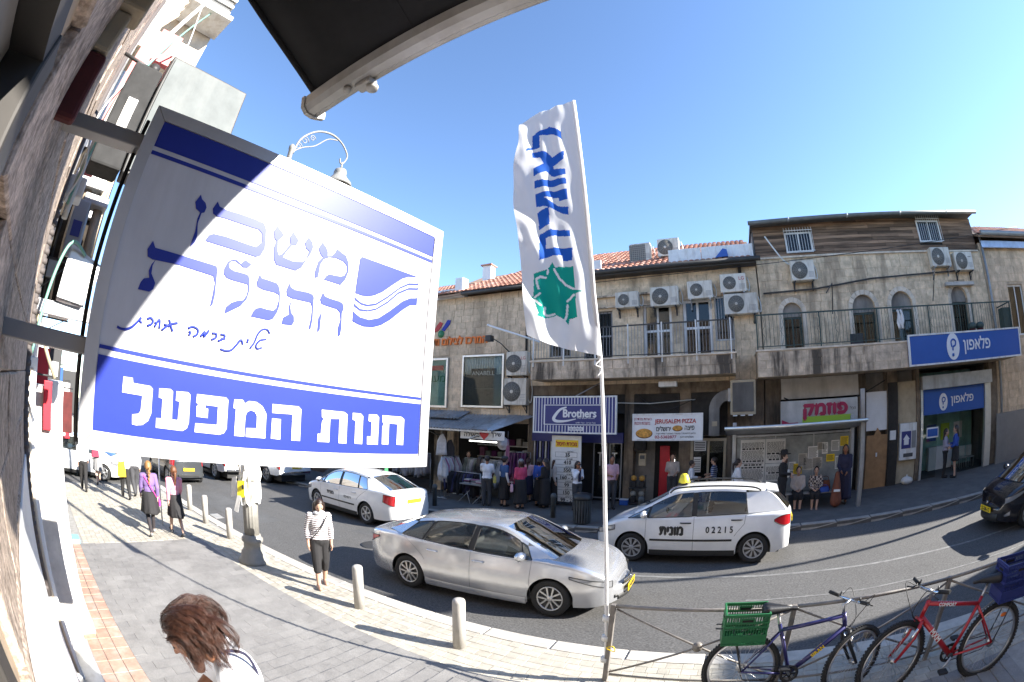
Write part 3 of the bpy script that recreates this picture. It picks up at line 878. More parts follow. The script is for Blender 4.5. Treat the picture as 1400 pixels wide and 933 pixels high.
# pizza counter
mb = MB(); mb.box(-2.6, -1.78, 15.34, 15.39, .2, 2.45); mb.build('door_recess', 'dark_void', B)
mb = MB(); mb.box(-2.42, -2.08, 15.25, 15.32, .3, 2.2, bev=.02); mb.build('red_cabinet', 'red', B)
mb = MB(); mb.box(-2.0, -1.9, 15.26, 15.3, 1.2, 1.75); mb.build('menu_light', 'lamp_tube', B)
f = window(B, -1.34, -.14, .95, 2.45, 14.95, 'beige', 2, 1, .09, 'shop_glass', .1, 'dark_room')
mb = MB(); mb.box(-1.22, -.82, 14.93, 14.945, 2.05, 2.38); mb.build('notice', 'paper', f)
mb = MB(); mb.box(-1.22, -.98, 14.93, 14.945, 1.35, 1.85); mb.build('notice', 'paper', f)
mb = MB()
for i in range(5): mb.box(-1.19, -.85, 14.924, 14.93, 2.09+i*.055, 2.115+i*.055)
for i in range(7): mb.box(-1.2, -1.0, 14.924, 14.93, 1.4+i*.06, 1.42+i*.06)
mb.build('print', 'letter_black', f)
# ventilation duct and old evaporative cooler
du = thing('ventilation_duct', 'bent grey metal ventilation duct on the wall beside the pizza sign', 'duct', (0, 0, 0))
mb = MB()
prof = [(-.72, 2.55), (-.72, 3.35)] + [(-.72+.62*(1-math.cos(a)), 3.35+.62*math.sin(a)) for a in [i*PI/2/8 for i in range(9)]]
o1 = prof; o2 = [(-.38, 2.55), (-.38, 3.35)] + [(-.38+.28*(1-math.cos(a)), 3.35+.28*math.sin(a)) for a in [i*PI/2/8 for i in range(9)]]
mb.prism(o1+o2[::-1], 14.45, 14.95); mb.build('elbow', 'plaster_grey', du)
mb = MB(); mb.box(-.62, -.45, 14.43, 14.449, 2.85, 3.0); mb.build('label_plate', 'beige', du)
mb = MB(); mb.box(-.1, .0, 14.35, 14.95, 3.6, 4.0); mb.build('collar', 'galvanised', du)
co = thing('evaporative_cooler', 'rusty cream box cooler with a louvred face beside the duct', 'cooler', (0, 0, 0))
mb = MB(); mb.box(-.02, .8, 14.2, 14.92, 3.18, 4.24, bev=.02); mb.build('casing', 'beige', co)
mb = MB(); mb.box(.05, .73, 14.185, 14.198, 3.27, 4.16); mb.build('louvre_back', 'grille_dark', co)
for i in range(22):
    mb = MB(); x = .07+i*.03; mb.box(x, x+.012, 14.165, 14.184, 3.28, 4.15); mb.build('louvre', 'plaster_grey', co)
for i in range(3):
    mb = MB(); mb.box(.06+i*.25, .2+i*.25, 14.21, 14.5, 3.14, 3.178); mb.build('foot', 'white_metal', co)
pipe(B, [(-6.6, 14.85, 3.75), (-2.7, 14.8, 3.62), (-1.2, 14.85, 3.72)], .015, 'cable_white', 'conduit')
pipe(B, catmull([(-3.2, 14.9, 3.95), (-2.3, 14.8, 3.4), (-1.2, 14.85, 3.75)], 8), .012, 'cable_black', 'cable')
mb = MB(); mb.box(-2.35, -1.75, 14.3, 14.6, 4.12, 4.3, bev=.03); mb.build('soffit_lamp', 'white_metal', B)

# ---- building C: wooden attic, arched windows, long balcony ------------------------------------
Cb = thing('stone_building', 'stone house with weathered wooden attic, arched windows and a long balcony', 'building', (0, 0, 0))
arch = [(1.93, 2.62, 5.15, 6.72), (4.55, 5.47, 5.15, 6.85), (6.15, 7.1, 5.15, 6.9), (9.0, 9.85, 5.15, 7.0)]
opC = arch + []
wall(Cb, 'wall', 1.17, 11.08, 4.3, 8.28, 15.0, 15.4, opC, 'mortar')
opS = [(a-.01, b+.01, c, d+.01) for a, b, c, d in arch]
masonry(Cb, 1.17, 11.08, 4.3, 8.28, 15.0, opS, .42, .26, 'limestone', 200)
for a, b, c, d in arch:
    r_ = (b-a)/2; cx = (a+b)/2; zs = d-r_
    mb = MB(); inner = [(cx-r_*math.cos(t), zs+r_*math.sin(t)) for t in [i*PI/14 for i in range(15)]]
    mb.prism([(a, d+.001), (a, zs)] + inner[1:8] + [(cx, d+.001)], 15.003, 15.35); mb.prism([(cx, d+.001)] + inner[7:14] + [(b, zs), (b, d+.001)], 15.003, 15.35)
    mb.build('spandrel', 'limestone', Cb)
    for i in range(9):                                   # voussoirs one by one
        t0, t1 = PI*i/9+.02, PI*(i+1)/9-.02; o_ = r_+.165
        pts = [(cx-r_*math.cos(t0), zs+r_*math.sin(t0)), (cx-r_*math.cos((t0+t1)/2), zs+r_*math.sin((t0+t1)/2)), (cx-r_*math.cos(t1), zs+r_*math.sin(t1)), (cx-o_*math.cos(t1), zs+o_*math.sin(t1)), (cx-o_*math.cos(t0), zs+o_*math.sin(t0))]
        mb = MB(); mb.prism(pts, 14.972, 15.0); mb.build('voussoir', 'limestone_pale', Cb)
    n = 5
    for i in range(n):
        z0 = lerp(c, zs, i/n)+.004; z1 = lerp(c, zs, (i+1)/n)-.004
        for x0, x1 in ((a-.16, a-.002), (b+.002, b+.16)):
            mb = MB(); mb.box(x0, x1, 14.974, 15.0, z0, z1); mb.build('jamb_stone', 'limestone_pale', Cb)
    mb = MB(); mb.box(a+.01, b-.01, 15.12, 15.2, zs-.12, d); mb.build('shutter_box', 'plaster_grey', Cb)
    f = window(Cb, a+.01, b-.01, c, zs-.12, 15.16, 'iron_green', 2, 1, .06, 'window_glass', .05, 'dark_void' if a < 3 or a > 8 else 'curtain')
# attic: planks, two barred windows, gutter roof edge
opT = [(2.35, 3.38, 8.42, 9.15), (8.0, 9.12, 8.62, 9.45)]
wall(Cb, 'attic_wall', 1.2, 10.95, 8.28, 9.52, 15.05, 15.3, opT, 'dull_black')
zz = 8.3; k = 0
while zz < 9.5:
    h = .115; x = 1.2
    while x < 10.93:
        l = min(random.uniform(.9, 2.6), 10.95-x); x1 = x+l
        segs = [(x, x1)]
        for o in opT:
            if o[2] < zz+h and o[3] > zz:
                ns = []
                for p, q in segs:
                    if o[1] <= p or o[0] >= q: ns.append((p, q))
                    else:
                        if o[0]-p > .05: ns.append((p, o[0]))
                        if q-o[1] > .05: ns.append((o[1], q))
                segs = ns
        for p, q in segs:
            mb = MB(); y_ = 15.03+random.uniform(-.012, .008); mb.box(p+.004, q-.004, y_, 15.05, zz+.003, zz+h-.004+random.uniform(-.008, 0)); mb.build('plank', 'old_wood', Cb)
        x = x1
    zz += h; k += 1
for a, b, c, d in opT:
    window(Cb, a, b, c, d, 14.98, 'white_metal', 2, 1, .06, 'window_glass', .06, 'curtain' if a < 5 else 'white_metal', 0)
    gr = MB(); gr.box(a-.03, b+.03, 14.86, 14.88, d+.02, d+.04); gr.box(a-.03, b+.03, 14.86, 14.88, c, c+.02); gb = gr.build('window_grille', 'white_metal', Cb)
    bars(gb, a-.01, b+.01, c-.02, d+.14, 14.87, .1, 'white_metal', .007)
mb = MB(); mb.add([(1.12, 14.6, 9.5), (11.05, 14.6, 9.72), (11.05, 20, 9.9), (1.12, 20, 9.7), (1.12, 14.6, 9.42), (11.05, 14.6, 9.64), (11.05, 20, 9.8), (1.12, 20, 9.6)], [(0,1,2,3),(7,6,5,4),(0,4,5,1),(1,5,6,2),(2,6,7,3),(3,7,4,0)]); mb.build('roof', 'gutter_dull', Cb)
mb = MB(); mb.tube([(1.05, 14.55, 9.42), (11.12, 14.55, 9.64)], .075, 10); mb.build('gutter', 'gutter_dull', Cb)
for i in range(4):
    mb = MB(); x = 2.5+i*2.3; mb.tube([(x, 14.55, 9.42+.0219*(x-1.05)), (x+.06, 14.55, 9.42+.0219*(x-1.0))], .082, 10); mb.build('gutter_joint', 'gutter_grey', Cb)
mb = MB(); mb.box(1.17, 11.05, 15.43, 24, 4.3, 9.4); mb.build('house_body', 'plaster_grey', Cb); mb = MB(); mb.box(1.17, 7.1, 15.42, 24, 0, 4.28); mb.build('house_body', 'plaster_grey', Cb); mb = MB(); mb.box(7.12, 11.05, 17.2, 24, 0, 4.28); mb.build('house_body', 'plaster_grey', Cb); mb = MB(); mb.box(7.11, 10.7, 15.45, 17.15, .3, .6); mb.build('shop_floor', 'plaster_pale', Cb)
mb = MB(); mb.box(8.2, 9.4, 16.3, 16.55, .6, 1.5, bev=.02); mb.build('counter', 'white_paint', Cb)
for i in range(4): mb = MB(); mb.box(7.5+i*.7, 7.95+i*.7, 16.54, 16.58, 1.7, 2.3); mb.build('display_poster', ('letter_white', 'cell_blue', 'lime', 'letter_white')[i], Cb)
mb = MB(); mb.box(1.2, 10.95, 14.93, 14.99, 8.24, 8.30); mb.build('ledge', 'limestone_pale', Cb)
pipe(Cb, [(1.3, 14.9, 7.05), (3.2, 14.88, 7.1), (5.4, 14.88, 7.35), (10.4, 14.88, 7.55)], .03, 'gutter', 'water_pipe')
pipe(Cb, catmull([(1.6, 14.8, 9.0), (2.0, 14.75, 8.3), (2.3, 14.85, 8.0), (2.6, 14.9, 7.95)], 6), .025, 'cable_white', 'hose')
for x, z in ((3.7, 6.95), (8.0, 7.2)):
    pipe(Cb, [(x+.05, 14.95, z-.7), (x, 14.3, z+.15), (x-.35, 13.9, z-.25)], .018, 'iron_black', 'clothes_line_arm')
pipe(Cb, [(11.2, 14.9, 8.8), (11.2, 14.9, 6.2), (11.25, 14.85, .5)], .06, 'gutter_grey', 'downpipe')
mb = MB(); mb.box(.87, 11.5, 13.9, 14.98, 4.26, 5.03); sl = mb.build('balcony_slab', 'mortar', Cb)
masonry(sl, .87, 6.15, 4.26, 5.0, 13.9, [], .5, .25, 'limestone_old', 60)
mb = MB(); mb.box(.83, 11.5, 13.87, 14.98, 5.03, 5.08); mb.build('floor_edge', 'limestone_pale', sl)
rl = MB(); rl.box(.87, 11.5, 13.93, 13.97, 6.12, 6.16); rl.box(.87, 11.5, 13.935, 13.965, 5.16, 5.185); rl.box(.87, .91, 13.97, 14.98, 6.12, 6.16); rl.box(11.46, 11.5, 13.97, 14.98, 6.12, 6.16)
br = rl.build('railing', 'iron_green', Cb)
bars(br, .95, 11.4, 5.185, 6.12, 13.95, .125, 'iron_green', .007)
me = None
for i in range(17):                                       # bent ornament between every few bars
    x = 1.1+i*.62; mb = MB(); mb.tube([(0, 0, 5.2), (.06, 0, 5.45), (-.05, 0, 5.62), (.07, 0, 5.8), (0, 0, 6.1)], .006, 5)
    if me is None: me = mb.mesh('scroll', 'iron_green')
    link('scroll', me, br, (x, 13.945, 0))
for i in range(6):
    mb = MB(); mb.box(-.02, .02, -.02, .02, 4.95, 6.16); mb.build('post', 'iron_green', br, (.9+i*2.11, 13.95, 0))
mb = MB(); mb.box(11.0, 11.5, 13.98, 14.3, 5.1, 5.95); mb.build('railing_screen', 'iron_green', br)
ac_unit(2.36, 7.36, 14.97, .86, .68, 'air conditioner right under the open attic window with the red curtain', fan=.36)
ac_unit(8.2, 7.64, 14.97, .95, .68, 'left of the two air conditioners under the right attic window', fan=.38)
ac_unit(9.38, 7.48, 14.97, .95, .66, 'right of the two air conditioners under the right attic window, beside the downpipe', fan=.38, logo=('TORNADO', 'letter_black'))
mb = MB(); mb.box(8.75, 10.25, 14.8, 14.96, 6.98, 7.1, bev=.01); tag(mb.build('lamp_batten', 'plaster_pale'), 'long pale batten fixed over the rightmost arched window', 'batten')
ch = thing('garden_chair', 'dark plastic chair seat seen through the balcony bars', 'chair', (4.5, 14.5, 4.72))
mb = MB(); mb.box(-.25, .25, -.22, .22, .38, .43, bev=.02); mb.build('seat', 'iron_black', ch)
mb = MB(); mb.box(-.25, .25, .18, .23, .43, .8, bev=.02); mb.build('backrest', 'iron_black', ch)
for sx in (-.2, .2):
    for sy in (-.18, .18):
        mb = MB(); mb.tube([(sx, sy, 0), (sx, sy, .4)], .018, 6); mb.build('leg', 'iron_black', ch)
ld = thing('laundry', 'white and purple cloth hung on the balcony rail to dry', 'laundry', (5.86, 13.9, 5.18))
for k, (dx, mt_) in enumerate(((0, 'paper'), (.13, 'paper'))):
    rows = []
    for j in range(7):
        rows.append([(dx+.13*i/4+.03*math.sin(j*1.3+i), -.03-.02*math.sin(i*2+j), .85-j*.1+.03*math.sin(i*2.1)) for i in range(5)])
    mb = MB(); mb.grid(rows); o = mb.build('cloth', mt_, ld); o.modifiers.new('t', 'SOLIDIFY').thickness = .006
for i, x in enumerate((9.25, 9.65)):
    pt = thing('flower_pot', ('left' if i == 0 else 'right') + ' one of two dark pots on the balcony above the blue sign', 'flower pot', (x, 14.0, 5.08))
    mb = MB(); mb.lathe([(.1, 0), (.14, .2), (.15, .22)], 12); mb.build('pot', 'maroon', pt)
    mb = MB(); mb.ball((0, 0, .32), (.2, .2, .13), 9, 6); mb.build('plant', 'iron_green', pt)
# ground floor of C
mb = MB(); mb.box(1.17, 1.7, 15.0, 15.4, 0, 4.3); mb.box(4.55, 4.84, 15.0, 15.4, 0, 4.3); mb.box(5.7, 6.12, 15.0, 15.4, 0, 4.3); mb.box(6.95, 7.1, 15.0, 15.4, 0, 4.3); mb.box(10.65, 11.08, 15.0, 15.4, 0, 4.3); mb.build('shop_wall', 'shaded_stone', Cb)
mb = MB(); mb.box(1.72, 4.54, 14.96, 15.0, 3.6, 4.25); mb.build('white_boarding', 'plaster_pale', Cb)
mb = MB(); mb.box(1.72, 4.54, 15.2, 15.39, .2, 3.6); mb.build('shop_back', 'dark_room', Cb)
mb = MB(); mb.box(4.86, 5.69, 15.05, 15.39, 2.4, 3.65); mb.build('white_board', 'white_paint', Cb)
mb = MB(); mb.prism([(4.86, .35), (5.69, .35), (5.69, 2.25), (5.45, 2.25), (5.3, 2.48), (5.16, 2.25), (4.86, 2.25)], 14.98, 15.05); mb.build('boarded_door', 'plywood', Cb)
mb = MB(); mb.box(5.24, 5.3, 14.97, 14.979, 1.55, 1.68); mb.build('sticker', 'paper', Cb)
mb = MB(); mb.box(5.72, 6.1, 14.9, 14.99, .4, 3.9); mb.build('cable_riser', 'dull_black', Cb)
mb = MB(); mb.box(5.76, 6.0, 14.86, 14.9, 2.05, 2.35); mb.build('notice', 'paper', Cb)
mb = MB(); mb.box(6.13, 6.94, 15.06, 15.39, .3, 3.9); mb.build('panel', 'beige', Cb)
mb = MB(); mb.box(6.14, 6.93, 15.2, 15.34, .35, 1.3); mb.build('recess', 'dark_void', Cb)
pipe(Cb, catmull([(1.8, 14.93, 3.65), (2.6, 14.9, 3.35), (3.6, 14.9, 3.3), (4.5, 14.93, 3.55), (5.6, 14.88, 4.0)], 6), .02, 'cable_black', 'cable')
# phone shop front
mb = MB(); mb.box(7.12, 10.63, 14.75, 15.0, 3.56, 4.0); mb.build('shop_header', 'galvanised', Cb)
mb = MB(); mb.box(7.12, 10.63, 16.6, 16.65, .4, 4.2); mb.build('shop_back', 'teal_room', Cb)
f = MB(); f.box(7.12, 7.22, 14.95, 15.1, .45, 3.56); f.box(10.3, 10.63, 14.9, 15.1, .5, 3.56); f.build('door_frame', 'aluminium', Cb)
mb = MB(); mb.box(7.24, 10.28, 14.97, 15.0, 2.72, 3.55); mb.build('fascia_panel', 'cell_blue', Cb)
for x0, x1 in ((7.24, 7.9), (9.0, 10.28)):
    mb = MB(); mb.box(x0, x1, 15.02, 15.03, .55, 2.71); mb.build('shop_window', 'shop_glass', Cb)
mb = MB(); mb.box(7.4, 7.95, 14.99, 15.01, 1.95, 2.3); mb.build('poster', 'letter_white', Cb)
mb = MB(); mb.box(7.44, 7.91, 14.982, 14.989, 2.0, 2.25); mb.build('poster_print', 'cell_blue', Cb)
for i in range(3):
    ct = thing('shop_chair', ('first', 'second', 'third')[i] + ' pale chair from the left behind the phone shop glass', 'chair', (9.25+i*.36, 15.6, .6))
    mb = MB(); mb.box(-.16, .16, -.15, .15, .42, .47, bev=.02); mb.build('seat', 'plaster_pale', ct)
    mb = MB(); mb.box(-.16, .16, .12, .16, .47, .85, bev=.03); mb.build('backrest', 'plaster_pale', ct)
    for sx in (-.13, .13):
        for sy in (-.12, .12):
            mb = MB(); mb.tube([(sx, sy, 0), (sx, sy, .43)], .012, 6); mb.build('leg', 'steel', ct)
atm = thing('cash_machine', 'white and purple cash machine set in the wall beside the phone shop', 'cash machine', (6.55, 15.02, 1.42))
mb = MB(); mb.box(-.36, .36, -.14, .02, -.08, 1.12, bev=.02); mb.build('casing', 'white_metal', atm)
mb = MB(); mb.box(-.3, .1, -.155, -.141, .3, .86); mb.build('screen_poster', 'navy', atm)
mb = MB(); mb.prism([(-.2, .42), (.0, .42), (.0, .6), (.04, .6), (-.1, .76), (-.24, .6), (-.2, .6)], -.165, -.156); mb.build('house_mark', 'letter_white', atm)
mb = MB(); mb.box(.14, .32, -.15, -.141, .3, .86); mb.build('keypad_panel', 'fan_grey', atm)
mb = MB(); mb.box(-.2, .2, -.155, -.141, .02, .14); mb.build('slot', 'grille_dark', atm)
bg_ = thing('rubbish_bag', 'crumpled pale rubbish bag on the ground under the cash machine', 'bag', (6.5, 14.75, gz(6.5, 14.7)+.12))
mb = MB(); mb.ball((0, 0, .12), (.24, .16, .14), 10, 7); mb.ball((.16, .05, .1), (.14, .12, .12), 8, 6); organic(mb, 'sack', 'paper', bg_, .03, 1); mb = MB(); mb.tube([(0, 0, .24), (.02, 0, .31)], [.02, .035], 8); mb.build('knot', 'paper', bg_)
sg = thing('steel_shutter', 'dark ribbed steel shutter gate right of the phone shop', 'shutter', (0, 0, 0))
mb = MB(); mb.box(10.85, 12.9, 14.72, 14.78, .6, 2.45); mb.build('sheet', 'plaster_grey', sg)
for i in range(34):
    mb = MB(); mb.box(0, .03, 0, .02, .62, 2.43); mb.build('rib', 'grey_frame', sg, (10.88+i*.06, 14.698, 0))

# ---- building D and the blocks beyond ---------------------------------------------------------
Dd = thing('stone_building', 'plain pale stone house at the right edge with a grey gutter and tile roof', 'building', (0, 0, 0))
opD = [(12.4, 13.4, 5.1, 7.0), (15, 16, 5.1, 7.0), (18, 19, 5.1, 7.0)]
wall(Dd, 'wall', 11.1, 24, 0, 8.6, 15.02, 15.4, opD + [(13.2, 16, 0, 3.3), (17, 20, 0, 3.3)], 'mortar')
masonry(Dd, 11.12, 24, 2.6, 8.6, 15.02, opD + [(13.2, 16, 0, 3.3), (17, 20, 0, 3.3)], .55, .3, 'limestone_warm', 110)
masonry(Dd, 11.12, 13.2, .3, 2.6, 15.02, [], .45, .28, 'limestone_warm', 30)
for a, b, c, d in opD: window(Dd, a, b, c, d, 15.1, 'white_metal', 2, 1, .07)
mb = MB(); mb.box(11.1, 24, 15.43, 24, 0, 8.55); mb.build('house_body', 'plaster_grey', Dd)
mb = MB(); mb.box(11.15, 24, 14.8, 14.85, 8.35, 8.62, bev=.01); mb.build('metal_flashing', 'flash', Dd)
gutter(Dd, 11.1, 24, 14.6, 8.85, 'gutter_grey', .1)
roof_slab(Dd, 11.0, 24, 14.62, 8.8, 18.6, 10.6); tile_roof(Dd, 11.0, 24, 14.62, 8.8, 18.6, 10.6, hip=2.6)
for x0, x1 in ((13.2, 16), (17, 20)):
    mb = MB(); mb.box(x0+.02, x1-.02, 15.2, 15.3, .4, 3.28); mb.build('shop_shutter', 'plaster_grey', Dd)
for k, (x0, x1, zt, lab) in enumerate(((-30, -17.1, 9.3, 'long limestone house behind the big lightbox sign'), (-46, -30.2, 11, 'tall limestone house farther down the street on the far side'), (-75, -46.3, 9, 'low limestone house at the far end of the street'))):
    E_ = thing('stone_building', lab, 'building', (0, 0, 0))
    op = []; x = x0+1.2
    while x < x1-1.6:
        op.append((x, x+1.1, 5.0, 6.8)); x += 2.6
    sh = [(x0+.6+i*3.2, x0+3.3+i*3.2, 0, 2.9) for i in range(int((x1-x0)/3.2))]
    wall(E_, 'wall', x0, x1, -1.5, zt, 15.0, 15.4, op+sh, 'mortar')
    if k == 0: masonry(E_, x0, x1, 3.0, zt, 15.0, op+sh, .5, .3, 'limestone', 60)
    else: [c_ for c_ in bpy.data.objects if c_.parent == E_][0].data.materials[0] = M['limestone']
    for o in op: window(E_, *o, 15.12, 'white_metal', 2, 1, .07)
    for o in sh:
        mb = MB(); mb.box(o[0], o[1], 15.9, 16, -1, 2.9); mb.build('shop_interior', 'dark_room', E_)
        mb = MB(); mb.box(o[0]-.1, o[1]+.1, 14.2, 15.0, 2.6, 2.66); mb.build('canopy_or_shade', 'plaster_grey', E_)
        mb = MB(); mb.box(o[0]+.2, o[1]-.4, 14.6, 15.2, -.5, .75); mb.box(o[0]+.3, o[1]-.6, 14.9, 15.3, .75, 1.4); mb.build('display_stand', 'old_wood', E_)
    mb = MB(); mb.box(x0, x1, 15.45, 26, -1.5, zt-.05); mb.build('house_body', 'plaster_grey', E_)
    roof_slab(E_, x0, x1, 14.6, zt, 20, zt+2.2)

# ---------------------------------------------------------------- our own side of the street
OW = thing('shop_house', 'rough pinkish stone wall of the shop house close by on the left', 'building', (0, 0, 0))
opN = [(-.58, .7, 2.7, 3.56)]
wall(OW, 'wall', -3.55, 13, -.5, 9.5, -.6, -.17, opN, 'mortar')
# rough stone courses of the wall beside the lens: faces towards the street
NB = Matrix.Rotation(PI, 4, 'Z')
def masonry_near(parent, x0, x1, z0, z1, y, openings, bw, bh, mt, limit=140, proud=.02, name='stone_block'):
    n = max(1, round((z1-z0)/bh)); h = (z1-z0)/n; it = []; ms = {}
    for r_ in range(n):
        a, b = z0+r_*h, z0+(r_+1)*h; x = x0 - (r_ % 2)*bw*.4
        while x < x1-.05:
            w_ = bw*random.uniform(.75, 1.35); p, q = max(x, x0), min(x+w_, x1)
            if q-p > .07 and not any(o[0] < q-.02 and o[1] > p+.02 and o[2] < b-.02 and o[3] > a+.02 for o in openings):
                me = block_mesh(max(.06, math.floor((q-p)*50)/50), h, mt, proud); ms[me.name] = me
                it.append((me.name, ((p+q)/2, y, (a+b)/2), PI))
            x += w_
    pieces(parent, name, it, ms, mt, limit, .13, Vector((-2.0, 0, 3.6)))
masonry_near(OW, -3.55, 6, -.2, 9.4, -.17, opN, .42, .26, 'stone_near', 180, .03)
f = thing('window', 'grey window pane in a dark frame at the top left, close to the lens', 'window', (0, 0, 0))
mb = MB(); mb.box(-.49, .62, -.21, -.19, 2.78, 3.5); mb.build('pane', 'plaster_grey', f)
mb = MB(); mb.box(-.575, -.5, -.24, -.125, 2.72, 3.55, bev=.006); mb.box(-.5, .62, -.24, -.13, 3.505, 3.55); mb.box(-.5, .62, -.24, -.13, 2.72, 2.775); mb.build('frame', 'gutter', f)
mb = MB(); mb.box(-3.5, 1.2, -.14, -.125, gz(-2, 0), 2.62, bev=.004); mb.build('sun_glare_panel', 'white_paint', OW)  # added white panel, stands in for sun glare on the lower stone wall
cn = thing('canopy_or_shade', 'dark brown folded shop canopy on the sunlit house left of the sign', 'canopy', (0, 0, 0))
mb = MB(); mb.box(-6.0, -5.2, -.16, .45, 3.85, 5.6, bev=.03); mb.build('cover', 'shade_brown' if 'shade_brown' in M else mat('shade_brown', (.05, .042, .034), .95, spec=.05, var=.4, scale=5), cn)  # added box, its dark brown stands in for shade behind the brackets
for i in range(6):
    mb = MB(); mb.tube([(-5.17, -.1+i*.1, 3.9), (-5.17, -.08+i*.1, 5.5)], .016, 6); mb.build('rib', 'limestone_old' if i % 2 else 'iron_black', cn)
for i in range(3):
    mb = MB(); mb.box(-5.2, -5.1, -.12+i*.17, .0+i*.17, 4.1+i*.35, 4.28+i*.35, bev=.01); mb.build('hinge', 'galvanised', cn)
# corner conduit down the edge of the wall
mb = MB()
mb.tube([(-3.6, -.13, 6.5), (-3.6, -.14, 4.4), (-3.6, -.135, 3.4), (-3.6, -.13, 2.2), (-3.6, -.12, 1.55)], .03, 10)
for i in range(40): mb.lathe([(.033, 0), (.036, .02), (.033, .04)], 10, Matrix.Translation((-3.6, -.13, 1.6+i*.07)))
tag(mb.build('corrugated_conduit', 'conduit_grey' if 'conduit_grey' in M else mat('conduit_grey', (.10, .085, .08), .7)), 'dark ribbed conduit running down the corner of the near wall', 'conduit')

# the next house along: pale, sunlit
N1 = thing('shop_house', 'sunlit white stone house beyond the near wall with a shopfront below', 'building', (0, 0, 0))
wall(N1, 'wall', -16.8, -3.66, 3.05, 11, -.6, -.16, [], 'mortar')
masonry_near(N1, -16.8, -3.66, 3.05, 10.9, -.16, [], .5, .3, 'stone_white', 60, .02)
mb = MB(); mb.box(-16.8, -3.66, -6, -.62, -1, 10.95); mb.build('house_body', 'plaster_pale', N1)
for i in range(5):
    mb = MB(); x = -16.3+i*2.6; mb.box(x, x+.55, -.6, .16, -.7, 3.04, bev=.02); mb.build('pier', 'stone_white', N1)
for i in range(4):
    mb = MB(); x = -15.74+i*2.6; mb.box(x, x+2.03, -.55, -.5, -.7, 3.0); mb.build('shop_window', 'shop_glass', N1)
# white shop frame with its red stripe, close on the left
fr = thing('white_shop', 'white painted shop front with a red panel at the left edge', 'shop', (0, 0, 0))
mb = MB(); mb.box(-4.95, -4.72, -.16, -.05, gz(-5, 0)+.05, 3.3, bev=.012); mb.build('pillar', 'white_paint', fr)
mb = MB(); mb.box(-6.6, -6.05, -.16, .36, gz(-6, 0)+.02, 3.1, bev=.012); mb.build('pillar', 'white_paint', fr)
mb = MB(); mb.box(-6.64, -5.95, -.14, .4, gz(-6, 0)+.02, gz(-6, 0)+.28, bev=.02); mb.build('plinth', 'limestone_pale', fr)
mb = MB(); mb.box(-6.045, -6.0, -.07, .11, .95, 3.45, bev=.006); mb.build('red_panel', 'red', fr)
mb = MB(); mb.box(-4.7, -3.68, -.2, -.13, .2, 2.9, bev=.01); mb.build('door_panel', 'white_paint', fr)
mb = MB(); mb.tube([(-4.72, -.11, .1), (-4.72, -.11, 3.2)], .018, 8); mb.build('edge_pipe', 'limestone_pale', fr)
mb = MB(); mb.box(-5.6, -3.7, -.2, .2, .02, .12, bev=.01); mb.build('step', 'galvanised', fr)
bpy.data.objects['step'].location = (0, 0, gz(-4.6, 0)+PV-.04)
# clutter on the wall: awning cassette, floodlights, signs, cables
cs = thing('hanging_cloth', 'narrow dark red and beige cloth strip hung on the near wall above the bracket', 'cloth', (0, 0, 0))
mb = MB(); mb.box(-1.03, -.99, -.165, -.085, 3.70, 3.885, bev=.012); mb.build('red_strip', 'maroon', cs)
mb = MB(); mb.box(-1.025, -.985, -.16, -.09, 3.888, 4.02, bev=.01); mb.build('beige_strip', 'beige', cs)
mb = MB(); mb.box(-1.05, -.96, -.17, -.06, 4.02, 4.09, bev=.01); mb.build('holder', 'beige', cs)
lb = thing('lightbox_sign', 'dark lightbox sign seen from below with a silver face, above the white one', 'lightbox sign', (0, 0, 0))
mb = MB(); mb.box(-3.25, -3.0, .0, .27, 4.5, 5.34, bev=.02); mb.build('lamp_box', 'box_dark' if 'box_dark' in M else mat('box_dark', (.05, .05, .05), .95, spec=.05, var=.15, scale=9), lb)
mb = MB(); mb.box(-3.2, -3.0, .285, 1.06, 4.5, 5.52, bev=.01); mb.build('frame', 'iron_black', lb)
mb = MB(); mb.box(-2.998, -2.985, .31, 1.035, 4.53, 5.49); mb.build('face', 'face_dull' if 'face_dull' in M else mat('face_dull', (.17, .185, .185), .9, spec=.1, var=.12, scale=5, stain=((.23, .24, .235), .5, 3)), lb)
mb = MB(); mb.box(-2.997, -2.985, .09, .18, 4.77, 5.03); mb.build('sticker', 'paper', lb)
mb = MB(); mb.tube([(-3.1, -.15, 5.42), (-3.1, .18, 5.38)], .015, 8); mb.build('bracket', 'iron_black', lb)
mb = MB(); mb.lathe([(.05, 0), (.05, .07)], 12, Matrix.Translation((-3.1, .18, 5.35))); mb.build('bracket_cap', 'iron_black', lb)
for z in (4.7, 5.3):
    mb = MB(); mb.lathe([(.012, 0), (.012, .03)], 8, Matrix.Translation((-3.1, 1.06, z)) @ Matrix.Rotation(-PI/2, 4, 'X')); mb.build('bolt', 'steel', lb)
rs = thing('red_sign_board', 'faded red sign board on the wall behind the dark lightbox', 'sign', (0, 0, 0))
mb = MB(); mb.box(-4.3, -4.22, .08, .38, 6.3, 6.72); mb.build('upper_board', 'red_faded', rs)
mb = MB(); mb.box(-3.9, -3.8, -.05, .09, 4.75, 6.3); mb.build('side_board', 'red_faded', rs)
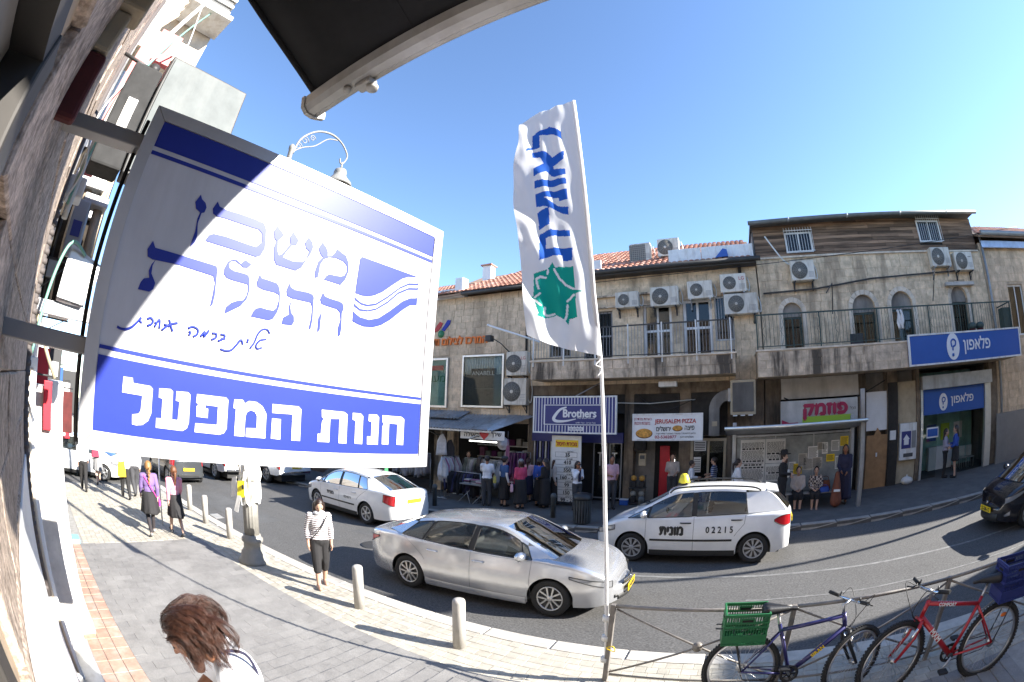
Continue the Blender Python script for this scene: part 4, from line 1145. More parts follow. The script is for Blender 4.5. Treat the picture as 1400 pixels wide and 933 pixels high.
for i, (pts, r_, mt_, lab) in enumerate((
    ([(-3.7, -.05, 4.3), (-3.75, .0, 5.2), (-3.9, .08, 6.0), (-4.4, .3, 7.2), (-5.2, .62, 8.9)], .03, 'cable_white', 'thick white pipe running up the sunlit wall'),
    ([(-3.66, -.06, 4.4), (-3.7, .0, 5.0), (-3.85, .1, 5.8), (-4.4, .38, 7.0), (-5.3, .7, 8.4)], .012, 'cable_green', 'thin green cable beside the white pipe on the wall'),
    ([(-3.62, -.1, 4.4), (-3.64, -.02, 4.7), (-3.66, -.1, 5.1), (-3.7, -.02, 5.5), (-4.0, .2, 6.2), (-4.4, .5, 6.7), (-4.6, .4, 7.6)], .01, 'cable_white', 'loose white cable looping over the red sign board'),
    ([(-3.62, -.1, 3.3), (-3.65, .0, 3.9), (-3.7, .1, 4.15), (-3.8, .25, 4.1)], .014, 'cable_green', 'pale green cable looping to the grey floodlight'))):
    mb = MB(); mb.tube(catmull(pts, 8), r_, 8); tag(mb.build('cable', mt_), lab, 'cable')
ln = thing('wall_fixture', 'rusty metal bracket of a folding awning arm on the wall left of the sign', 'bracket', (0, 0, 0))
mb = MB(); mb.box(-4.7, -4.5, -.1, .3, 4.9, 5.05, bev=.01); mb.box(-4.7, -4.62, .02, .22, 4.3, 4.9, bev=.01); mb.box(-4.72, -4.5, .1, .4, 4.75, 4.85, bev=.01); mb.build('plate', 'galvanised', ln)
mb = MB(); mb.tube([(-4.6, .3, 5.3), (-4.7, .32, 4.4), (-4.75, .3, 3.9)], .06, 8); mb.tube([(-4.62, .12, 5.3), (-4.62, .12, 4.4)], .05, 8); mb.build('arm', 'limestone_old', ln)
mb = MB(); mb.lathe([(.12, 0), (.14, .06), (.05, .12)], 16, Matrix.Translation((-4.6, .25, 5.35)) @ Matrix.Rotation(PI/2, 4, 'Y')); mb.build('pulley', 'dull_black', ln)
wl = thing('wall_lamp', 'small white square wall lamp catching the sun left of the sign', 'lamp', (-3.9, -.1, 4.58))
mb = MB(); mb.box(-.12, .1, -.02, .16, -.06, .12, bev=.02); mb.build('housing', 'white_paint', wl); mb = MB(); mb.tube([(0, -.14, 0), (0, 0, 0)], .02, 6); mb.build('stem', 'white_paint', wl)
gf = thing('floodlight', 'grey metal floodlight box on an arm left of the sign edge', 'floodlight', (-3.95, .16, 3.75))
mb = MB(); mb.add([(-.12,-.1,0),(.12,-.1,0),(.12,.16,-.02),(-.12,.16,-.02),(-.12,-.06,.42),(.12,-.06,.42),(.12,.3,.3),(-.12,.3,.3)], [(0,3,2,1),(4,5,6,7),(0,1,5,4),(1,2,6,5),(2,3,7,6),(3,0,4,7)]); mb.build('housing', 'galvanised', gf)
mb = MB(); mb.add([(.125,-.08,.03),(.125,.15,.01),(.125,.28,.28),(.125,-.05,.38)], [(0,1,2,3)]); mb.build('glass', 'aluminium', gf)
mb = MB(); mb.box(-.04, .05, -.32, .3, -.13, -.03); mb.build('arm', 'galvanised', gf)
mb = MB(); mb.tube([(0, -.28, -.12), (0, -.02, -.6)], .02, 6); mb.build('stay', 'beige', gf)
for i, (x, y0, y1, z0, z1, mt_, lab) in enumerate(((-5.3, .05, .16, 2.6, 3.1, 'red', 'narrow red sign hung by the white shop front'), (-7.5, .28, .62, 2.35, 2.95, 'maroon', 'small dark red hanging sign farther along the shops'), (-9.0, .1, .5, 2.7, 3.3, 'cell_blue', 'little blue hanging sign down the row of shops'), (-12, .2, .9, 2.6, 3.0, 'white_paint', 'white shop canopy board far down the row'))):
    o = thing('hanging_sign', lab, 'sign', (0, 0, 0)); mb = MB(); mb.box(x-.03, x+.03, y0, y1, z0, z1, bev=.008); mb.build('board', mt_, o); mb = MB(); mb.tube([(x, -.16, z1+.05), (x, y1, z1+.05)], .012, 6); mb.build('bracket', 'iron_black', o)
# more things crowding the shop wall down the row
for i, (nm, x, y0, y1, z0, z1, mt_, lab) in enumerate((
    ('air_conditioner', -7.6, .0, .42, 4.0, 4.7, 'ac_white', 'air conditioner end-on high on the sunlit house left of the sign'), ('air_conditioner', -9.5, .05, .5, 4.9, 5.6, 'ac_white', 'second air conditioner end-on farther along the sunlit house'),
    ('hanging_sign', -4.45, .02, .2, 4.2, 4.75, 'grey_frame', 'small grey box sign under the folded canopy'), ('hanging_sign', -6.9, .1, .34, 2.9, 3.6, 'letter_black', 'narrow black hanging sign past the red panel'),
    ('hanging_sign', -8.3, .2, .55, 2.2, 2.75, 'paper', 'white hanging sign with dark bands down the row'), ('hanging_sign', -10.4, .3, .8, 1.9, 2.5, 'red', 'bright red hanging sign far down the row'), ('hanging_sign', -13.5, .3, 1.2, 2.2, 3.3, 'letter_black', 'dark shop hanging far down the row above the crossing'))):
    o = thing(nm, lab, 'air conditioner' if nm[0] == 'a' else 'sign', (0, 0, 0)); mb = MB(); mb.box(x-.3 if nm[0] == 'a' else x-.04, x, y0, y1, z0, z1, bev=.015); mb.build('casing' if nm[0] == 'a' else 'board', mt_, o)
    mb = MB(); mb.tube([(x-.1, -.16, z0-.03), (x-.1, y1, z0-.03)], .014, 6); mb.tube([(x-.1, -.14, z0-.3), (x-.1, y1*.8, z0-.03)], .01, 6); mb.build('bracket', 'iron_black', o)
    mb = MB(); mb.box(x+.002, x+.008, lerp(y0, y1, .2), lerp(y0, y1, .8), lerp(z0, z1, .35), lerp(z0, z1, .62)); mb.build('grille' if nm[0] == 'a' else 'stripe', 'ac_grille' if nm[0] == 'a' else random.choice(['letter_white', 'red', 'navy']), o)
# upper storeys farther along: bay with an air conditioner cage against the sky
by = thing('bay_window', 'beige stone pilaster with a white slatted air conditioner cage against the sky', 'bay', (0, 0, 0))
mb = MB(); mb.box(-6.2, -5.5, -.2, .92, 7.35, 12.5, bev=.02); mb.build('pilaster', 'limestone_pale', by)
mb = MB(); mb.box(-5.48, -4.95, .2, .98, 8.02, 8.1); mb.build('shelf', 'white_metal', by)
for i in range(8):
    mb = MB(); mb.box(-5.45, -5.0, .32, .9, 8.14+i*.15, 8.2+i*.15); mb.build('slat', 'white_metal', by)
mb = MB(); mb.box(-5.42, -5.03, .35, .87, 8.11, 9.3); mb.build('unit', 'grille_dark', by)
N2 = thing('shop_house', 'pale stone house past the side street on the near side', 'building', (0, 0, 0))
opn = [(-28+i*-2.8, -26.8+i*-2.8, 4.2, 6) for i in range(12)]
mb = MB(); mb.box(-80, -24.3, -12, -.4, -3, 10); mb.build('wall', 'limestone_pale', N2)
for o in opn:
    mb = MB(); mb.box(o[0], o[1], -.42, -.36, o[2], o[3]); mb.build('window', 'window_glass', N2)
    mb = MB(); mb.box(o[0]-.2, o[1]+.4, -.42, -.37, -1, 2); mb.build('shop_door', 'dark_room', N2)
mb = MB(); mb.box(-80, -24.2, -.4, .8, 2.4, 2.5); mb.build('canopy', 'red_faded', N2)
# the house at the bend uphill on the right: it throws the long shadow over the bicycles
RB = thing('corner_house', 'stone corner house at the bend uphill on the right', 'building', (0, 0, 0))
mb = MB(); mb.box(16.2, 32, -6, 9.72, 0, 8.75); mb.build('wall', 'limestone', RB)
mb = MB(); mb.box(16.1, 32, -6.1, 9.8, 8.754, 8.95); mb.build('roof_slab', 'limestone_pale', RB)
for i in range(5):
    for z in (1.2, 5.2):
        mb = MB(); mb.box(16.14, 16.2, -4.5+i*2.8, -3.3+i*2.8, z, z+1.8); mb.build('window', 'window_glass', RB)

# outlines of the printed lettering, in millimetres on the face of the sign and on the cloth of the flag
SIGN = {"bandtop":[[-565,415],[547,410],[546,331],[-557,334]],"stripetop":[[-561,318],[553,317],[548,306],[-562,308]],"stripebot":[[-555,-202],[552,-201],[550,-209],[-557,-213]],"bandbot":[[-555,-227],[551,-224],[553,-406],[-551,-407]],"L":[[[-362,242],[-372,216],[-364,199],[-348,192],[-351,173],[-347,137],[-351,100],[-350,92],[-340,106],[-337,124],[-346,161],[-343,192],[-335,196],[-333,211],[-340,223],[-354,230]],[[-304,239],[-294,227],[-277,224],[-218,226],[-170,226],[-139,223],[-128,207],[-121,170],[-119,151],[-128,127],[-142,119],[-221,120],[-310,120],[-303,138],[-290,146],[-250,149],[-176,147],[-149,147],[-132,167],[-137,190],[-152,200],[-179,199],[-216,199],[-264,199],[-295,197],[-308,201],[-313,215]],[[-90,163],[-81,127],[-71,115],[-2,115],[15,129],[25,152],[39,181],[44,203],[37,219],[21,230],[12,209],[19,193],[32,187],[28,165],[17,148],[-16,140],[-54,143],[-46,161],[-30,188],[-16,191],[-12,209],[-36,229],[-44,209],[-37,189],[-58,153],[-68,145],[-75,155],[-81,186],[-65,208],[-73,216],[-94,229],[-101,212],[-95,191],[-86,184]],[[74,229],[64,207],[73,191],[85,183],[72,165],[66,133],[69,111],[79,116],[80,134],[80,157],[90,178],[109,190],[133,195],[165,192],[181,181],[184,166],[176,148],[162,141],[141,138],[119,137],[109,129],[102,115],[167,114],[182,136],[190,167],[185,193],[171,213],[133,225],[127,210],[117,197],[102,192],[100,205],[90,219]],[[106,74],[99,51],[107,38],[131,36],[164,35],[178,27],[184,6],[178,-21],[181,-51],[189,-43],[191,-18],[186,26],[191,42],[185,57],[172,61],[133,62],[116,64]],[[111,15],[102,-7],[104,-51],[112,-41],[111,-14]],[[-16,72],[-22,49],[-17,34],[0,31],[67,33],[75,21],[76,-12],[72,-50],[79,-44],[82,-16],[77,32],[76,51],[69,59],[51,61],[6,58],[-8,62]],[[3,31],[-6,6],[0,-16],[-19,-30],[-22,-50],[13,-47],[19,-36],[16,-20],[5,-11],[-1,7]],[[-118,73],[-123,50],[-118,37],[-97,33],[-60,34],[-45,31],[-42,14],[-46,-9],[-56,-18],[-77,-19],[-98,-18],[-112,-24],[-118,-32],[-124,-49],[-64,-48],[-52,-41],[-42,-21],[-37,1],[-42,37],[-49,54],[-57,62],[-87,64],[-109,64]],[[-185,87],[-199,95],[-214,93],[-225,83],[-232,63],[-230,46],[-219,38],[-201,36],[-165,36],[-151,36],[-146,22],[-148,6],[-156,-10],[-175,-16],[-193,-26],[-205,-40],[-207,-59],[-193,-50],[-162,-29],[-146,-7],[-142,18],[-147,49],[-153,61],[-166,63],[-202,62],[-217,67],[-221,77],[-213,89],[-201,90],[-185,84],[-175,79],[-160,82],[-150,94],[-170,101],[-179,96]],[[-464,79],[-474,54],[-468,36],[-452,32],[-370,37],[-261,33],[-252,16],[-252,-19],[-254,-51],[-247,-43],[-245,-17],[-250,34],[-252,51],[-257,61],[-273,62],[-368,63],[-452,63]],[[-442,34],[-451,19],[-455,2],[-449,-16],[-464,-21],[-471,-32],[-475,-51],[-440,-50],[-430,-41],[-428,-25],[-437,-14],[-445,-4],[-447,16]]],"logo":[[[229,221],[235,229],[244,230],[487,229],[450,220],[422,205],[385,174],[339,134],[309,115],[281,104],[252,101],[228,104]],[[228,88],[256,77],[282,77],[318,90],[363,125],[415,172],[454,197],[501,209],[501,202],[455,190],[416,166],[364,118],[319,83],[283,71],[257,71],[228,82]],[[229,67],[254,56],[285,59],[320,73],[366,108],[411,153],[456,180],[502,191],[501,184],[457,173],[412,146],[367,101],[321,67],[286,54],[255,50],[229,60]],[[229,41],[258,29],[295,28],[336,43],[381,78],[433,124],[467,144],[502,153],[502,127],[470,118],[437,93],[385,46],[349,21],[313,6],[277,2],[251,5],[230,11]]],"logoframe":[[235,229],[499,231],[499,-49],[233,-49]],"W":[[[-478,-267],[-451,-266],[-448,-278],[-398,-278],[-390,-284],[-390,-345],[-398,-364],[-414,-376],[-432,-379],[-444,-378],[-445,-354],[-427,-350],[-421,-342],[-419,-305],[-478,-305]],[[-372,-280],[-339,-277],[-331,-282],[-329,-352],[-312,-352],[-310,-305],[-321,-304],[-321,-280],[-287,-278],[-279,-284],[-279,-355],[-284,-370],[-297,-378],[-375,-378],[-375,-354],[-360,-353],[-360,-304],[-371,-303]],[[-260,-279],[-173,-277],[-165,-283],[-165,-359],[-173,-372],[-187,-377],[-261,-377],[-260,-354],[-195,-352],[-195,-304],[-233,-304],[-233,-312],[-224,-313],[-224,-337],[-257,-337],[-259,-311],[-254,-305],[-261,-301]],[[-147,-279],[-121,-277],[-113,-286],[-101,-278],[-77,-278],[-57,-288],[-43,-308],[-43,-376],[-105,-376],[-105,-352],[-72,-350],[-73,-316],[-81,-305],[-94,-303],[-104,-308],[-109,-319],[-110,-376],[-141,-376],[-140,-304],[-148,-302]],[[-26,-278],[62,-276],[72,-284],[73,-376],[43,-376],[43,-301],[-25,-303]],[[-24,-318],[5,-318],[6,-376],[-25,-375]],[[144,-278],[228,-278],[241,-285],[242,-376],[212,-376],[211,-301],[177,-303],[177,-375],[134,-375],[134,-351],[145,-351],[147,-315],[153,-304],[146,-301]],[[261,-278],[293,-278],[303,-286],[304,-376],[274,-375],[273,-302],[262,-300]],[[326,-278],[360,-277],[369,-285],[369,-376],[324,-376],[323,-350],[339,-350],[339,-302],[326,-300]],[[383,-277],[467,-277],[481,-285],[481,-375],[451,-374],[451,-304],[414,-302],[414,-375],[386,-374],[385,-315],[390,-306],[385,-300]]],"H":[[[-515,-152],[-505,-155],[-489,-154],[-473,-146],[-459,-131],[-449,-117]],[[-449,-117],[-452,-125],[-444,-130]],[[-431,-118],[-422,-113],[-414,-118],[-416,-127],[-428,-134]],[[-407,-133],[-395,-111],[-392,-134]],[[-408,-122],[-400,-122]],[[-367,-106],[-361,-119],[-352,-134]],[[-384,-137],[-366,-120],[-341,-110]],[[-380,-121],[-363,-123]],[[-308,-118],[-295,-111],[-279,-115],[-279,-128],[-290,-136]],[[-305,-125],[-299,-127],[-303,-135]],[[-268,-132],[-257,-116],[-258,-131],[-245,-111]],[[-235,-117],[-222,-116],[-222,-126],[-234,-134]],[[-209,-115],[-196,-115],[-198,-124],[-214,-134]],[[-205,-127],[-193,-123]],[[-204,-153],[-188,-155],[-170,-150],[-157,-135],[-144,-118],[-137,-130]],[[-122,-112],[-124,-123]],[[-56,-85],[-65,-75],[-81,-78],[-94,-94],[-102,-119],[-113,-136]],[[-65,-102],[-84,-109],[-95,-124],[-90,-133],[-76,-128]]]}
FLAG = {"blue":[[[518,6623],[381,6542],[372,6418],[463,6485],[511,6506],[644,6488],[638,6294],[712,6282],[799,6223],[792,6272],[744,6297],[728,6316],[733,6512]],[[728,6223],[602,6239],[554,6223],[492,6148],[357,6237],[355,6124],[483,6010],[471,5973],[348,5981],[342,5902],[457,5866],[503,5881],[564,5946],[710,5862],[714,5967],[595,6059],[633,6146],[727,6139]],[[702,5811],[534,5826],[343,5852],[337,5775],[505,5740],[699,5721]],[[689,5650],[505,5683],[331,5704],[327,5570],[424,5558],[428,5599],[596,5597],[514,5544],[432,5493],[321,5473],[316,5379],[389,5400],[522,5468],[581,5490],[678,5492]],[[670,5411],[625,5447],[536,5476],[534,5401],[530,5264],[645,5198],[650,5275]],[[641,5142],[521,5197],[308,5184],[309,5109],[470,5122],[569,5098],[569,4966],[420,4978],[285,4975],[288,4826],[388,4825],[391,4890],[505,4879],[639,4831]]],"green":[[[695,4689],[505,4751],[280,4760],[243,4215],[373,4190],[454,4239],[583,4197],[640,4254],[700,4422]],[[546,4742],[500,4813],[471,4751]],[[281,4509],[192,4489],[275,4454]],[[725,4431],[681,4465],[680,4402]],[[386,4206],[332,4137],[311,4226]],[[656,4221],[629,4271],[599,4208]]],"arc":[[[480,4733],[430,4637],[356,4560],[274,4512]],[[275,4449],[340,4390]],[[340,4348],[348,4239],[365,4190]],[[546,4724],[551,4689]],[[571,4645],[629,4654],[670,4628],[661,4576],[644,4525]],[[632,4473],[684,4431]],[[683,4397],[617,4341]],[[576,4321],[580,4255],[559,4230],[478,4255]]],"pole":[[-179,1023],[-83,2218],[-40,2977],[0,3799],[61,4482],[122,5696],[195,7052]],"left":[[758,4027],[794,4321],[824,4640],[874,5148],[942,5607],[943,6005],[892,6436],[896,6669]],"bot":[[758,4027],[621,3952],[344,3887],[30,3814]],"top":[[896,6669],[707,6807],[195,7052]]}
# ---------------------------------------------------------------- the projecting lightbox sign
LB = thing('lightbox_sign', 'big white and blue lightbox sign hung out from the near wall', 'lightbox sign')
sm_ = Matrix(((0.1316, 0.9913, 0.0037), (0.9909, -0.1316, 0.0280), (-0.0283, 0.0, 0.9996)))
# sign frame: x across the face (towards the road), y into the box (away from the face), z up
xa = Vector((0.13155, 0.99091, -0.02829)).normalized(); ya = Vector((-0.9913, 0.1316, 0)).normalized(); za = xa.cross(ya) * -1
if za.z < 0: za = -za
ya = za.cross(xa)
if ya.x > 0: ya = -ya
LB.matrix_world = Matrix(((xa.x, ya.x, za.x, -1.1139), (xa.y, ya.y, za.y, 0.7252), (xa.z, ya.z, za.z, 3.2+.2697), (0, 0, 0, 1)))
W2, H2, FR, DP = .600, .4535, .040, .17
mb = MB(); mb.box(-W2+.006, W2-.006, .02, DP-.004, -H2+.006, H2-.006, bev=.004); mb.build('box', 'grey_frame', LB)
for nm, (x0, x1, z0, z1) in (('t', (-W2, W2, H2-FR, H2)), ('b', (-W2, W2, -H2, -H2+FR)), ('l', (-W2, -W2+FR, -H2, H2)), ('r', (W2-FR, W2, -H2, H2))):
    # mitred aluminium edge profile
    mb = MB()
    if nm in 'tb':
        zo, zi = (z1, z0) if nm == 't' else (z0, z1)
        pl = [(x0, zo), (x1, zo), (x1-FR, zi), (x0+FR, zi)]
    else:
        xo, xi = (x0, x1) if nm == 'l' else (x1, x0)
        pl = [(xo, z0), (xo, z1), (xi, z1-FR), (xi, z0+FR)]
    ctr = (sum(p[0] for p in pl)/4, sum(p[1] for p in pl)/4)
    pl = [(c[0]+(ctr[0]-c[0])*.002, c[1]+(ctr[1]-c[1])*.002) for c in pl]
    mb.prism(pl, -.005, .03); mb.build('frame', 'frame_alu' if 'frame_alu' in M else mat('frame_alu', (.5, .5, .51), .4, .25, var=.06, scale=9), LB, None, None, True)
    mb = MB(); mb.box(x0 if nm in 'tbl' else W2-.004, x1 if nm in 'tbr' else -W2+.004, .031, DP, z0 if nm in 'blr' else H2-.004, z1 if nm in 'tlr' else -H2+.004); mb.build('side', 'grey_frame', LB)
mb = MB(); mb.box(-W2+FR-.004, W2-FR+.004, .0, .012, -H2+FR-.004, H2-FR+.004); mb.build('panel', 'sign_white', LB)
def flat(poly, mt, nm, y=-.0022, th=.002, par=LB):
    mb = MB(); mb.prism([(p[0]/1000, p[1]/1000) for p in poly], y, y+th); mb.build(nm, mt, par, None, None, True)
def box_of(q): return [(min(max(p[0], -555), 553), p[1]) for p in q]
flat([(-558, 412), (556, 412), (556, 332), (-558, 332)], 'blue_print', 'band')
flat([(-558, 318), (556, 318), (556, 307), (-558, 307)], 'blue_print', 'stripe')
flat([(-558, -202), (556, -202), (556, -211), (-558, -211)], 'blue_print', 'stripe')
flat([(-558, -226), (556, -226), (556, -406), (-558, -406)], 'blue_print', 'band')
for q in SIGN['L']: flat(q, 'blue_print', 'letter')
for q in SIGN['logo']: flat(q, 'blue_print', 'emblem')
for q in SIGN['W']: flat(q, 'sign_white', 'letter', -.0044, .002)
mb = MB(); q = [(p[0]/1000, -.001, p[1]/1000) for p in SIGN['logoframe']]
mb.tube(q+[q[0]], .0012, 4); mb.build('emblem_outline', 'blue_print', LB)
mb = MB()
for st in SIGN['H']:
    P = catmull([(p[0]/1000, -.001, p[1]/1000) for p in st], 4); mb.tube(P, .0034, 5)
mb.build('handwriting', 'blue_print', LB)
for z in (.36, -.21):
    mb = MB(); mb.box(-W2-.32, -W2+.02, .05, .11, z-.022, z+.022, bev=.004); mb.build('bracket_arm', 'grey_frame', LB)
    mb = MB(); mb.box(-W2-.335, -W2-.31, .0, .17, z-.1, z+.1, bev=.004); mb.build('wall_plate', 'iron_black', LB)
mb = MB(); mb.tube([(-W2-.012, .1, -H2), (-W2-.02, .11, 0), (-W2-.012, .1, H2)], .008, 6); mb.build('cable', 'cable_black', LB)
mb = MB(); mb.tube([(.0, 0, H2), (.0, 0, H2+.012)], .008, 8); mb.build('screw', 'steel', LB, (-.115, .01, 0))

# ---------------------------------------------------------------- awning overhead
AW = thing('awning', 'black folding arm awning with an aluminium front bar overhead', 'awning')
X0, X1 = -1.35, 1.9
AK = .83
def alongx(poly, x0, x1):
    """y-z profile swept along x"""
    mb = MB(); n = len(poly); q_ = [(.97+(p[0]-.97)*.74, 1.36+(p[1]-1.36)*.74) for p in poly]; vs = [(x, p[0]*AK, p[1]*AK+3.2+.085*(x-X0)) for x in (x0, x1) for p in q_]
    fs = [(i, (i+1) % n, n+(i+1) % n, n+i) for i in range(n)] + [tuple(reversed(range(n))), tuple(range(n, 2*n))]
    return mb.add(vs, fs)
mb = alongx([(.86, 1.44), (.875, 1.37), (.91, 1.34), (.965, 1.335), (.985, 1.36), (.97, 1.41), (.93, 1.45)], X0, X1); mb.build('front_bar', 'bar_alu' if 'bar_alu' in M else mat('bar_alu', (.46, .45, .42), .5, .15, var=.14, scale=4, bump=.08, stain=((.3, .27, .23), .4, 6)), AW, None, None, True)
mb = alongx([(.968, 1.36), (1.0, 1.345), (1.012, 1.352), (1.004, 1.364), (.98, 1.378)], X0-.01, X1); mb.build('groove_lip', 'bar_alu', AW, None, None, True)
mb = alongx([(.99, 1.385), (1.05, 1.36), (1.062, 1.368), (1.055, 1.40), (1.0, 1.43), (.975, 1.42)], X0-.01, X1); mb.build('valance_rail', 'bar_alu', AW, None, None, True)
mb = alongx([(.982, 1.38), (1.0, 1.366), (1.02, 1.37), (1.0, 1.39)], X0, X1); mb.build('groove', 'grille_dark', AW, None, None, True)
mb = alongx([(.85, 1.445), (.868, 1.365), (.91, 1.33), (.97, 1.326), (1.01, 1.338), (1.066, 1.36), (1.062, 1.41), (.94, 1.462)], X0-.022, X0-.004); mb.build('end_cap', 'bar_alu', AW, None, None, True)
rows = []
for j in range(9):
    t = j/8; y = lerp(.77, -.2, t); z = lerp(1.195, 1.78, t) - .03*math.sin(PI*t)
    rows.append([(lerp(X0+.03, X1, i/20), y, z-.01+3.2+.085*(X1-X0)*i/20+.006*math.sin(i*1.7+j)) for i in range(21)])
mb = MB(); mb.grid(rows); o = mb.build('fabric', 'black_fabric', AW); o.modifiers.new('t', 'SOLIDIFY').thickness = .004
mb = MB(); mb.tube([r_[0] for r_ in rows], .014, 8); mb.build('hem', 'black_fabric', AW)
for i in range(1, 6):
    mb = MB(); mb.tube([(lerp(X0, X1, i/6), r_[0][1], r_[0][2]-.004+.085*(X1-X0)*i/6) for r_ in rows], .005, 5); mb.build('seam', 'black_fabric', AW)
ab = MB(); ab.box(-.04, .04, -.02, .03, -.03, .0, bev=.01); ab.build('arm_clamp', 'bar_alu', AW, (-1.06, .805, 1.145+3.2))
mb = MB(); mb.lathe([(.022, -.01), (.024, .005), (.019, .008), (.018, .003), (.008, .003), (.008, .009)], 18); mb.build('pivot', 'bar_alu', AW, (-1.03, .82, 1.105+3.2)); bpy.context.view_layer.objects
AW.children[-1].rotation_euler = (PI*.9, 0, 0)
mb = MB(); mb.lathe([(.016, -.01), (.017, .006), (.009, .008), (.009, .002)], 14); mb.build('bolt', 'bar_alu', AW, (-1.13, .782, 1.125+3.2)); AW.children[-1].rotation_euler = (PI*.9, 0, 0)

# ---------------------------------------------------------------- feather flag on the railing post
FG = thing('flag', 'tall white flag with blue lettering and green star on a leaning pole', 'flag')
FO = Vector((-1.32, 4.407, 0)); FE = Vector((-.9302, -.3671, 0)); FN = Vector((.3671, -.9302, 0))   # FN faces the camera side
def fpt(a, z, off=0.0): return FO + FE*(a/1000) + Vector((0, 0, z/1000)) + FN*off
PO = [(z, a) for a, z in FLAG['pole']]; LE = [(z, a) for a, z in FLAG['left']]
BO = sorted(FLAG['bot']); TO = sorted(FLAG['top'])
poly_in = lambda P, x, y: sum(((P[i][1] > y) != (P[i-1][1] > y)) and (x < (P[i-1][0]-P[i][0])*(y-P[i][1])/(P[i-1][1]-P[i][1])+P[i][0]) for i in range(len(P))) % 2 == 1
def seg_d(p, q, x, y):
    dx, dy = q[0]-p[0], q[1]-p[1]; L2 = dx*dx+dy*dy; t = max(0, min(1, ((x-p[0])*dx+(y-p[1])*dy)/L2)) if L2 else 0
    return math.hypot(x-p[0]-t*dx, y-p[1]-t*dy)
NU, NV = 110, 380
def fold(u, v):
    a = 0.055*math.sin(5.5*v*PI + 3.2*u + .8)*u**1.3 + 0.035*math.sin(7*u*PI+4*v) * (u*(1-u)*2) + .028*math.sin(2.4*PI*(u*1.6+v*2.2))*u
    a += .16*max(0, v-.62)*math.sin(9*u+7*v)+.07*max(0, v-.66)*math.sin(23*u-13*v+1)   # the gathered foot
    a += .012*math.sin(17*v*PI+6*u)*u+.010*math.sin(26*u+31*v)*min(1, u*3)
    a += .05*math.exp(-((v-.05)/.06)**2)*math.sin(8*u)*u
    return a*.72
grid = []
for j in range(NV+1):
    v = j/NV; rw = []
    for i in range(NU+1):
        u = i/NU
        zp = lerp(7052, 3799, v); ap = interp(PO, zp)
        zl = lerp(6669, 4027, v); al = interp(LE, zl)
        a = lerp(ap, al, u); z = lerp(zp, zl, u)
        if v < .1: z += (interp(TO, a)-lerp(7052, 6669, u))*(1-v/.1)
        if v > .8: z += (interp(BO, a)-lerp(3799, 4027, u))*((v-.8)/.2)
        rw.append((a, z, fold(u, v)))
    grid.append(rw)
vs = [fpt(*p) for rw in grid for p in rw]
sets = {'cloth': [], 'lettering': [], 'emblem': [], 'emblem_line': []}
bb = lambda P: (min(p[0] for p in P), max(p[0] for p in P), min(p[1] for p in P), max(p[1] for p in P))
BL = [(q, bb(q)) for q in FLAG['blue']]; GR = [(q, bb(q)) for q in FLAG['green']]
for j in range(NV):
    for i in range(NU):
        c = grid[j][i]; e = grid[j+1][i+1]; x, y = (c[0]+e[0])/2, (c[1]+e[1])/2; k = 'cloth'
        if any(b[0] <= x <= b[1] and b[2] <= y <= b[3] and poly_in(q, x, y) for q, b in BL): k = 'lettering'
        elif any(b[0] <= x <= b[1] and b[2] <= y <= b[3] and poly_in(q, x, y) for q, b in GR):
            k = 'emblem'
            if any(seg_d(st[m_], st[m_+1], x, y) < 12 for st in FLAG['arc'] for m_ in range(len(st)-1)): k = 'emblem_line'
        n = NU+1
        sets[k].append((j*n+i, (j+1)*n+i, (j+1)*n+i+1, j*n+i+1))
cloth_mat('flag_white', (.82, .82, .83), .5, .02); cloth_mat('flag_blue', (.012, .11, .52), .4, .03); cloth_mat('flag_green', (.0, .34, .27), .4, .05)
cl = None
for nm, mt_ in (('cloth', 'flag_white'), ('lettering', 'flag_blue'), ('emblem', 'flag_green'), ('emblem_line', 'flag_white')):
    used = sorted({i for f in sets[nm] for i in f}); rm = {o_: k for k, o_ in enumerate(used)}
    mb = MB(); mb.add([vs[i] for i in used], [tuple(rm[i] for i in f) for f in sets[nm]], None, True)
    mb.build(nm, mt_, FG)
PP = [fpt(a, z) for z, a in PO]
mb = MB(); mb.tube([(-1.075, 4.47, .13)] + [tuple(p) for p in PP], [.022]*4+[.018]*2+[.014]*2, 12); mb.build('pole', 'white_paint', FG)
mb = MB(); mb.tube([tuple(fpt(a+14, z, -.004)) for z, a in PO if z > 3790], .021, 8); mb.build('sleeve', 'flag_white', FG)
for z in (.42, .72, .98):
    mb = MB(); mb.lathe([(.052, -.03), (.052, .03)], 14); mb.build('tape', 'paper', FG, (-1.09-.05*z, 4.465, z))
mb = MB(); mb.tube(catmull([(-1.31, 4.40, 3.78), (-1.36, 4.36, 3.72), (-1.30, 4.38, 3.68), (-1.34, 4.35, 3.6)], 4), .008, 6); mb.build('cord', 'paper', FG)
mb = MB(); mb.tube(catmull([(-1.1, 4.4, .62), (-1.02, 4.38, .66), (-1.0, 4.4, .58), (-1.1, 4.41, .6)], 4), .006, 6); mb.build('tie', 'yellow', FG)

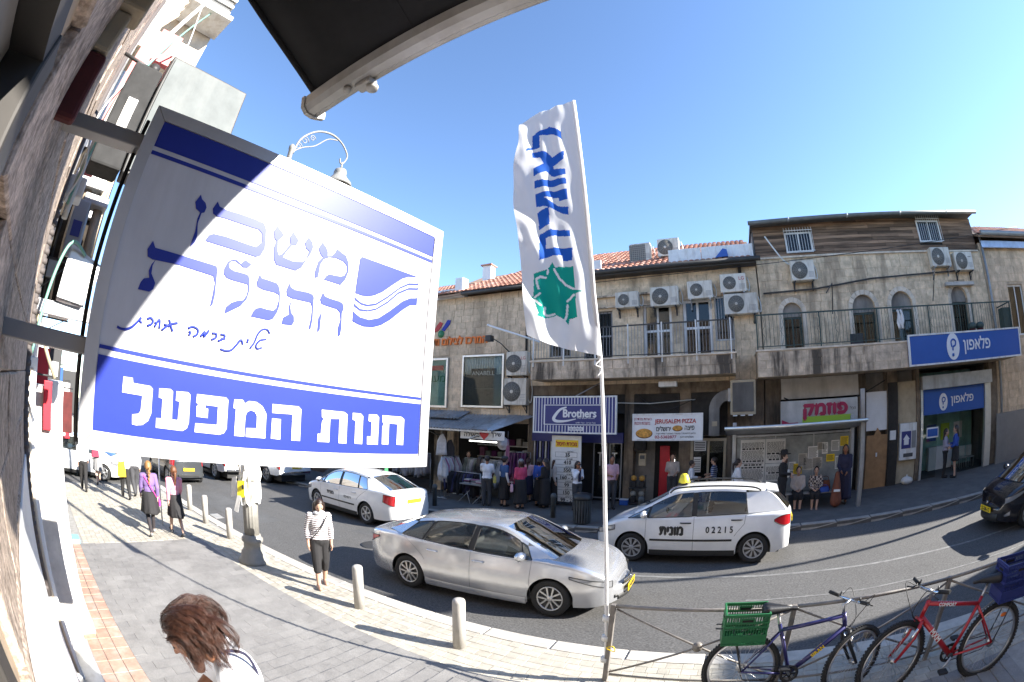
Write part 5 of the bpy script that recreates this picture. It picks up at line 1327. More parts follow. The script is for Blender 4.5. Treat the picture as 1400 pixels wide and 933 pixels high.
# ---------------------------------------------------------------- street lamp with posters
LX, LY = -8.0, 4.42
LP = thing('street_lamp', 'fluted cast iron street lamp with a scrolled arm and bell shade', 'street lamp', (LX, LY, gz(LX, LY)+PV))
mb = MB(); mb.lathe([(.33, 0), (.33, .06), (.28, .1), (.26, .22), (.2, .3), (.19, .42), (.23, .46), (.23, .52), (.19, .55), (.19, .6)], 24); mb.build('base', 'cast_iron', LP)
mb = MB(); mb.lathe([(.165, .6), (.165, 1.7)], 64, flute=lambda a, z: 1-.09*abs(math.cos(a*7))); mb.lathe([(.19, 1.7), (.2, 1.76), (.17, 1.82), (.12, 1.9), (.075, 2.1), (.06, 8.7), (.075, 8.72), (.075, 8.8), (.03, 8.86)], 20); mb.build('shaft', 'cast_iron', LP)
ar = MB()
P = catmull([(0, .06, 8.15), (0, .18, 8.6), (0, .55, 9.0), (0, 1.0, 9.17), (0, 1.4, 9.1), (0, 1.66, 8.85), (0, 1.6, 8.6), (0, 1.5, 8.55), (0, 1.46, 8.66)], 8); ar.tube(P, [.027]*30+[.022]*(len(P)-30), 8)
P = catmull([(0, .06, 8.2), (0, .3, 8.42), (0, .62, 8.62), (0, .95, 8.98), (0, 1.25, 9.1)], 8); ar.tube(P, .016, 8)
for c, r0 in (((.3, 8.62), .12), ((.5, 8.78), .09), ((.17, 8.4), .1)):
    P = [(0, c[0]+r0*(1-t*.8)*math.cos(t*9), c[1]+r0*(1-t*.8)*math.sin(t*9)) for t in [k/18 for k in range(19)]]; ar.tube(P, .011, 6)
ar.tube([(0, 1.56, 8.6), (0, 1.56, 8.36)], .025, 8)
ar.build('arm', 'cast_iron', LP, (0, 0, .5))
mb = MB(); mb.lathe([(.03, 8.4), (.15, 8.36), (.17, 8.28), (.16, 8.24), (.17, 8.2), (.24, 8.1), (.33, 8.0), (.36, 7.9), (.345, 7.9), (.3, 8.0), (.2, 8.12), (.02, 8.2)], 24, Matrix.Translation((0, 1.56, 0)), cap=False); sh_ = mb.build('shade', 'cast_iron', LP, (0, 0, .5))
mb = MB(); mb.ball((0, 1.56, 8.0), .1, 12, 8); mb.build('bulb', 'white_paint', sh_)
LP['group'] = 'street lamps'
dup(LP, (12.4, 11.75, gz(12.4, 11.75)+.12), PI, 'matching street lamp on the far pavement up the hill')
po = thing('poster_bundle', 'torn white posters and a yellow leaflet wrapped round the lamp post', 'posters', (LX, LY, gz(LX, LY)+PV))
mb = MB(); rows = []
for j in range(8):
    z = 1.25+j*.2
    rows.append([((.19+.035*math.sin(3*k+j*1.7)+random.uniform(0, .05))*math.cos(2*PI*k/22), (.19+.035*math.sin(3*k+j*1.7)+random.uniform(0, .05))*math.sin(2*PI*k/22), z+random.uniform(-.05, .05)) for k in range(22)])
    rows[-1].append(rows[-1][0])
mb.grid(rows, smooth=False); o = mb.build('paper_wrap', 'paper', po); o.modifiers.new('t', 'SOLIDIFY').thickness = .004
for nm, mt_, pts in (('leaflet', 'yellow_bright', [(.24, -.24, 1.75), (.10, -.33, 1.72), (.06, -.33, 1.38), (.22, -.25, 1.42)]), ('leaflet', 'paper', [(.2, -.32, 1.45), (.12, -.36, 1.44), (.02, -.40, 1.12), (.12, -.36, 1.1)]), ('leaflet', 'paper', [(.05, -.33, 1.8), (-.1, -.36, 1.75), (-.16, -.36, 1.36), (.0, -.34, 1.4)])):
    mb = MB(); mb.add(pts, [(0, 1, 2, 3)]); o = mb.build(nm, mt_, po); o.modifiers.new('t', 'SOLIDIFY').thickness = .005
mb = MB(); mb.ball((.215, -.275, 1.62), (.035, .02, .05), 8, 6); mb.build('print', 'letter_black', po)

# ---------------------------------------------------------------- bollards
BM = MB(); BM.lathe([(.085, 0), (.085, .70), (.082, .725), (.07, .745), (.045, .757), (.0, .76)], 24); bme = BM.mesh('bollard', 'concrete')
for i, (x, y, lab) in enumerate(((-3.05, 4.5, 'nearest stone bollard, in front of the silver car'), (-5.0, 4.6, 'stone bollard beside the woman in the striped top'), (-9.75, 4.75, 'stone bollard just left of the lamp post'), (-11.35, 4.78, 'second stone bollard beyond the lamp post'), (-12.95, 4.92, 'farthest stone bollard beyond the lamp post'))):
    o = link('bollard', bme, None, (x, y, gz(x, y)+PV)); tag(o, lab, 'bollard', 'bollards along the kerb')
for i, (x, y, lab) in enumerate(((-5.03, 12.3, 'dark iron bollard on the far kerb left of the litter bin'), (-2.4, 12.2, 'dark iron bollard on the far kerb behind the white hatchback taxi'), (-9.2, 12.1, 'dark iron bollard on the far kerb behind the white saloon taxi'))):
    mb = MB(); mb.lathe([(.075, 0), (.075, .6), (.09, .62), (.09, .68), (.06, .74), (0, .76)], 18); tag(mb.build('bollard', 'bin_grey', None, (x, y, gz(x, y)+.12)), lab, 'bollard', 'bollards on the far kerb')
# thin white sign pole behind the two women
sp = thing('sign_pole', 'thin white pole standing on the pavement behind the woman in pink', 'pole', (-11.4, 3.45, gz(-11.4, 3.45)+PV))
mb = MB(); mb.tube([(0, 0, 0), (0, 0, 2.6)], .022, 8); mb.build('pole', 'white_paint', sp); mb = MB(); mb.box(-.02, .02, -.2, .2, 2.2, 2.6); mb.build('plate', 'white_paint', sp)

# ---------------------------------------------------------------- railing along the kerb
RL = thing('guard_railing', 'brown steel guard railing with crossed bars along the kerb', 'railing')
RYY = 4.45
def rz(x): return gz(x, RYY)+PV
posts = [-1.08, .86, 2.82, 4.78, 6.74]
for i, x in enumerate(posts):
    mb = MB(); mb.box(x-.028, x+.028, RYY-.028, RYY+.028, rz(x)-.02, rz(x)+1.05, bev=.006); mb.build('post', 'rail_brown', RL)
for a, b in zip(posts, posts[1:]):
    mb = MB(); mb.tube([(a+.03, RYY, rz(a)+1.03), (b-.03, RYY, rz(b)+1.03)], .022, 8); mb.build('top_rail', 'rail_brown', RL)
    mb = MB(); mb.tube([(a+.04, RYY, rz(a)+.1), (b-.04, RYY, rz(b)+.1)], .014, 8); mb.build('bottom_rail', 'rail_brown', RL)
    m_ = (a+b)/2
    for p, q in (((a+.04, .99), (b-.04, .14)), ((a+.04, .14), (b-.04, .99))):
        mb = MB(); mb.tube([(p[0], RYY+(.012 if p[1] > .5 else -.012), rz(p[0])+p[1]), (q[0], RYY+(.012 if p[1] > .5 else -.012), rz(q[0])+q[1])], .0135, 8); mb.build('cross_bar', 'rail_brown', RL)
    mb = MB(); mb.lathe([(.055, -.025), (.055, .025)], 18, Matrix.Translation((m_, RYY, rz(m_)+.565)) @ Matrix.Rotation(PI/2, 4, 'X')); mb.build('boss', 'rail_brown', RL)

# ---------------------------------------------------------------- shop signs across the street
def board(name, label, x0, x1, z0, z1, y, mt, th=.12, frame=None, cat='sign'):
    o = thing(name, label, cat)
    mb = MB(); mb.box(x0, x1, y, y+th, z0, z1, bev=.012); mb.build('board', mt, o)
    if frame:
        for a, b, c, d in ((x0-.02, x1+.02, z1-.03, z1+.02), (x0-.02, x1+.02, z0-.02, z0+.03), (x0-.02, x0+.03, z0+.03, z1-.03), (x1-.03, x1+.02, z0+.03, z1-.03)):
            mb = MB(); mb.box(a, b, y-.02, y+th*.5, c, d); mb.build('frame', frame, o)
    return o
# shoe shop: navy board with white pinstripes
s = board('shop_sign', 'navy pinstriped sign with a white swoosh over the shoe shop', -6.45, -3.62, 2.66, 3.84, 13.82, 'navy', .18, 'white_metal')
mb = MB(); mb.tube([(-5.0, 13.9, 3.86), (-4.3, 14.5, 4.35)], .02, 6); mb.build('stay', 'grey_frame', s)
x = -6.38
while x < -3.7:
    for z0, z1 in (((2.69, 3.81),) if not -6.06 < x < -4.05 else ((2.69, 2.9), (3.6, 3.81))):
        mb = MB(); mb.box(x, x+.024, 13.812, 13.82, z0, z1); mb.build('pinstripe', 'letter_white', s)
    x += .105
for a, b, c, d in ((-6.08, -4.02, 2.92, 2.945), (-6.08, -4.02, 3.555, 3.58), (-6.08, -6.055, 2.945, 3.555), (-4.045, -4.02, 2.945, 3.555)):
    mb = MB(); mb.box(a, b, 13.808, 13.819, c, d); mb.build('inner_frame', 'letter_white', s)
P = catmull([(-5.28, 3.5), (-5.5, 3.42), (-5.68, 3.22), (-5.72, 3.1), (-5.6, 3.04), (-5.3, 3.05), (-4.95, 3.12)], 6)
P = [Vector((p[0], p[1])) for p in P]
up_ = []; dn = []
for i, p in enumerate(P):
    t = (P[min(i+1, len(P)-1)]-P[max(0, i-1)]).normalized(); n_ = Vector((-t.y, t.x)); w_ = .012+.04*math.sin(PI*min(1, (i+3)/(len(P)+2)))
    up_.append(tuple(p+n_*w_)); dn.append(tuple(p-n_*w_))
mb = MB(); mb.prism(up_+dn[::-1], 13.80, 13.812); mb.build('swoosh', 'letter_white', s, None, None, True)
text('lettering', 'Brothers', s, -4.83, 13.805, 3.3, 'letter_white', wid=1.12, hgt=.25, bold=.03)
text('lettering', 'The Shoe House', s, -4.62, 13.805, 3.15, 'letter_white', wid=.6, hgt=.05)
text('lettering', 'נעלי גברים - נעלי ילדים', s, -4.62, 13.805, 3.0, 'letter_white', heb=True, wid=.66, hgt=.05)
mb = MB(); mb.box(-5.2, -4.7, 13.80, 13.811, 2.74, 2.86); mb.build('number_plate', 'letter_white', s)
text('lettering', '02-5379125', s, -4.95, 13.796, 2.8, 'navy', wid=.42, hgt=.07)
# sale price board
s = board('price_board', 'tall white price board standing in the shoe shop window', -5.86, -4.82, .33, 2.56, 14.02, 'paper', .05)
mb = MB(); mb.box(-5.72, -4.92, 14.012, 14.02, 2.18, 2.42); mb.build('sale_patch', 'yellow', s)
text('lettering', 'מכירת חיסול', s, -5.33, 14.005, 2.3, 'letter_red', heb=True, wid=.72, hgt=.15, bold=.02)
for i, (t, sub) in enumerate((('35', 'נעליים ב'), ('410', 'מגפיים'), ('550', 'נעלי גברים'), ('160 - 2', 'סנדלים'), ('99', 'כפכפים'), ('150', 'נעלי ילדים'), ('99 - 2', 'גרביים'))):
    z = 1.93-i*.255
    text('price', t, s, -5.28, 14.008, z, 'letter_black', hgt=.12, bold=.02)
    text('lettering', sub, s, -5.2, 14.008, z+.115, 'letter_black', heb=True, hgt=.05)
    mb = MB()
    for a, b, c, d in ((-5.72, -4.95, z-.085, z-.078), (-5.72, -4.95, z+.078, z+.085), (-5.72, -5.713, z-.078, z+.078), (-4.957, -4.95, z-.078, z+.078)): mb.box(a, b, 14.014, 14.019, c, d)
    mb.build('price_frame', 'letter_black', s)
# bazaar banner
s = board('bazaar_banner', 'white banner with a red heart under the tin awning', -9.2, -7.4, 2.32, 2.64, 13.55, 'paper', .02)
text('lettering', 'באולה', s, -8.72, 13.545, 2.49, 'letter_black', heb=True, wid=.62, hgt=.16, bold=.015)
text('lettering', 'שירך', s, -7.72, 13.545, 2.5, 'letter_black', heb=True, wid=.4, hgt=.16, bold=.015)
mb = MB(); mb.prism([(-8.2+.19*math.sin(t)**3, 2.5+.012*(13*math.cos(t)-5*math.cos(2*t)-2*math.cos(3*t)-math.cos(4*t))) for t in [2*PI*k/28 for k in range(28)]], 13.535, 13.548); mb.build('heart', 'red', s, None, None, True)
# pizza sign
s = board('shop_sign', 'white pizzeria signboard with red lettering and pizza pictures', -3.1, -.9, 2.46, 3.26, 13.98, 'white_paint', .12, 'white_metal')
text('lettering', 'JERUSALEM PIZZA', s, -1.75, 13.972, 3.02, 'letter_red', wid=1.3, hgt=.17, bold=.012)
text('lettering', 'פיצה', s, -1.3, 13.972, 2.83, 'letter_black', heb=True, wid=.3, hgt=.13, bold=.012)
text('lettering', 'ירושלים', s, -2.12, 13.972, 2.82, 'letter_black', heb=True, wid=.46, hgt=.16, bold=.012)
text('lettering', 'טלפון להזמנות * פיצות * מאפים * שתיה קרה', s, -1.73, 13.972, 2.66, 'letter_black', heb=True, wid=1.25, hgt=.07)
text('lettering', '02-5382877', s, -2.05, 13.972, 2.56, 'letter_crimson', wid=.68, hgt=.09, bold=.012)
text('lettering', 'משלוחים חינם', s, -1.38, 13.972, 2.56, 'letter_black', heb=True, wid=.42, hgt=.07)
text('lettering', 'כשרות מהדרין', s, -2.78, 13.972, 3.1, 'letter_crimson', heb=True, wid=.56, hgt=.1)
text('lettering', 'בהשגחת הרבנות', s, -2.8, 13.972, 2.98, 'letter_crimson', heb=True, wid=.5, hgt=.09)
mat('pizza', (.55, .27, .05), .7, var=.5, scale=14)
for cx, cz, rx, rz_ in ((-2.74, 2.68, .25, .14), (-1.68, 2.83, .15, .08)):
    mb = MB(); mb.prism([(cx+rx*math.cos(2*PI*k/24), cz+rz_*math.sin(2*PI*k/24)) for k in range(24)], 13.965, 13.978); mb.build('pizza_picture', 'pizza', s, None, None, True)
    mb = MB(); mb.prism([(cx+rx*1.08*math.cos(2*PI*k/24), cz-.015+rz_*1.08*math.sin(2*PI*k/24)) for k in range(24)], 13.975, 13.979); mb.build('pizza_crust', 'maroon', s, None, None, True)
# phone shop: long blue board and the panel over the door
def phone_mark(s, cx, cz, k, y):
    mb = MB(); mb.prism([(cx+k*(.40+.05*math.sin(t))*math.cos(t), cz+k*.58*math.sin(t)-k*.04*math.cos(2*t)) for t in [2*PI*q/28 for q in range(28)]], y-.012, y); mb.build('emblem', 'letter_white', s, None, None, True)
    P = catmull([(-.1, 0, .02), (-.12, 0, .25), (.02, 0, .34), (.16, 0, .25), (.12, 0, .08), (-.02, 0, .02), (-.04, 0, -.14)], 5)
    mb = MB(); mb.tube([(cx+k*p[0], y-.014, cz+k*p[2]) for p in P], .045*k, 6); mb.tube([(cx-k*.04, y-.016, cz-k*.26), (cx-k*.04, y-.012, cz-k*.38)], .06*k, 8); mb.ball((cx-k*.04, y-.012, cz-k*.33), (.07*k, .01, .07*k), 10, 6); mb.build('emblem_mark', 'cell_blue', s)
s = board('shop_sign', 'long bright blue phone shop sign along the balcony', 6.17, 11.62, 4.28, 5.2, 13.72, 'cell_blue', .16, 'white_metal')
phone_mark(s, 8.05, 4.74, .72, 13.715)
text('lettering', 'פלאפון', s, 9.22, 13.705, 4.76, 'letter_white', heb=True, wid=1.35, hgt=.52, bold=.01)
s = thing('shop_sign', 'small blue phone shop panel lettering above the glass door', 'sign')
mb = MB(); mb.box(7.3, 10.2, 14.95, 14.968, 2.8, 3.48); mb.build('board', 'cell_blue', s)
phone_mark(s, 8.15, 3.08, .5, 14.945)
text('lettering', 'פלאפון', s, 9.1, 14.94, 3.12, 'letter_white', heb=True, wid=1.15, hgt=.38, bold=.01)
# hosiery shop board
s = board('shop_sign', 'white shop board with crimson lettering on lime above the shelter', 1.62, 4.3, 2.78, 3.52, 14.3, 'plaster_pale', .06)
mb = MB(); mb.box(2.35, 4.05, 14.29, 14.3, 2.84, 3.02); mb.build('lime_band', 'lime', s)
text('lettering', 'פוזמק', s, 3.15, 14.28, 3.16, 'letter_crimson', heb=True, wid=1.5, hgt=.44, bold=.05)
mb = MB(); mb.prism([(1.66, 2.8), (2.2, 2.8), (2.2, 2.86), (1.9, 2.86), (1.66, 2.96)], 14.29, 14.3); mb.build('arrow', 'letter_crimson', s, None, None, True)
text('lettering', 'הכל', s, 4.12, 14.29, 3.2, 'letter_black', heb=True, wid=.2)

# ---------------------------------------------------------------- bus shelter
g0 = gz(2, 13)+.12
BS = thing('bus_shelter', 'glazed steel bus shelter plastered with notices', 'bus shelter')
for x, y, h in ((.12, 13.95, 2.55), (4.0, 12.75, 3.3), (4.0, 13.95, 2.6)):
    mb = MB(); mb.box(x-.06, x+.06, y-.06, y+.06, g0-.1, g0+h, bev=.01); mb.build('post', 'galvanised', BS)
mb = MB(); mb.add([(-.15, 12.55, 2.86), (4.1, 12.55, 2.89), (4.1, 14.1, 2.66), (-.15, 14.1, 2.64), (-.15, 12.55, 2.78), (4.1, 12.55, 2.8), (4.1, 14.1, 2.58), (-.15, 14.1, 2.56)], [(0,1,2,3),(7,6,5,4),(0,4,5,1),(1,5,6,2),(2,6,7,3),(3,7,4,0)]); mb.build('roof', 'galvanised', BS)
mb = MB(); mb.tube([(-.18, 12.54, 2.82), (4.1, 12.54, 2.845)], .05, 10); mb.build('roof_edge', 'aluminium', BS)
for z in (.75, 2.5): 
    mb = MB(); mb.box(.18, 3.94, 13.92, 13.98, z, z+.06); mb.build('rail', 'galvanised', BS)
for i in range(3):
    a = .2+i*1.25; mb = MB(); mb.box(a, a+1.22, 13.945, 13.955, .82, 2.48); mb.build('pane', 'pane_reflection', BS)
    mb = MB(); mb.box(a+1.215, a+1.245, 13.93, 13.97, .81, 2.5); mb.build('mullion', 'galvanised', BS)
mb = MB(); mb.box(1.7, 3.9, 13.35, 13.75, g0+.4, g0+.45, bev=.01); mb.build('bench', 'galvanised', BS)
for x in (1.85, 3.7):
    mb = MB(); mb.box(x-.03, x+.03, 13.5, 13.6, g0-.05, g0+.4); mb.build('bench_leg', 'galvanised', BS)
nb = thing('wall_newspaper', 'pair of large printed wall posters pasted on the shelter glass', 'posters')
for x0, x1, z0, z1, title in ((.32, 1.1, 1.15, 2.42, True), (1.12, 1.75, 1.7, 2.42, True), (1.12, 1.75, 1.15, 1.68, False)):
    mb = MB(); mb.box(x0, x1, 13.925, 13.94, z0, z1); p_ = mb.build('sheet', 'paper', nb); mb = MB()
    z = z1-.09
    while z > z0+.06:
        big = random.random() < .22; h = .05 if big else .014
        x = x0+.04+(random.uniform(0, .1) if big else 0)
        while x < x1-.08:
            l = random.uniform(.03, .1) if not big else random.uniform(.05, .12); mb.box(x, min(x+l, x1-.04), 13.918, 13.924, z-h, z); x += l+(.018 if not big else .03)
        z -= h+(.018 if not big else .03)
    mb.build('print', 'letter_black', p_)
NO = ('first', 'second', 'third', 'fourth', 'fifth', 'sixth', 'seventh', 'eighth', 'ninth', 'tenth', 'eleventh', 'twelfth')
for i in range(12):
    x = 1.88+i*.155; z = random.uniform(1.25, 2.15); w_ = random.uniform(.16, .34); h = random.uniform(.2, .4)
    o = thing('notice', NO[i] + ' loose paper notice from the left on the shelter glass right of the wall posters', 'notice', (x, 13.94-.002*i, z), 0, 'notices on the shelter glass')
    mb = MB(); mb.box(0, w_, -.008, 0, 0, h); mb.build('sheet', random.choice(['paper', 'paper', 'white_paint', 'white_paint', 'plaster_pale', 'yellow']), o)
    mb = MB(); zz_ = h-.04
    while zz_ > .03:
        mb.box(.02, w_-random.uniform(.02, .07), -.0105, -.008, zz_-.012, zz_); zz_ -= .03
    mb.build('print', 'letter_black', o)
# litter bin
lbx, lby = -3.98, 11.85
bn = thing('litter_bin', 'dark ribbed litter bin on the far pavement edge', 'litter bin', (lbx, lby, gz(lbx, lby)+.12))
mb = MB(); mb.lathe([(.2, 0), (.23, .7), (.23, .72)], 24); mb.build('drum', 'bin_grey', bn)
for i in range(20):
    a = 2*PI*i/20; mb = MB(); mb.box(-.018, .018, .222, .25, .04, .7, Matrix.Rotation(a, 4, 'Z')); mb.build('slat', 'bin_grey', bn)
mb = MB(); mb.lathe([(.27, .7), (.28, .74), (.26, .84), (.15, .88), (.0, .89)], 24); mb.build('lid', 'black_plastic', bn)
# clothes racks and stalls of the bazaar
gb = lambda x, y: gz(x, y)+.12
cols_ = [mat('cl%d' % i, c, .9, var=.15, scale=9) for i, c in enumerate(((.35, .33, .36), (.02, .02, .025), (.12, .02, .1), (.4, .38, .36), (.05, .05, .12), (.22, .24, .2), (.3, .12, .2), (.5, .5, .52)))]
def garment(mb, x, y, z, w_, l, yaw):
    m_ = Matrix.Translation((x, y, z)) @ Matrix.Rotation(yaw, 4, 'Z'); rows = []
    for j in range(7):
        t = j/6; ww = w_*(.35+.65*min(1, t*3))*(1+.12*t); rows.append([(ww*(i/4-.5), .03*math.sin(i*2.2+j*.7+x*9), -l*t-.02*math.cos(i)) for i in range(5)])
    mb.grid(rows, m_)
def rack(name, label, x, y, ln, mats, hgt=1.5, yaw=0, l=.9):
    o = thing(name, label, 'clothes rack', (x, y, gb(x, y)), yaw)
    mb = MB(); mb.tube([(-ln/2, 0, hgt), (ln/2, 0, hgt)], .015, 6)
    for sx in (-ln/2, ln/2): mb.tube([(sx, 0, hgt), (sx, 0, .05)], .015, 6); mb.tube([(sx, -.25, .05), (sx, .25, .05)], .015, 6)
    mb.build('frame', 'steel', o)
    n = int(ln/.075)
    for i in range(n):
        mb = MB(); garment(mb, -ln/2+.05+i*(ln-.1)/n, 0, hgt-.03, .42, l*random.uniform(.8, 1.1), PI/2+random.uniform(-.25, .25)); g_ = mb.build('garment', random.choice(mats), o); g_.modifiers.new('t', 'SOLIDIFY').thickness = .008
    return o
rack('clothes_rack', 'rack of black garments in front of the bazaar', -9.0, 13.45, 1.5, [cols_[1], cols_[1], cols_[4]], 1.05, 0, .75)
rack('clothes_rack', 'rack of pale patterned garments at the left end of the bazaar', -9.75, 13.75, 1.1, [cols_[0], cols_[3], cols_[6], cols_[7]], 1.55, PI/2)
rack('clothes_rack', 'rack of grey and lilac tops behind the man in the white shirt', -8.6, 14.35, 1.8, [cols_[0], cols_[3], cols_[5], cols_[7]], 1.45)
rack('clothes_rack', 'rack of dark and pink clothes by the striped shop front', -7.35, 14.5, .9, [cols_[1], cols_[2], cols_[6]], 1.75, .4)
rack('clothes_rack', 'far clothes rack under the awning behind the white saloon taxi', -11.9, 14.1, 1.9, [cols_[0], cols_[3], cols_[7]], 1.6)
rack('clothes_rack', 'leftmost clothes rack under the awning by the dark shops', -14.6, 14.1, 1.7, [cols_[1], cols_[4], cols_[2]], 1.5)
tb = thing('folding_table', 'folding trestle table stacked with goods beside the clothes', 'table', (-8.35, 13.25, gb(-8.35, 13.25)))
mb = MB(); mb.box(-.45, .45, -.28, .28, .68, .71); mb.build('top', 'fan_grey', tb)
for sx in (-.3, .3):
    for sg_ in (-1, 1):
        mb = MB(); mb.tube([(sx-.25*sg_, -.2, 0), (sx+.25*sg_, .2, .68)], .013, 6); mb.build('leg', 'galvanised', tb)
for k, (dx, dy, c_) in enumerate(((-.25, 0, 0), (0, .05, 3), (.25, -.03, 5))):
    o = thing('folded_clothes', ('left', 'middle', 'right')[k] + ' pile of folded clothes on the trestle table', 'clothes', (-8.35+dx, 13.25+dy, gb(-8.35, 13.25)+.71))
    for q in range(4):
        mb = MB(); mb.box(-.11, .11, -.15, .15, q*.035, q*.035+.033, bev=.012); mb.build('garment', cols_[(c_+q) % 8], o)
# shop interior of A
SI = thing('bazaar_interior', 'dark bazaar shop interior with lit back shelves', 'shop interior')
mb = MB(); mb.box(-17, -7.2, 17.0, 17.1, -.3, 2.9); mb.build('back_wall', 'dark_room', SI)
mb = MB(); mb.box(-17, -7.2, 15.0, 17.0, 2.85, 2.9); mb.build('ceiling', 'dull_black', SI)
mb = MB(); mb.box(-7.22, -7.2, 15, 17, 0, 2.9); mb.box(-11.4, -11.0, 14.9, 15.3, -.3, 2.9); mb.box(-10.75, -10.45, 14.9, 15.3, -.3, 2.9); mb.build('pier', 'limestone_old', SI)
mb = MB(); mb.box(-9.3, -8.1, 14.3, 14.36, 2.18, 2.22); mb.build('tube_lamp', 'lamp_tube', SI)
for i in range(4):
    mb = MB(); mb.box(-10.3, -7.4, 16.5, 16.98, .4+i*.5, .44+i*.5); mb.build('shelf', 'white_metal', SI)
random.seed(5)
for i in range(40):
    mb = MB(); x = -10.25+(i % 10)*.29; z = .44+(i//10)*.5; h = random.uniform(.15, .38); mb.box(x, x+.22, 16.6, 16.9, z, z+h, bev=.02); mb.build('goods', random.choice(cols_), SI)
for i, (x, y, z, c_) in enumerate(((-10.2, 13.8, 2.4, 7), (-9.9, 13.9, 2.2, 1), (-7.7, 14.0, 2.2, 7), (-7.5, 14.0, 2.35, 6))):
    o = thing('hanging_garment', ('white shirt hanging at the left under the tin awning', 'black dress hanging under the tin awning', 'white round hat hanging at the right of the bazaar', 'pink scarf hanging at the right of the bazaar')[i], 'garment', (x, y, z))
    if i == 2:
        mb = MB(); mb.lathe([(.24, 0), (.22, .01), (.12, .03), (.11, .12), (.0, .14)], 18, Matrix.Rotation(PI/2, 4, 'X')); mb.build('hat', cols_[7], o)
    else:
        mb = MB(); garment(mb, 0, 0, 0, .4 if i != 3 else .14, .8, .2); mb.build('cloth', cols_[c_], o).modifiers.new('t', 'SOLIDIFY').thickness = .008
    mb = MB(); mb.tube([(0, 0, -.02), (0, 0, .3)], .006, 5); mb.build('hook', 'steel', o)
# gumball machines by the pizza counter
gm = thing('gumball_machines', 'black stand of gumball machines between the shoe shop and the pizza door', 'vending stand', (-3.05, 14.75, gb(-3, 14.7)))
mb = MB(); mb.box(-.28, .28, -.16, .16, .55, .58); mb.box(-.28, .28, -.16, .16, .02, .06); mb.box(-.28, -.25, -.02, .02, .06, 1.0); mb.box(.25, .28, -.02, .02, .06, 1.0); mb.build('stand', 'iron_black', gm)
for x in (-.14, .14):
    for z in (.06, .58):
        mb = MB(); mb.box(x-.09, x+.09, -.1, .1, z, z+.2, bev=.02); b_ = mb.build('machine', 'black_plastic', gm)
        mb = MB(); mb.ball((x, 0, z+.3), .1, 10, 8); mb.build('globe', 'pizza' if z > .3 else 'curtain', b_)
ib = thing('intercom_box', 'beige intercom box on the pillar left of the pizza door', 'box', (-2.95, 14.93, 1.55))
mb = MB(); mb.box(-.12, .12, -.08, .02, 0, .42, bev=.015); mb.build('casing', 'beige', ib); mb = MB(); mb.box(-.08, .08, -.088, -.081, .24, .36); mb.build('grille', 'grille_dark', ib)
bx = thing('blue_crate', 'small blue box on the step of the shoe shop', 'box', (-3.45, 14.6, gb(-3.45, 14.6)))
mb = MB(); mb.box(-.14, .14, -.1, .1, 0, .18, bev=.01); mb.build('box', 'cell_blue', bx); mb = MB(); mb.box(-.145, .145, -.105, .105, .18, .2); mb.build('lid', 'letter_white', bx)

# ---------------------------------------------------------------- vehicles
mat('paint_silver', (.60, .61, .63), .24, .7, coat=1.0, var=.05, scale=5)
mat('paint_white', (.78, .78, .77), .3, 0, coat=.8, var=.05, scale=4)
mat('paint_black', (.012, .011, .014), .22, .1, coat=.9)
mat('paint_grey', (.06, .065, .07), .25, .3, coat=.8)
mat('tyre', (.018, .018, .018), .8, bump=.2, bscale=60)
mat('alloy', (.55, .55, .55), .35, .8)
mat('hub_grey', (.42, .42, .42), .45, .4)
mat('seam', (.05, .05, .052), .7)
mat('trim_black', (.018, .018, .018), .5)
mat('chrome', (.75, .75, .75), .12, 1)
mat('interior', (.09, .088, .085), .85)
mat('seat_grey', (.16, .155, .15), .9)
mat('lamp_red', (.42, .01, .015), .15, coat=.8)
mat('lamp_clear', (.42, .43, .45), .1, .6, coat=.9)
mat('lamp_amber', (.7, .16, .02), .2, coat=.8)
mat('plate_yellow', (.80, .55, .01), .45)
glass_mat('car_glass', (.34, .37, .37), .05)
glass_mat('car_glass_clear', (.55, .58, .58), .05)

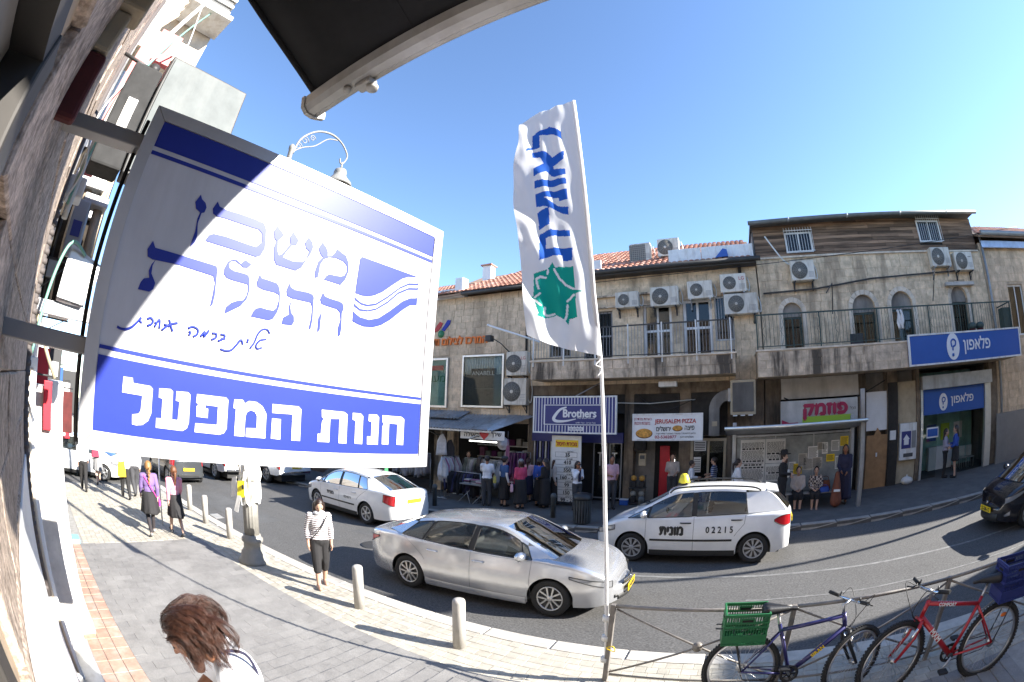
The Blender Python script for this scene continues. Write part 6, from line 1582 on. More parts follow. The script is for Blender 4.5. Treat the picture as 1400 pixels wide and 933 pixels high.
def wheel_part(parent, x, y, r, side, style, w_=.2):
    """tyre with a child rim; side +1 = left"""
    rot = Matrix.Rotation(-PI/2*side, 4, 'X')
    mb = MB(); h = w_/2
    mb.lathe([(r*.66, -h*.8), (r*.8, -h), (r*.95, -h*.96), (r, -h*.7), (r, h*.7), (r*.95, h*.96), (r*.8, h), (r*.66, h*.8), (r*.64, h*.5)], 40, rot, cap=False)
    wh = mb.build('wheel', 'tyre', parent, (x, y, r))
    mb = MB(); mb.lathe([(r*.665, -h*.6), (r*.665, h*.86), (r*.62, h*.86), (r*.6, h*.45), (0.02, h*.35)], 40, rot, cap=False); mb.build('rim_well', 'grille_dark', wh)
    mb = MB(); mb.lathe([(r*.67, h*.7), (r*.67, h*.92), (r*.61, h*.9), (r*.6, h*.7)], 40, rot, cap=False)
    mb.lathe([(r*.16, h*.5), (r*.16, h*.88), (r*.1, h*.94), (0.001, h*.94)], 24, rot, cap=False)
    n, wid, dbl = {'five': (5, .055, .16), 'ten': (9, .045, .1), 'six': (6, .10, 0)}[style]
    for k in range(n):
        a = 2*PI*k/n + .3
        for sg_ in ((-1, 1) if dbl else (0,)):
            m_ = rot @ Matrix.Rotation(a, 4, 'Z')
            b0, b1 = r*.1, r*.64; o0 = sg_*dbl*r*.45; o1 = sg_*dbl*r*1.15 if style == 'five' else sg_*dbl*r*1.7
            ww = wid*r*.8
            vs = [(b0, o0-ww, h*.55), (b1, o1-ww*1.25, h*.6), (b1, o1+ww*1.25, h*.6), (b0, o0+ww, h*.55), (b0, o0-ww*.8, h*.88), (b1, o1-ww, h*.84), (b1, o1+ww, h*.84), (b0, o0+ww*.8, h*.88)]
            mb.add(vs, [(4,5,6,7),(0,1,5,4),(1,2,6,5),(2,3,7,6),(3,0,4,7)], m_)
    mb.build('rim', 'alloy' if style != 'ten' else 'hub_grey', wh)
    return wh

def car(name, label, sp, loc, yaw, cat='car'):
    """sp: side-view outlines in metres, x forward from the front axle"""
    o = thing(name, label, cat, loc, yaw)
    o.rotation_euler = (math.asin(-GS*math.sin(yaw)+0)*0, -math.atan(GS*math.cos(yaw)+GD*math.sin(yaw)), yaw)
    xf, xr = sp['fo'], -(sp['wb']+sp['ro']); wb = sp['wb']; W = sp['W']/2; r = sp['r']; Ra = r+.05
    top = sp['top']; belt = sp['belt']; plan = sp['plan']; paint = sp['paint']
    zl_pts = sp.get('low', [(xr, .3), (xr+.25, .24), (-wb-.5, .22), (0, .2), (xf-.4, .2), (xf, .24)])
    def zlow(x):
        z = interp(zl_pts, x)
        for ax in (0, -wb):
            d = x-ax
            if abs(d) < Ra: z = max(z, r+math.sqrt(max(0, Ra*Ra-d*d)))
        return z
    def half(x): return W*interp(plan, x)
    SIDE = sp.get('side', [(.15, .93), (.24, .962), (.4, .99), (.52, 1.0), (.66, .995), (.8, .975), (.95, .945), (1.05, .92)])
    def syz(x, z): return half(x)*interp(SIDE, z)
    # stations
    xs = set()
    for i in range(61): xs.add(round(lerp(xr, xf, i/60), 4))
    for ax in (0, -wb):
        for i in range(25): xs.add(round(ax-Ra*math.cos(PI*i/24), 4))
        xs.add(round(ax-Ra-.001, 4)); xs.add(round(ax+Ra+.001, 4))
    for i in range(8):
        q = .45*(1-math.cos(PI/2*i/8)); xs.add(round(xr+q, 4)); xs.add(round(xf-q, 4))
    xs = sorted(xs); rows = []
    NS = 12
    for x in xs:
        z0, z1 = zlow(x), interp(top, x); rc = min(.075, (z1-z0)*.4); zs = z1-rc; row = []
        for k in range(NS+1):
            z = lerp(z0, zs, k/NS); row.append((syz(x, z), z))
        yb = row[-1][0]
        for k in range(1, 5):
            a = PI/2*k/4; row.append((yb-rc*1.25*(1-math.cos(a)), zs+rc*math.sin(a)))
        ye, ze = row[-1]
        for k in range(1, 7):
            t = k/6; row.append((ye*(1-t), ze+sp.get('crown', .035)*(1-(1-t)**2)))
        rows.append([(x, y, z) for y, z in row])
    def bow(x, y):                      # plan curvature of nose and tail
        return 0
    mb = MB()
    mb.grid(rows, flip=False); mb.grid([[(p[0], -p[1], p[2]) for p in rw] for rw in rows], flip=True)
    # nose and tail caps, bowed
    for end, rw, bo in ((1, rows[-1], sp.get('bowf', .10)), (-1, rows[0], sp.get('bowr', .06))):
        cap = []
        for (x, y, z) in rw:
            line = []
            for k in range(13):
                c = 1-2*k/12; line.append((x+end*bo*(1-c*c)*min(1, y/rw[0][1]+.0), y*c, z+0))
            cap.append(line)
        mb.grid(cap, flip=(end < 0))
    me = mb.mesh('body', paint)
    bm = bmesh.new(); bm.from_mesh(me); bmesh.ops.remove_doubles(bm, verts=bm.verts, dist=.0008); bmesh.ops.recalc_face_normals(bm, faces=bm.faces); bm.to_mesh(me); bm.free()
    link('body', me, o)
    # underbody and wheel wells
    mb = MB(); mb.box(xr+.2, xf-.25, -W*.72, W*.72, .17, .45)
    mb.build('underbody', 'trim_black', o)
    for ax in (0, -wb):
        for s_ in (1, -1):
            mb = MB(); prof = [(ax-(Ra+.0)*math.cos(PI*i/16), r+(Ra)*math.sin(PI*i/16)) for i in range(17)]
            y0, y1 = s_*W*.955, s_*W*.55
            g0_ = [(p[0], y0, p[1]) for p in prof]; g1 = [(p[0], y1, p[1]) for p in prof]
            mb.grid([g0_, g1]); mb.add([(p[0], y1, p[1]) for p in prof], [tuple(range(17))]); mb.build('wheel_well', 'trim_black', o)
            wheel_part(o, ax, s_*(W*.965-.1), r, s_, sp['rim'])
    # greenhouse
    rail = catmull([Vector((p[0], p[2], p[1])) for p in sp['rail']], 7)      # x, y(half), z
    nA = 7*sp['iB']; nC = 7*sp['iC']
    crown = sp.get('roofcrown', .05)
    def cross(p, i):
        L = len(rail)-1; t = i/L; line = []
        bo = 0
        if i <= nA: bo = lerp(sp.get('wsbow', .10), .06, i/max(1, nA))
        elif i >= nC: bo = -lerp(.05, sp.get('rgbow', .1), (i-nC)/max(1, L-nC))
        else: bo = lerp(.06, -.05, (i-nA)/max(1, nC-nA))
        cr = crown if nA <= i <= nC else crown*.5
        for k in range(17):
            c = 1-2*k/16; e = 1-c*c
            line.append((p.x+bo*e, p.y*c, p.z+cr*e))
        return line
    lines = [cross(p, i) for i, p in enumerate(rail)]
    def strip(i0, i1, k0, k1, nm, mt, off=0):
        mb = MB(); mb.grid([ln[k0:k1+1] for ln in lines[i0:i1+1]]); ob = mb.build(nm, mt, o, None, None, False)
        return ob
    strip(nA, nC, 0, 16, 'roof', paint)
    for i0, i1 in ((0, nA), (nC, len(rail)-1)):
        strip(i0, i1, 0, 1, 'pillar', paint); strip(i0, i1, 15, 16, 'pillar', paint)
    strip(0, nA, 1, 15, 'windscreen', 'car_glass_clear')
    strip(nC, len(rail)-1, 1, 15, 'rear_window', 'car_glass')
    def rail_at(x):
        for i in range(len(rail)-1):
            a, b = rail[i], rail[i+1]
            if (a.x >= x >= b.x) and a.x != b.x:
                t = (a.x-x)/(a.x-b.x); return lerp(a.y, b.y, t), lerp(a.z, b.z, t)
        return (rail[0].y, rail[0].z) if x > rail[0].x else (rail[-1].y, rail[-1].z)
    def belt_at(x):
        z = interp(belt, x); return syz(x, min(z, interp(top, x)))-.012, z
    def gpt(x, z, off=0):
        yb, zb = belt_at(x); yr_, zr = rail_at(x)
        if zr-zb < 1e-4: return yb
        t = (z-zb)/(zr-zb); t = max(0, min(1.02, t)); return lerp(yb, yr_, t) + .03*math.sin(PI*min(1, t))*.6 + off
    sxs = [lerp(rail[0].x, rail[-1].x, i/48) for i in range(49)]
    for s_ in (1, -1):
        rws = []
        for x in sxs:
            yb, zb = belt_at(x); yr_, zr = rail_at(x); zb = min(zb-.03, zr)
            rws.append([(x, s_*(gpt(x, lerp(zb, zr, k/6)) if k < 6 else yr_), lerp(zb, zr, k/6)) for k in range(7)])
        # frames: paint only where no pane is, so the side is built as a frame of strips round the panes
        fr_ = MB()
        panes = sp['panes']
        def pane_pts(pn, n=14, m_=6, off=.0):
            xb0, xt0, xb1, xt1 = pn; out = []
            for i in range(n+1):
                t = i/n; col_ = []
                xb, xt = lerp(xb0, xb1, t), lerp(xt0, xt1, t)
                zb = belt_at(xb)[1]+.018; zt = rail_at(xt)[1]-.05
                for k in range(m_+1):
                    q = k/m_; x = lerp(xb, xt, q); z = lerp(zb, max(zb+.01, zt), q)
                    col_.append((x, s_*gpt(x, z, off), z))
                out.append(col_)
            return out
        allp = [pane_pts(pn) for pn in panes]
        # band under the panes, band over the panes, pillars between and at the ends
        def band(pl):
            fr_.grid(pl)
        lowr = []; upr = []
        for pp in allp:
            for c_ in pp: lowr.append(c_[0]); upr.append(c_[-1])
        x_a, x_d = rail[0].x, rail[-1].x
        def outer_low(p): zb = belt_at(p[0])[1]-.03; return (p[0], s_*gpt(p[0], zb), zb)
        band([lowr, [outer_low(p) for p in lowr]])
        def outer_up(p): y_, z_ = rail_at(p[0]); return (p[0], s_*y_, z_)
        band([upr, [outer_up(p) for p in upr]])
        for a_, b_ in zip(allp, allp[1:]): band([a_[-1], b_[0]])
        f0, f1 = allp[0][0], allp[-1][-1]
        fe = [(lerp(x_a, f0[0][0], 0), s_*gpt(x_a, z), z) for z in [min(p[2], rail_at(x_a)[1]) for p in f0]]
        fe = []
        for p in f0:                     # towards the A pillar
            best = rail[0]
            for q in rail[:nA+4]:
                if q.z <= p[2]+.02: best = q
            fe.append((best.x, s_*best.y, best.z))
        band([f0, fe]); 
        fe = []
        for p in f1:
            best = rail[-1]
            for q in reversed(rail[nC-4:]):
                if q.z <= p[2]+.02: best = q
            fe.append((best.x, s_*best.y, best.z))
        band([f1, fe])
        fb = fr_.build('window_frame', paint, o)
        for pn, pp in zip(panes, allp):
            mb = MB(); mb.grid(pp); mb.build('side_window', 'car_glass', o)
            edge = [c_[0] for c_ in pp] + pp[-1][1:] + [c_[-1] for c_ in reversed(pp)][1:] + list(reversed(pp[0]))[1:]
            mb = MB(); mb.tube([(p[0], p[1]+s_*.003, p[2]) for p in edge], .008 if not sp.get('chrome') else .009, 6, cap=False); mb.build('window_trim', 'trim_black', o)
            if sp.get('chrome'):
                mb = MB(); mb.tube([(c_[0][0], c_[0][1]+s_*.008, c_[0][2]-.012) for c_ in pp], .008, 6); mb.build('chrome_strip', 'chrome', o)
        for a_, b_ in zip(allp, allp[1:]):   # blacked out door pillars
            mb = MB(); mb.grid([[(p[0], p[1]+s_*.002, p[2]) for p in a_[-1]], [(p[0], p[1]+s_*.002, p[2]) for p in b_[0]]]); mb.build('door_pillar', 'trim_black', o)
        # doors: shut lines, handles, sill, moulding
        def surf(x, z, off=.0015): return (x, s_*(syz(x, z)+off), z)
        for pts in sp['seams']:
            P = []
            for (a, b), (c, d) in zip(pts, pts[1:]):
                for k in range(8): P.append((lerp(a, c, k/8), lerp(b, d, k/8)))
            P.append(pts[-1]); mb = MB()
            l_ = [surf(x-.0035, z) for x, z in P]; r2 = [surf(x+.0035, z+.003) for x, z in P]
            mb.grid([l_, r2]); mb.build('door_seam', 'seam', o)
        for x, z in sp['handles']:
            y_ = syz(x, z)
            mb = MB(); mb.tube([(x-.11, s_*(y_-.005), z), (x-.08, s_*(y_+.03), z+.004), (x+.08, s_*(y_+.03), z+.004), (x+.11, s_*(y_-.005), z)], .014, 8); mb.build('door_handle', sp.get('handle', paint), o)
        if sp.get('mould'):
            x0, x1, z = sp['mould']; mb = MB(); P = [(lerp(x0, x1, k/16)) for k in range(17)]
            mb.grid([[surf(x, z-.022, .006) for x in P], [surf(x, z, .014) for x in P], [surf(x, z+.022, .006) for x in P]]); mb.build('side_moulding', 'trim_black', o)
        # mirror
        mx, mz = sp['mirror']; y_ = belt_at(mx)[0]
        mb = MB(); mb.ball((mx, s_*(y_+.14), mz+.09), (.075, .125, .08), 14, 10); mb.box(mx-.03, mx+.03, min(s_*(y_-.03), s_*(y_+.06)), max(s_*(y_-.03), s_*(y_+.06)), mz+.02, mz+.06); mb.build('mirror', sp.get('mirrorm', paint), o)
        mb = MB(); mb.ball((mx-.05, s_*(y_+.14), mz+.09), (.03, .11, .065), 12, 8); mb.build('mirror_glass', 'chrome', o)
        # lamps as patches wrapped on the body
        for nm, mt, x0, x1, zf in sp['lamps']:
            P = []
            for i in range(13):
                x = lerp(x0, x1, i/12); za_, zb_ = zf(i/12); P.append([(x+.002*(1 if x1 > x0 else -1), s_*(syz(x, lerp(za_, zb_, k/6))+.004), lerp(za_, zb_, k/6)) for k in range(7)])
            mb = MB(); mb.grid(P); mb.build(nm, mt, o)
            ed = [c_[0] for c_ in P] + P[-1][1:] + [c_[-1] for c_ in reversed(P)][1:] + list(reversed(P[0]))[1:]
            mb = MB(); mb.tube(ed, .007, 5, cap=False); mb.build('lamp_bezel', 'trim_black', o)
        mb = MB(); P = [lerp(-wb+Ra+.02, -Ra-.02, k/14) for k in range(15)]
        mb.grid([[(x, s_*(syz(x, .2)+.012), .175) for x in P], [(x, s_*(syz(x, .24)+.016), .24) for x in P], [(x, s_*(syz(x, .3)+.004), .30) for x in P]]); mb.build('sill', paint if sp.get('sillpaint') else 'trim_black', o)
    # nose and tail furniture
    for kind, x, y0, y1, z0, z1, mt in sp['face']:
        fx = xf if x > 0 else xr; en = 1 if x > 0 else -1; bo = sp.get('bowf', .1) if x > 0 else sp.get('bowr', .06); we = half(fx)
        mb = MB(); rws = []
        for i in range(9):
            y = lerp(y0, y1, i/8); xx = fx+en*(bo*max(0, 1-(y/we)**2)+abs(x)-1)
            rws.append([(xx, y, z0), (xx+en*.012, y, lerp(z0, z1, .1)), (xx+en*.012, y, lerp(z0, z1, .9)), (xx, y, z1)])
        mb.grid(rws); mb.build(kind, mt, o)
    # cabin
    mb = MB(); mb.box(-wb-.15, -.1, -W*.8, W*.8, .3, .36); mb.build('floor', 'interior', o)
    zb_ = interp(belt, -wb*.5)
    mb = MB(); mb.box(-.55, -.12, -W*.82, W*.82, .6, zb_-.02, bev=.05); mb.build('dashboard', 'interior', o)
    for sx, sy in sp.get('seats', ((-1.15, .36), (-1.15, -.36))):
        mb = MB(); mb.box(sx-.25, sx+.25, sy-.24, sy+.24, .42, .58, bev=.05); mb.box(-.08, .08, -.24, .24, 0, .62, Matrix.Translation((sx-.28, sy, .5)) @ Matrix.Rotation(-.25, 4, 'Y'), bev=.05); mb.box(-.05, .05, -.13, .13, .64, .82, Matrix.Translation((sx-.28, sy, .5)) @ Matrix.Rotation(-.25, 4, 'Y'), bev=.04); mb.build('seat', 'seat_grey', o)
    rx = sp.get('rearseat', -2.1)
    mb = MB(); mb.box(rx-.25, rx+.25, -W*.72, W*.72, .42, .6, bev=.05); mb.box(rx-.4, rx-.24, -W*.72, W*.72, .5, 1.08, bev=.05); mb.build('rear_seat', 'seat_grey', o)
    mb = MB(); mt = Matrix.Translation((-.72, .36, zb_-.05)) @ Matrix.Rotation(-1.15, 4, 'Y'); mb.tube([(.17*math.cos(a), .17*math.sin(a), 0) for a in [2*PI*k/20 for k in range(21)]], .014, 6, mtx=mt); mb.box(-.15, .15, -.02, .02, -.01, .01, mt); mb.build('steering_wheel', 'trim_black', o)
    o['len'] = 0; del o['len']
    return o

def plate(o, x, z, en, txt, tilt=0):
    mb = MB(); mb.box(-.006, .006, -.26, .26, -.057, .057); p = mb.build('number_plate', 'plate_yellow', o, (x, 0, z))
    me = text_mesh(txt, wid=.4, hgt=.075, bold=.012); me.materials.clear(); me.materials.append(M['letter_black'])
    t = link('plate_number', me, p, (en*.008, 0, 0), PI/2*en)

# -- silver saloon (foreground)
ACC = dict(fo=.93, ro=1.065, wb=2.67, W=1.76, r=.318, paint='paint_silver', rim='five', chrome=True, sillpaint=True,
    top=[(-3.735, .62), (-3.70, .86), (-3.62, .985), (-3.4, 1.02), (-3.1, 1.03), (-2.0, 1.0), (-1.0, .98), (-.2, .965), (.2, .93), (.5, .86), (.72, .77), (.86, .66), (.93, .50)],
    belt=[(-3.2, 1.03), (-2.4, .985), (-1.0, .935), (.0, .915)],
    plan=[(-3.735, .66), (-3.68, .76), (-3.55, .87), (-3.3, .955), (-2.9, .99), (-2.3, 1.0), (-.5, 1.0), (0, .99), (.35, .96), (.6, .90), (.78, .79), (.88, .67), (.93, .56)],
    rail=[(.02, .955, .70), (-.38, 1.16, .655), (-.86, 1.365, .59), (-1.4, 1.415, .575), (-2.0, 1.395, .57), (-2.55, 1.31, .57), (-2.95, 1.15, .60), (-3.22, 1.035, .65)], iB=2, iC=5,
    panes=[(-.30, -.42, -.42, -.52), (-.46, -.56, -1.32, -1.27), (-1.42, -1.37, -2.32, -2.15), (-2.36, -2.2, -2.82, -2.55)],
    seams=[[(-.30, .93), (-.33, .6), (-.30, .3)], [(-1.37, .95), (-1.38, .3)], [(-2.75, 1.0), (-2.52, .86), (-2.33, .72), (-2.28, .65)], [(-2.2, .3), (-.3, .3)]],
    handles=[(-1.22, .80), (-2.12, .84)], mirror=(-.42, .93), mirrorm='paint_silver',
    lamps=[('headlight', 'lamp_clear', .30, .90, lambda t: (lerp(.70, .52, t), lerp(.735, .625, t))), ('tail_light', 'lamp_red', -3.36, -3.71, lambda t: (lerp(.87, .70, t), lerp(.9, .86, t)))],
    face=[('grille', 1.0, -.30, .30, .475, .56, 'trim_black'), ('grille_chrome', 1.004, -.27, .27, .51, .535, 'chrome'), ('lower_intake', 1.0, -.42, .42, .245, .33, 'trim_black'), ('fog_recess', 1.0, .44, .5, .3, .36, 'trim_black'), ('fog_recess', 1.0, -.5, -.44, .3, .36, 'trim_black'), ('boot_trim', -1.0, -.5, .5, .56, .6, 'chrome')],
    bowf=.13, bowr=.08)
ca = car('silver_saloon', 'silver four-door saloon driving past the bollards', ACC, (-2.5, 6.92, gz(-2.5, 6.92)), 0, 'car')
ca.rotation_euler[2] = R(2.0)
mb = MB(); mb.ball((0, 0, 0), (.012, .06, .045), 14, 8); mb.build('badge', 'chrome', ca, (1.075, 0, .53))
plate(ca, 1.085, .40, 1, '87-419-51')
mb = MB(); mb.tube([(-.12, -.55, .965), (-.28, -.1, .985)], .008, 6); mb.tube([(-.1, .05, .968), (-.26, .5, .985)], .008, 6); mb.build('wiper', 'trim_black', ca)
# -- white hatchback taxi
GLF = dict(fo=.87, ro=.755, wb=2.578, W=1.76, r=.318, paint='paint_white', rim='ten', handle='trim_black',
    top=[(-3.333, .98), (-3.30, 1.02), (-3.15, 1.04), (-2.0, 1.04), (-1.0, 1.02), (-.3, .99), (.05, .97), (.35, .90), (.6, .80), (.76, .68), (.87, .50)],
    belt=[(-3.3, 1.06), (-2.3, 1.03), (-1.0, .985), (.3, .93)],
    plan=[(-3.333, .74), (-3.29, .82), (-3.18, .90), (-2.95, .965), (-2.5, 1.0), (-.5, 1.0), (0, .985), (.35, .945), (.58, .875), (.74, .77), (.83, .66), (.87, .56)],
    rail=[(.28, .93, .68), (-.2, 1.16, .645), (-.72, 1.42, .585), (-1.1, 1.515, .575), (-1.9, 1.53, .57), (-2.6, 1.465, .56), (-2.92, 1.385, .555), (-3.24, 1.05, .62)], iB=2, iC=6,
    panes=[(.1, -.02, -.30, -.36), (-.34, -.40, -1.26, -1.26), (-1.36, -1.36, -2.42, -2.36)],
    seams=[[(-.30, .96), (-.30, .3)], [(-1.31, 1.0), (-1.31, .28)], [(-2.38, 1.02), (-2.36, .85), (-2.2, .66), (-2.16, .6)], [(-2.15, .29), (-.3, .29)]],
    handles=[(-1.14, .88), (-2.2, .93)], mirror=(-.28, .98), mirrorm='paint_white', mould=(-2.12, -.4, .52),
    lamps=[('headlight', 'lamp_clear', .38, .82, lambda t: (lerp(.70, .57, t), lerp(.80, .67, t))), ('tail_light', 'lamp_red', -2.98, -3.325, lambda t: (lerp(.86, .77, t)-.04*math.sin(PI*t), lerp(.90, .97, t)+.03*math.sin(PI*t)))],
    face=[('grille', 1.0, -.34, .34, .46, .53, 'trim_black'), ('lower_intake', 1.0, -.42, .42, .22, .34, 'trim_black'), ('rear_bumper_strip', -1.0, -.6, .6, .38, .45, 'trim_black')],
    bowf=.12, bowr=.05, roofcrown=.05)
tx = car('taxi', 'white hatchback taxi with black lettering and number on its doors', GLF, (-1.9, 10.0, gz(-1.9, 10.0)), PI, 'taxi')
tx.rotation_euler[2] = PI + R(-3.0)
for s_ in (1, -1):
    mb = MB(); mb.tube(catmull([(-.75, s_*.585, 1.47), (-.95, s_*.575, 1.575), (-1.7, s_*.57, 1.60), (-2.45, s_*.56, 1.55), (-2.68, s_*.555, 1.47)], 6), .018, 8); mb.build('roof_rail', 'trim_black', tx)
def door_text(o, txt, x, z, wid, hgt, heb=False, bold=.02, side=1, W=.87):
    me = text_mesh(txt, wid=wid, hgt=hgt, heb=heb, bold=bold); me.materials.clear(); me.materials.append(M['letter_black'])
    return link('door_lettering', me, o, (x, side*(W+.006), z), 0 if side < 0 else PI)
door_text(tx, 'מונית', -.85, .72, .48, .17, True, .06, 1, .872)
door_text(tx, '0 2 2 1 5', -1.85, .745, .56, .13, False, .02, 1, .876)
mb = MB(); mb.box(-1.05, -.83, -.12, .12, 0, .05, bev=.02); b_ = mb.build('roof_sign_base', 'trim_black', tx, (0, 0, 1.565))
mb = MB(); mb.lathe([(.13, 0), (.13, .03), (.085, .17), (.05, .2)], 14); mb.build('roof_sign', 'yellow_bright', tx, (-.95, 0, 1.60)); tx.children[-1].scale = (.6, 1.05, .85)
plate(tx, -3.405, .78, -1, '16-284-25')
mb = MB(); mb.add([(-2.8, -.53, 1.43), (-2.8, .53, 1.43), (-3.06, .49, 1.40), (-3.06, -.49, 1.40), (-2.8, -.53, 1.475), (-2.8, .53, 1.475), (-3.06, .49, 1.42), (-3.06, -.49, 1.42)], [(4,5,6,7),(0,3,2,1),(2,3,7,6),(1,2,6,5),(3,0,4,7)]); mb.build('spoiler', 'paint_white', tx)
# -- white saloon taxi, seen from behind
OCT = dict(fo=.92, ro=1.07, wb=2.578, W=1.77, r=.318, paint='paint_white', rim='six',
    top=[(-3.648, .86), (-3.61, .98), (-3.5, 1.04), (-3.2, 1.055), (-2.0, 1.03), (-1.0, 1.0), (-.2, .98), (.2, .93), (.5, .86), (.72, .77), (.86, .66), (.92, .50)],
    belt=[(-3.2, 1.05), (-2.4, 1.0), (-1.0, .96), (.0, .93)],
    plan=[(-3.648, .72), (-3.6, .80), (-3.48, .88), (-3.25, .95), (-2.9, .99), (-2.3, 1.0), (-.5, 1.0), (0, .99), (.35, .96), (.6, .90), (.78, .79), (.88, .67), (.92, .56)],
    rail=[(.06, .965, .69), (-.36, 1.18, .65), (-.86, 1.39, .59), (-1.4, 1.44, .58), (-2.0, 1.42, .575), (-2.5, 1.35, .575), (-2.95, 1.2, .60), (-3.3, 1.06, .64)], iB=2, iC=5,
    panes=[(-.18, -.32, -.34, -.42), (-.38, -.48, -1.26, -1.22), (-1.36, -1.31, -2.2, -2.08), (-2.24, -2.12, -2.65, -2.42)],
    seams=[[(-.25, .95), (-.28, .6), (-.25, .3)], [(-1.31, .97), (-1.31, .3)], [(-2.62, 1.0), (-2.4, .86), (-2.23, .72), (-2.18, .65)], [(-2.1, .3), (-.3, .3)]],
    handles=[(-1.14, .83), (-2.04, .86)], mirror=(-.35, .95), mirrorm='paint_white', mould=(-2.1, -.36, .5),
    lamps=[('headlight', 'lamp_clear', .36, .88, lambda t: (lerp(.68, .56, t), lerp(.78, .68, t))), ('tail_light', 'lamp_red', -3.3, -3.63, lambda t: (lerp(.76, .66, t), lerp(.97, .94, t)))],
    face=[('grille', 1.0, -.34, .34, .46, .55, 'trim_black'), ('lower_intake', 1.0, -.42, .42, .22, .34, 'trim_black')],
    bowf=.12, bowr=.08)
sk = car('taxi', 'white saloon taxi with a yellow roof sign driving away', OCT, (-11.75, 10.0, gz(-11.75, 10.0)), PI, 'taxi')
sk.rotation_euler[2] = PI - R(5)
plate(sk, -3.735, .78, -1, '31-772-25')
mb = MB(); mb.lathe([(.16, 0), (.17, .05), (.13, .16), (.06, .19), (0, .19)], 16); mb.build('roof_sign', 'yellow_bright', sk, (-1.05, 0, 1.48)); sk.children[-1].scale = (.6, 1.3, 1)
mb = MB(); mb.box(-.01, .01, -.1, .06, 0, .17); mb.build('flag_clip', 'letter_orange', sk, (-1.0, .36, 1.46))
mb = MB(); mb.box(-.01, .01, -.07, .07, 0, .15); mb.build('flag_clip', 'letter_green', sk, (-2.1, -.4, 1.42))
door_text(sk, 'מונית', -.85, .7, .36, .1, True, .02, 1, .88); door_text(sk, '03471', -1.75, .68, .34, .08, False, 0, 1, .88)
mb = MB(); mb.tube([(-2.3, 0, 1.44), (-2.55, 0, 1.62)], .006, 5); mb.build('aerial', 'trim_black', sk)
# -- black hatchback coming down on the right
I20 = dict(GLF); I20.update(paint='paint_black', fo=.80, ro=.62, wb=2.525, W=1.71, rim='ten', mould=None, handle='paint_black', mirrorm='paint_black',
    top=[(-3.145, .95), (-3.1, 1.0), (-2.9, 1.03), (-1.0, 1.0), (-.3, .98), (.1, .96), (.35, .90), (.55, .82), (.7, .72), (.80, .52)],
    plan=[(-3.145, .74), (-3.1, .82), (-2.98, .90), (-2.8, .965), (-2.4, 1.0), (-.5, 1.0), (0, .985), (.3, .945), (.52, .875), (.68, .77), (.76, .66), (.80, .56)],
    rail=[(.22, .95, .66), (-.3, 1.18, .62), (-.8, 1.4, .57), (-1.2, 1.465, .56), (-1.8, 1.47, .555), (-2.5, 1.42, .55), (-2.78, 1.37, .545), (-3.05, 1.05, .6)],
    panes=[(.0, -.12, -.30, -.36), (-.34, -.40, -1.2, -1.2), (-1.3, -1.3, -2.2, -2.1), (-2.28, -2.18, -2.6, -2.45)],
    seams=[[(-.26, .96), (-.26, .3)], [(-1.25, 1.0), (-1.25, .28)]],
    handles=[(-1.1, .88), (-2.1, .93)], lamps=[('headlight', 'lamp_clear', .12, .74, lambda t: (lerp(.82, .60, t), lerp(.86, .72, t))), ('tail_light', 'lamp_red', -2.85, -3.13, lambda t: (lerp(.80, .74, t), lerp(.98, .98, t))), ('fog_light', 'lamp_clear', .60, .73, lambda t: (lerp(.36, .34, t), lerp(.46, .38, t)))],
    face=[('grille', 1.0, -.4, .4, .5, .55, 'trim_black'), ('lower_intake', 1.0, -.42, .42, .22, .38, 'trim_black')], bowf=.14)
hy = car('black_hatchback', 'black hatchback coming down the street at the right edge', I20, (7.3, 8.75, gz(7.3, 8.75)), PI, 'car')
hy.rotation_euler[2] = PI - R(2)
plate(hy, .97, .46, 1, '53-286-72')
mb = MB(); mb.ball((0, 0, 0), (.012, .06, .035), 12, 8); mb.build('badge', 'chrome', hy, (.95, 0, .60))
# -- cars farther down
GRY = dict(I20); GRY.update(paint='paint_grey', rim='six', handle='paint_grey', mirrorm='paint_grey')
gh = car('grey_hatchback', 'dark grey hatchback driving away behind the women in purple and pink', GRY, (-20.6, 6.65, gz(-20.6, 6.65)), PI, 'car')
plate(gh, -3.225, .62, -1, '62-114-70')
mb = MB(); mb.box(-3.24, -3.215, -.5, .5, .35, .42); mb.build('bumper_strip', 'trim_black', gh)
WH = dict(GLF); WH.update(rim='six', mould=None)
wc = car('white_hatchback', 'white hatchback turning out of the side street at the far left', WH, (-18.9, 3.3, gz(-18.9, 3.3)), R(62), 'car')
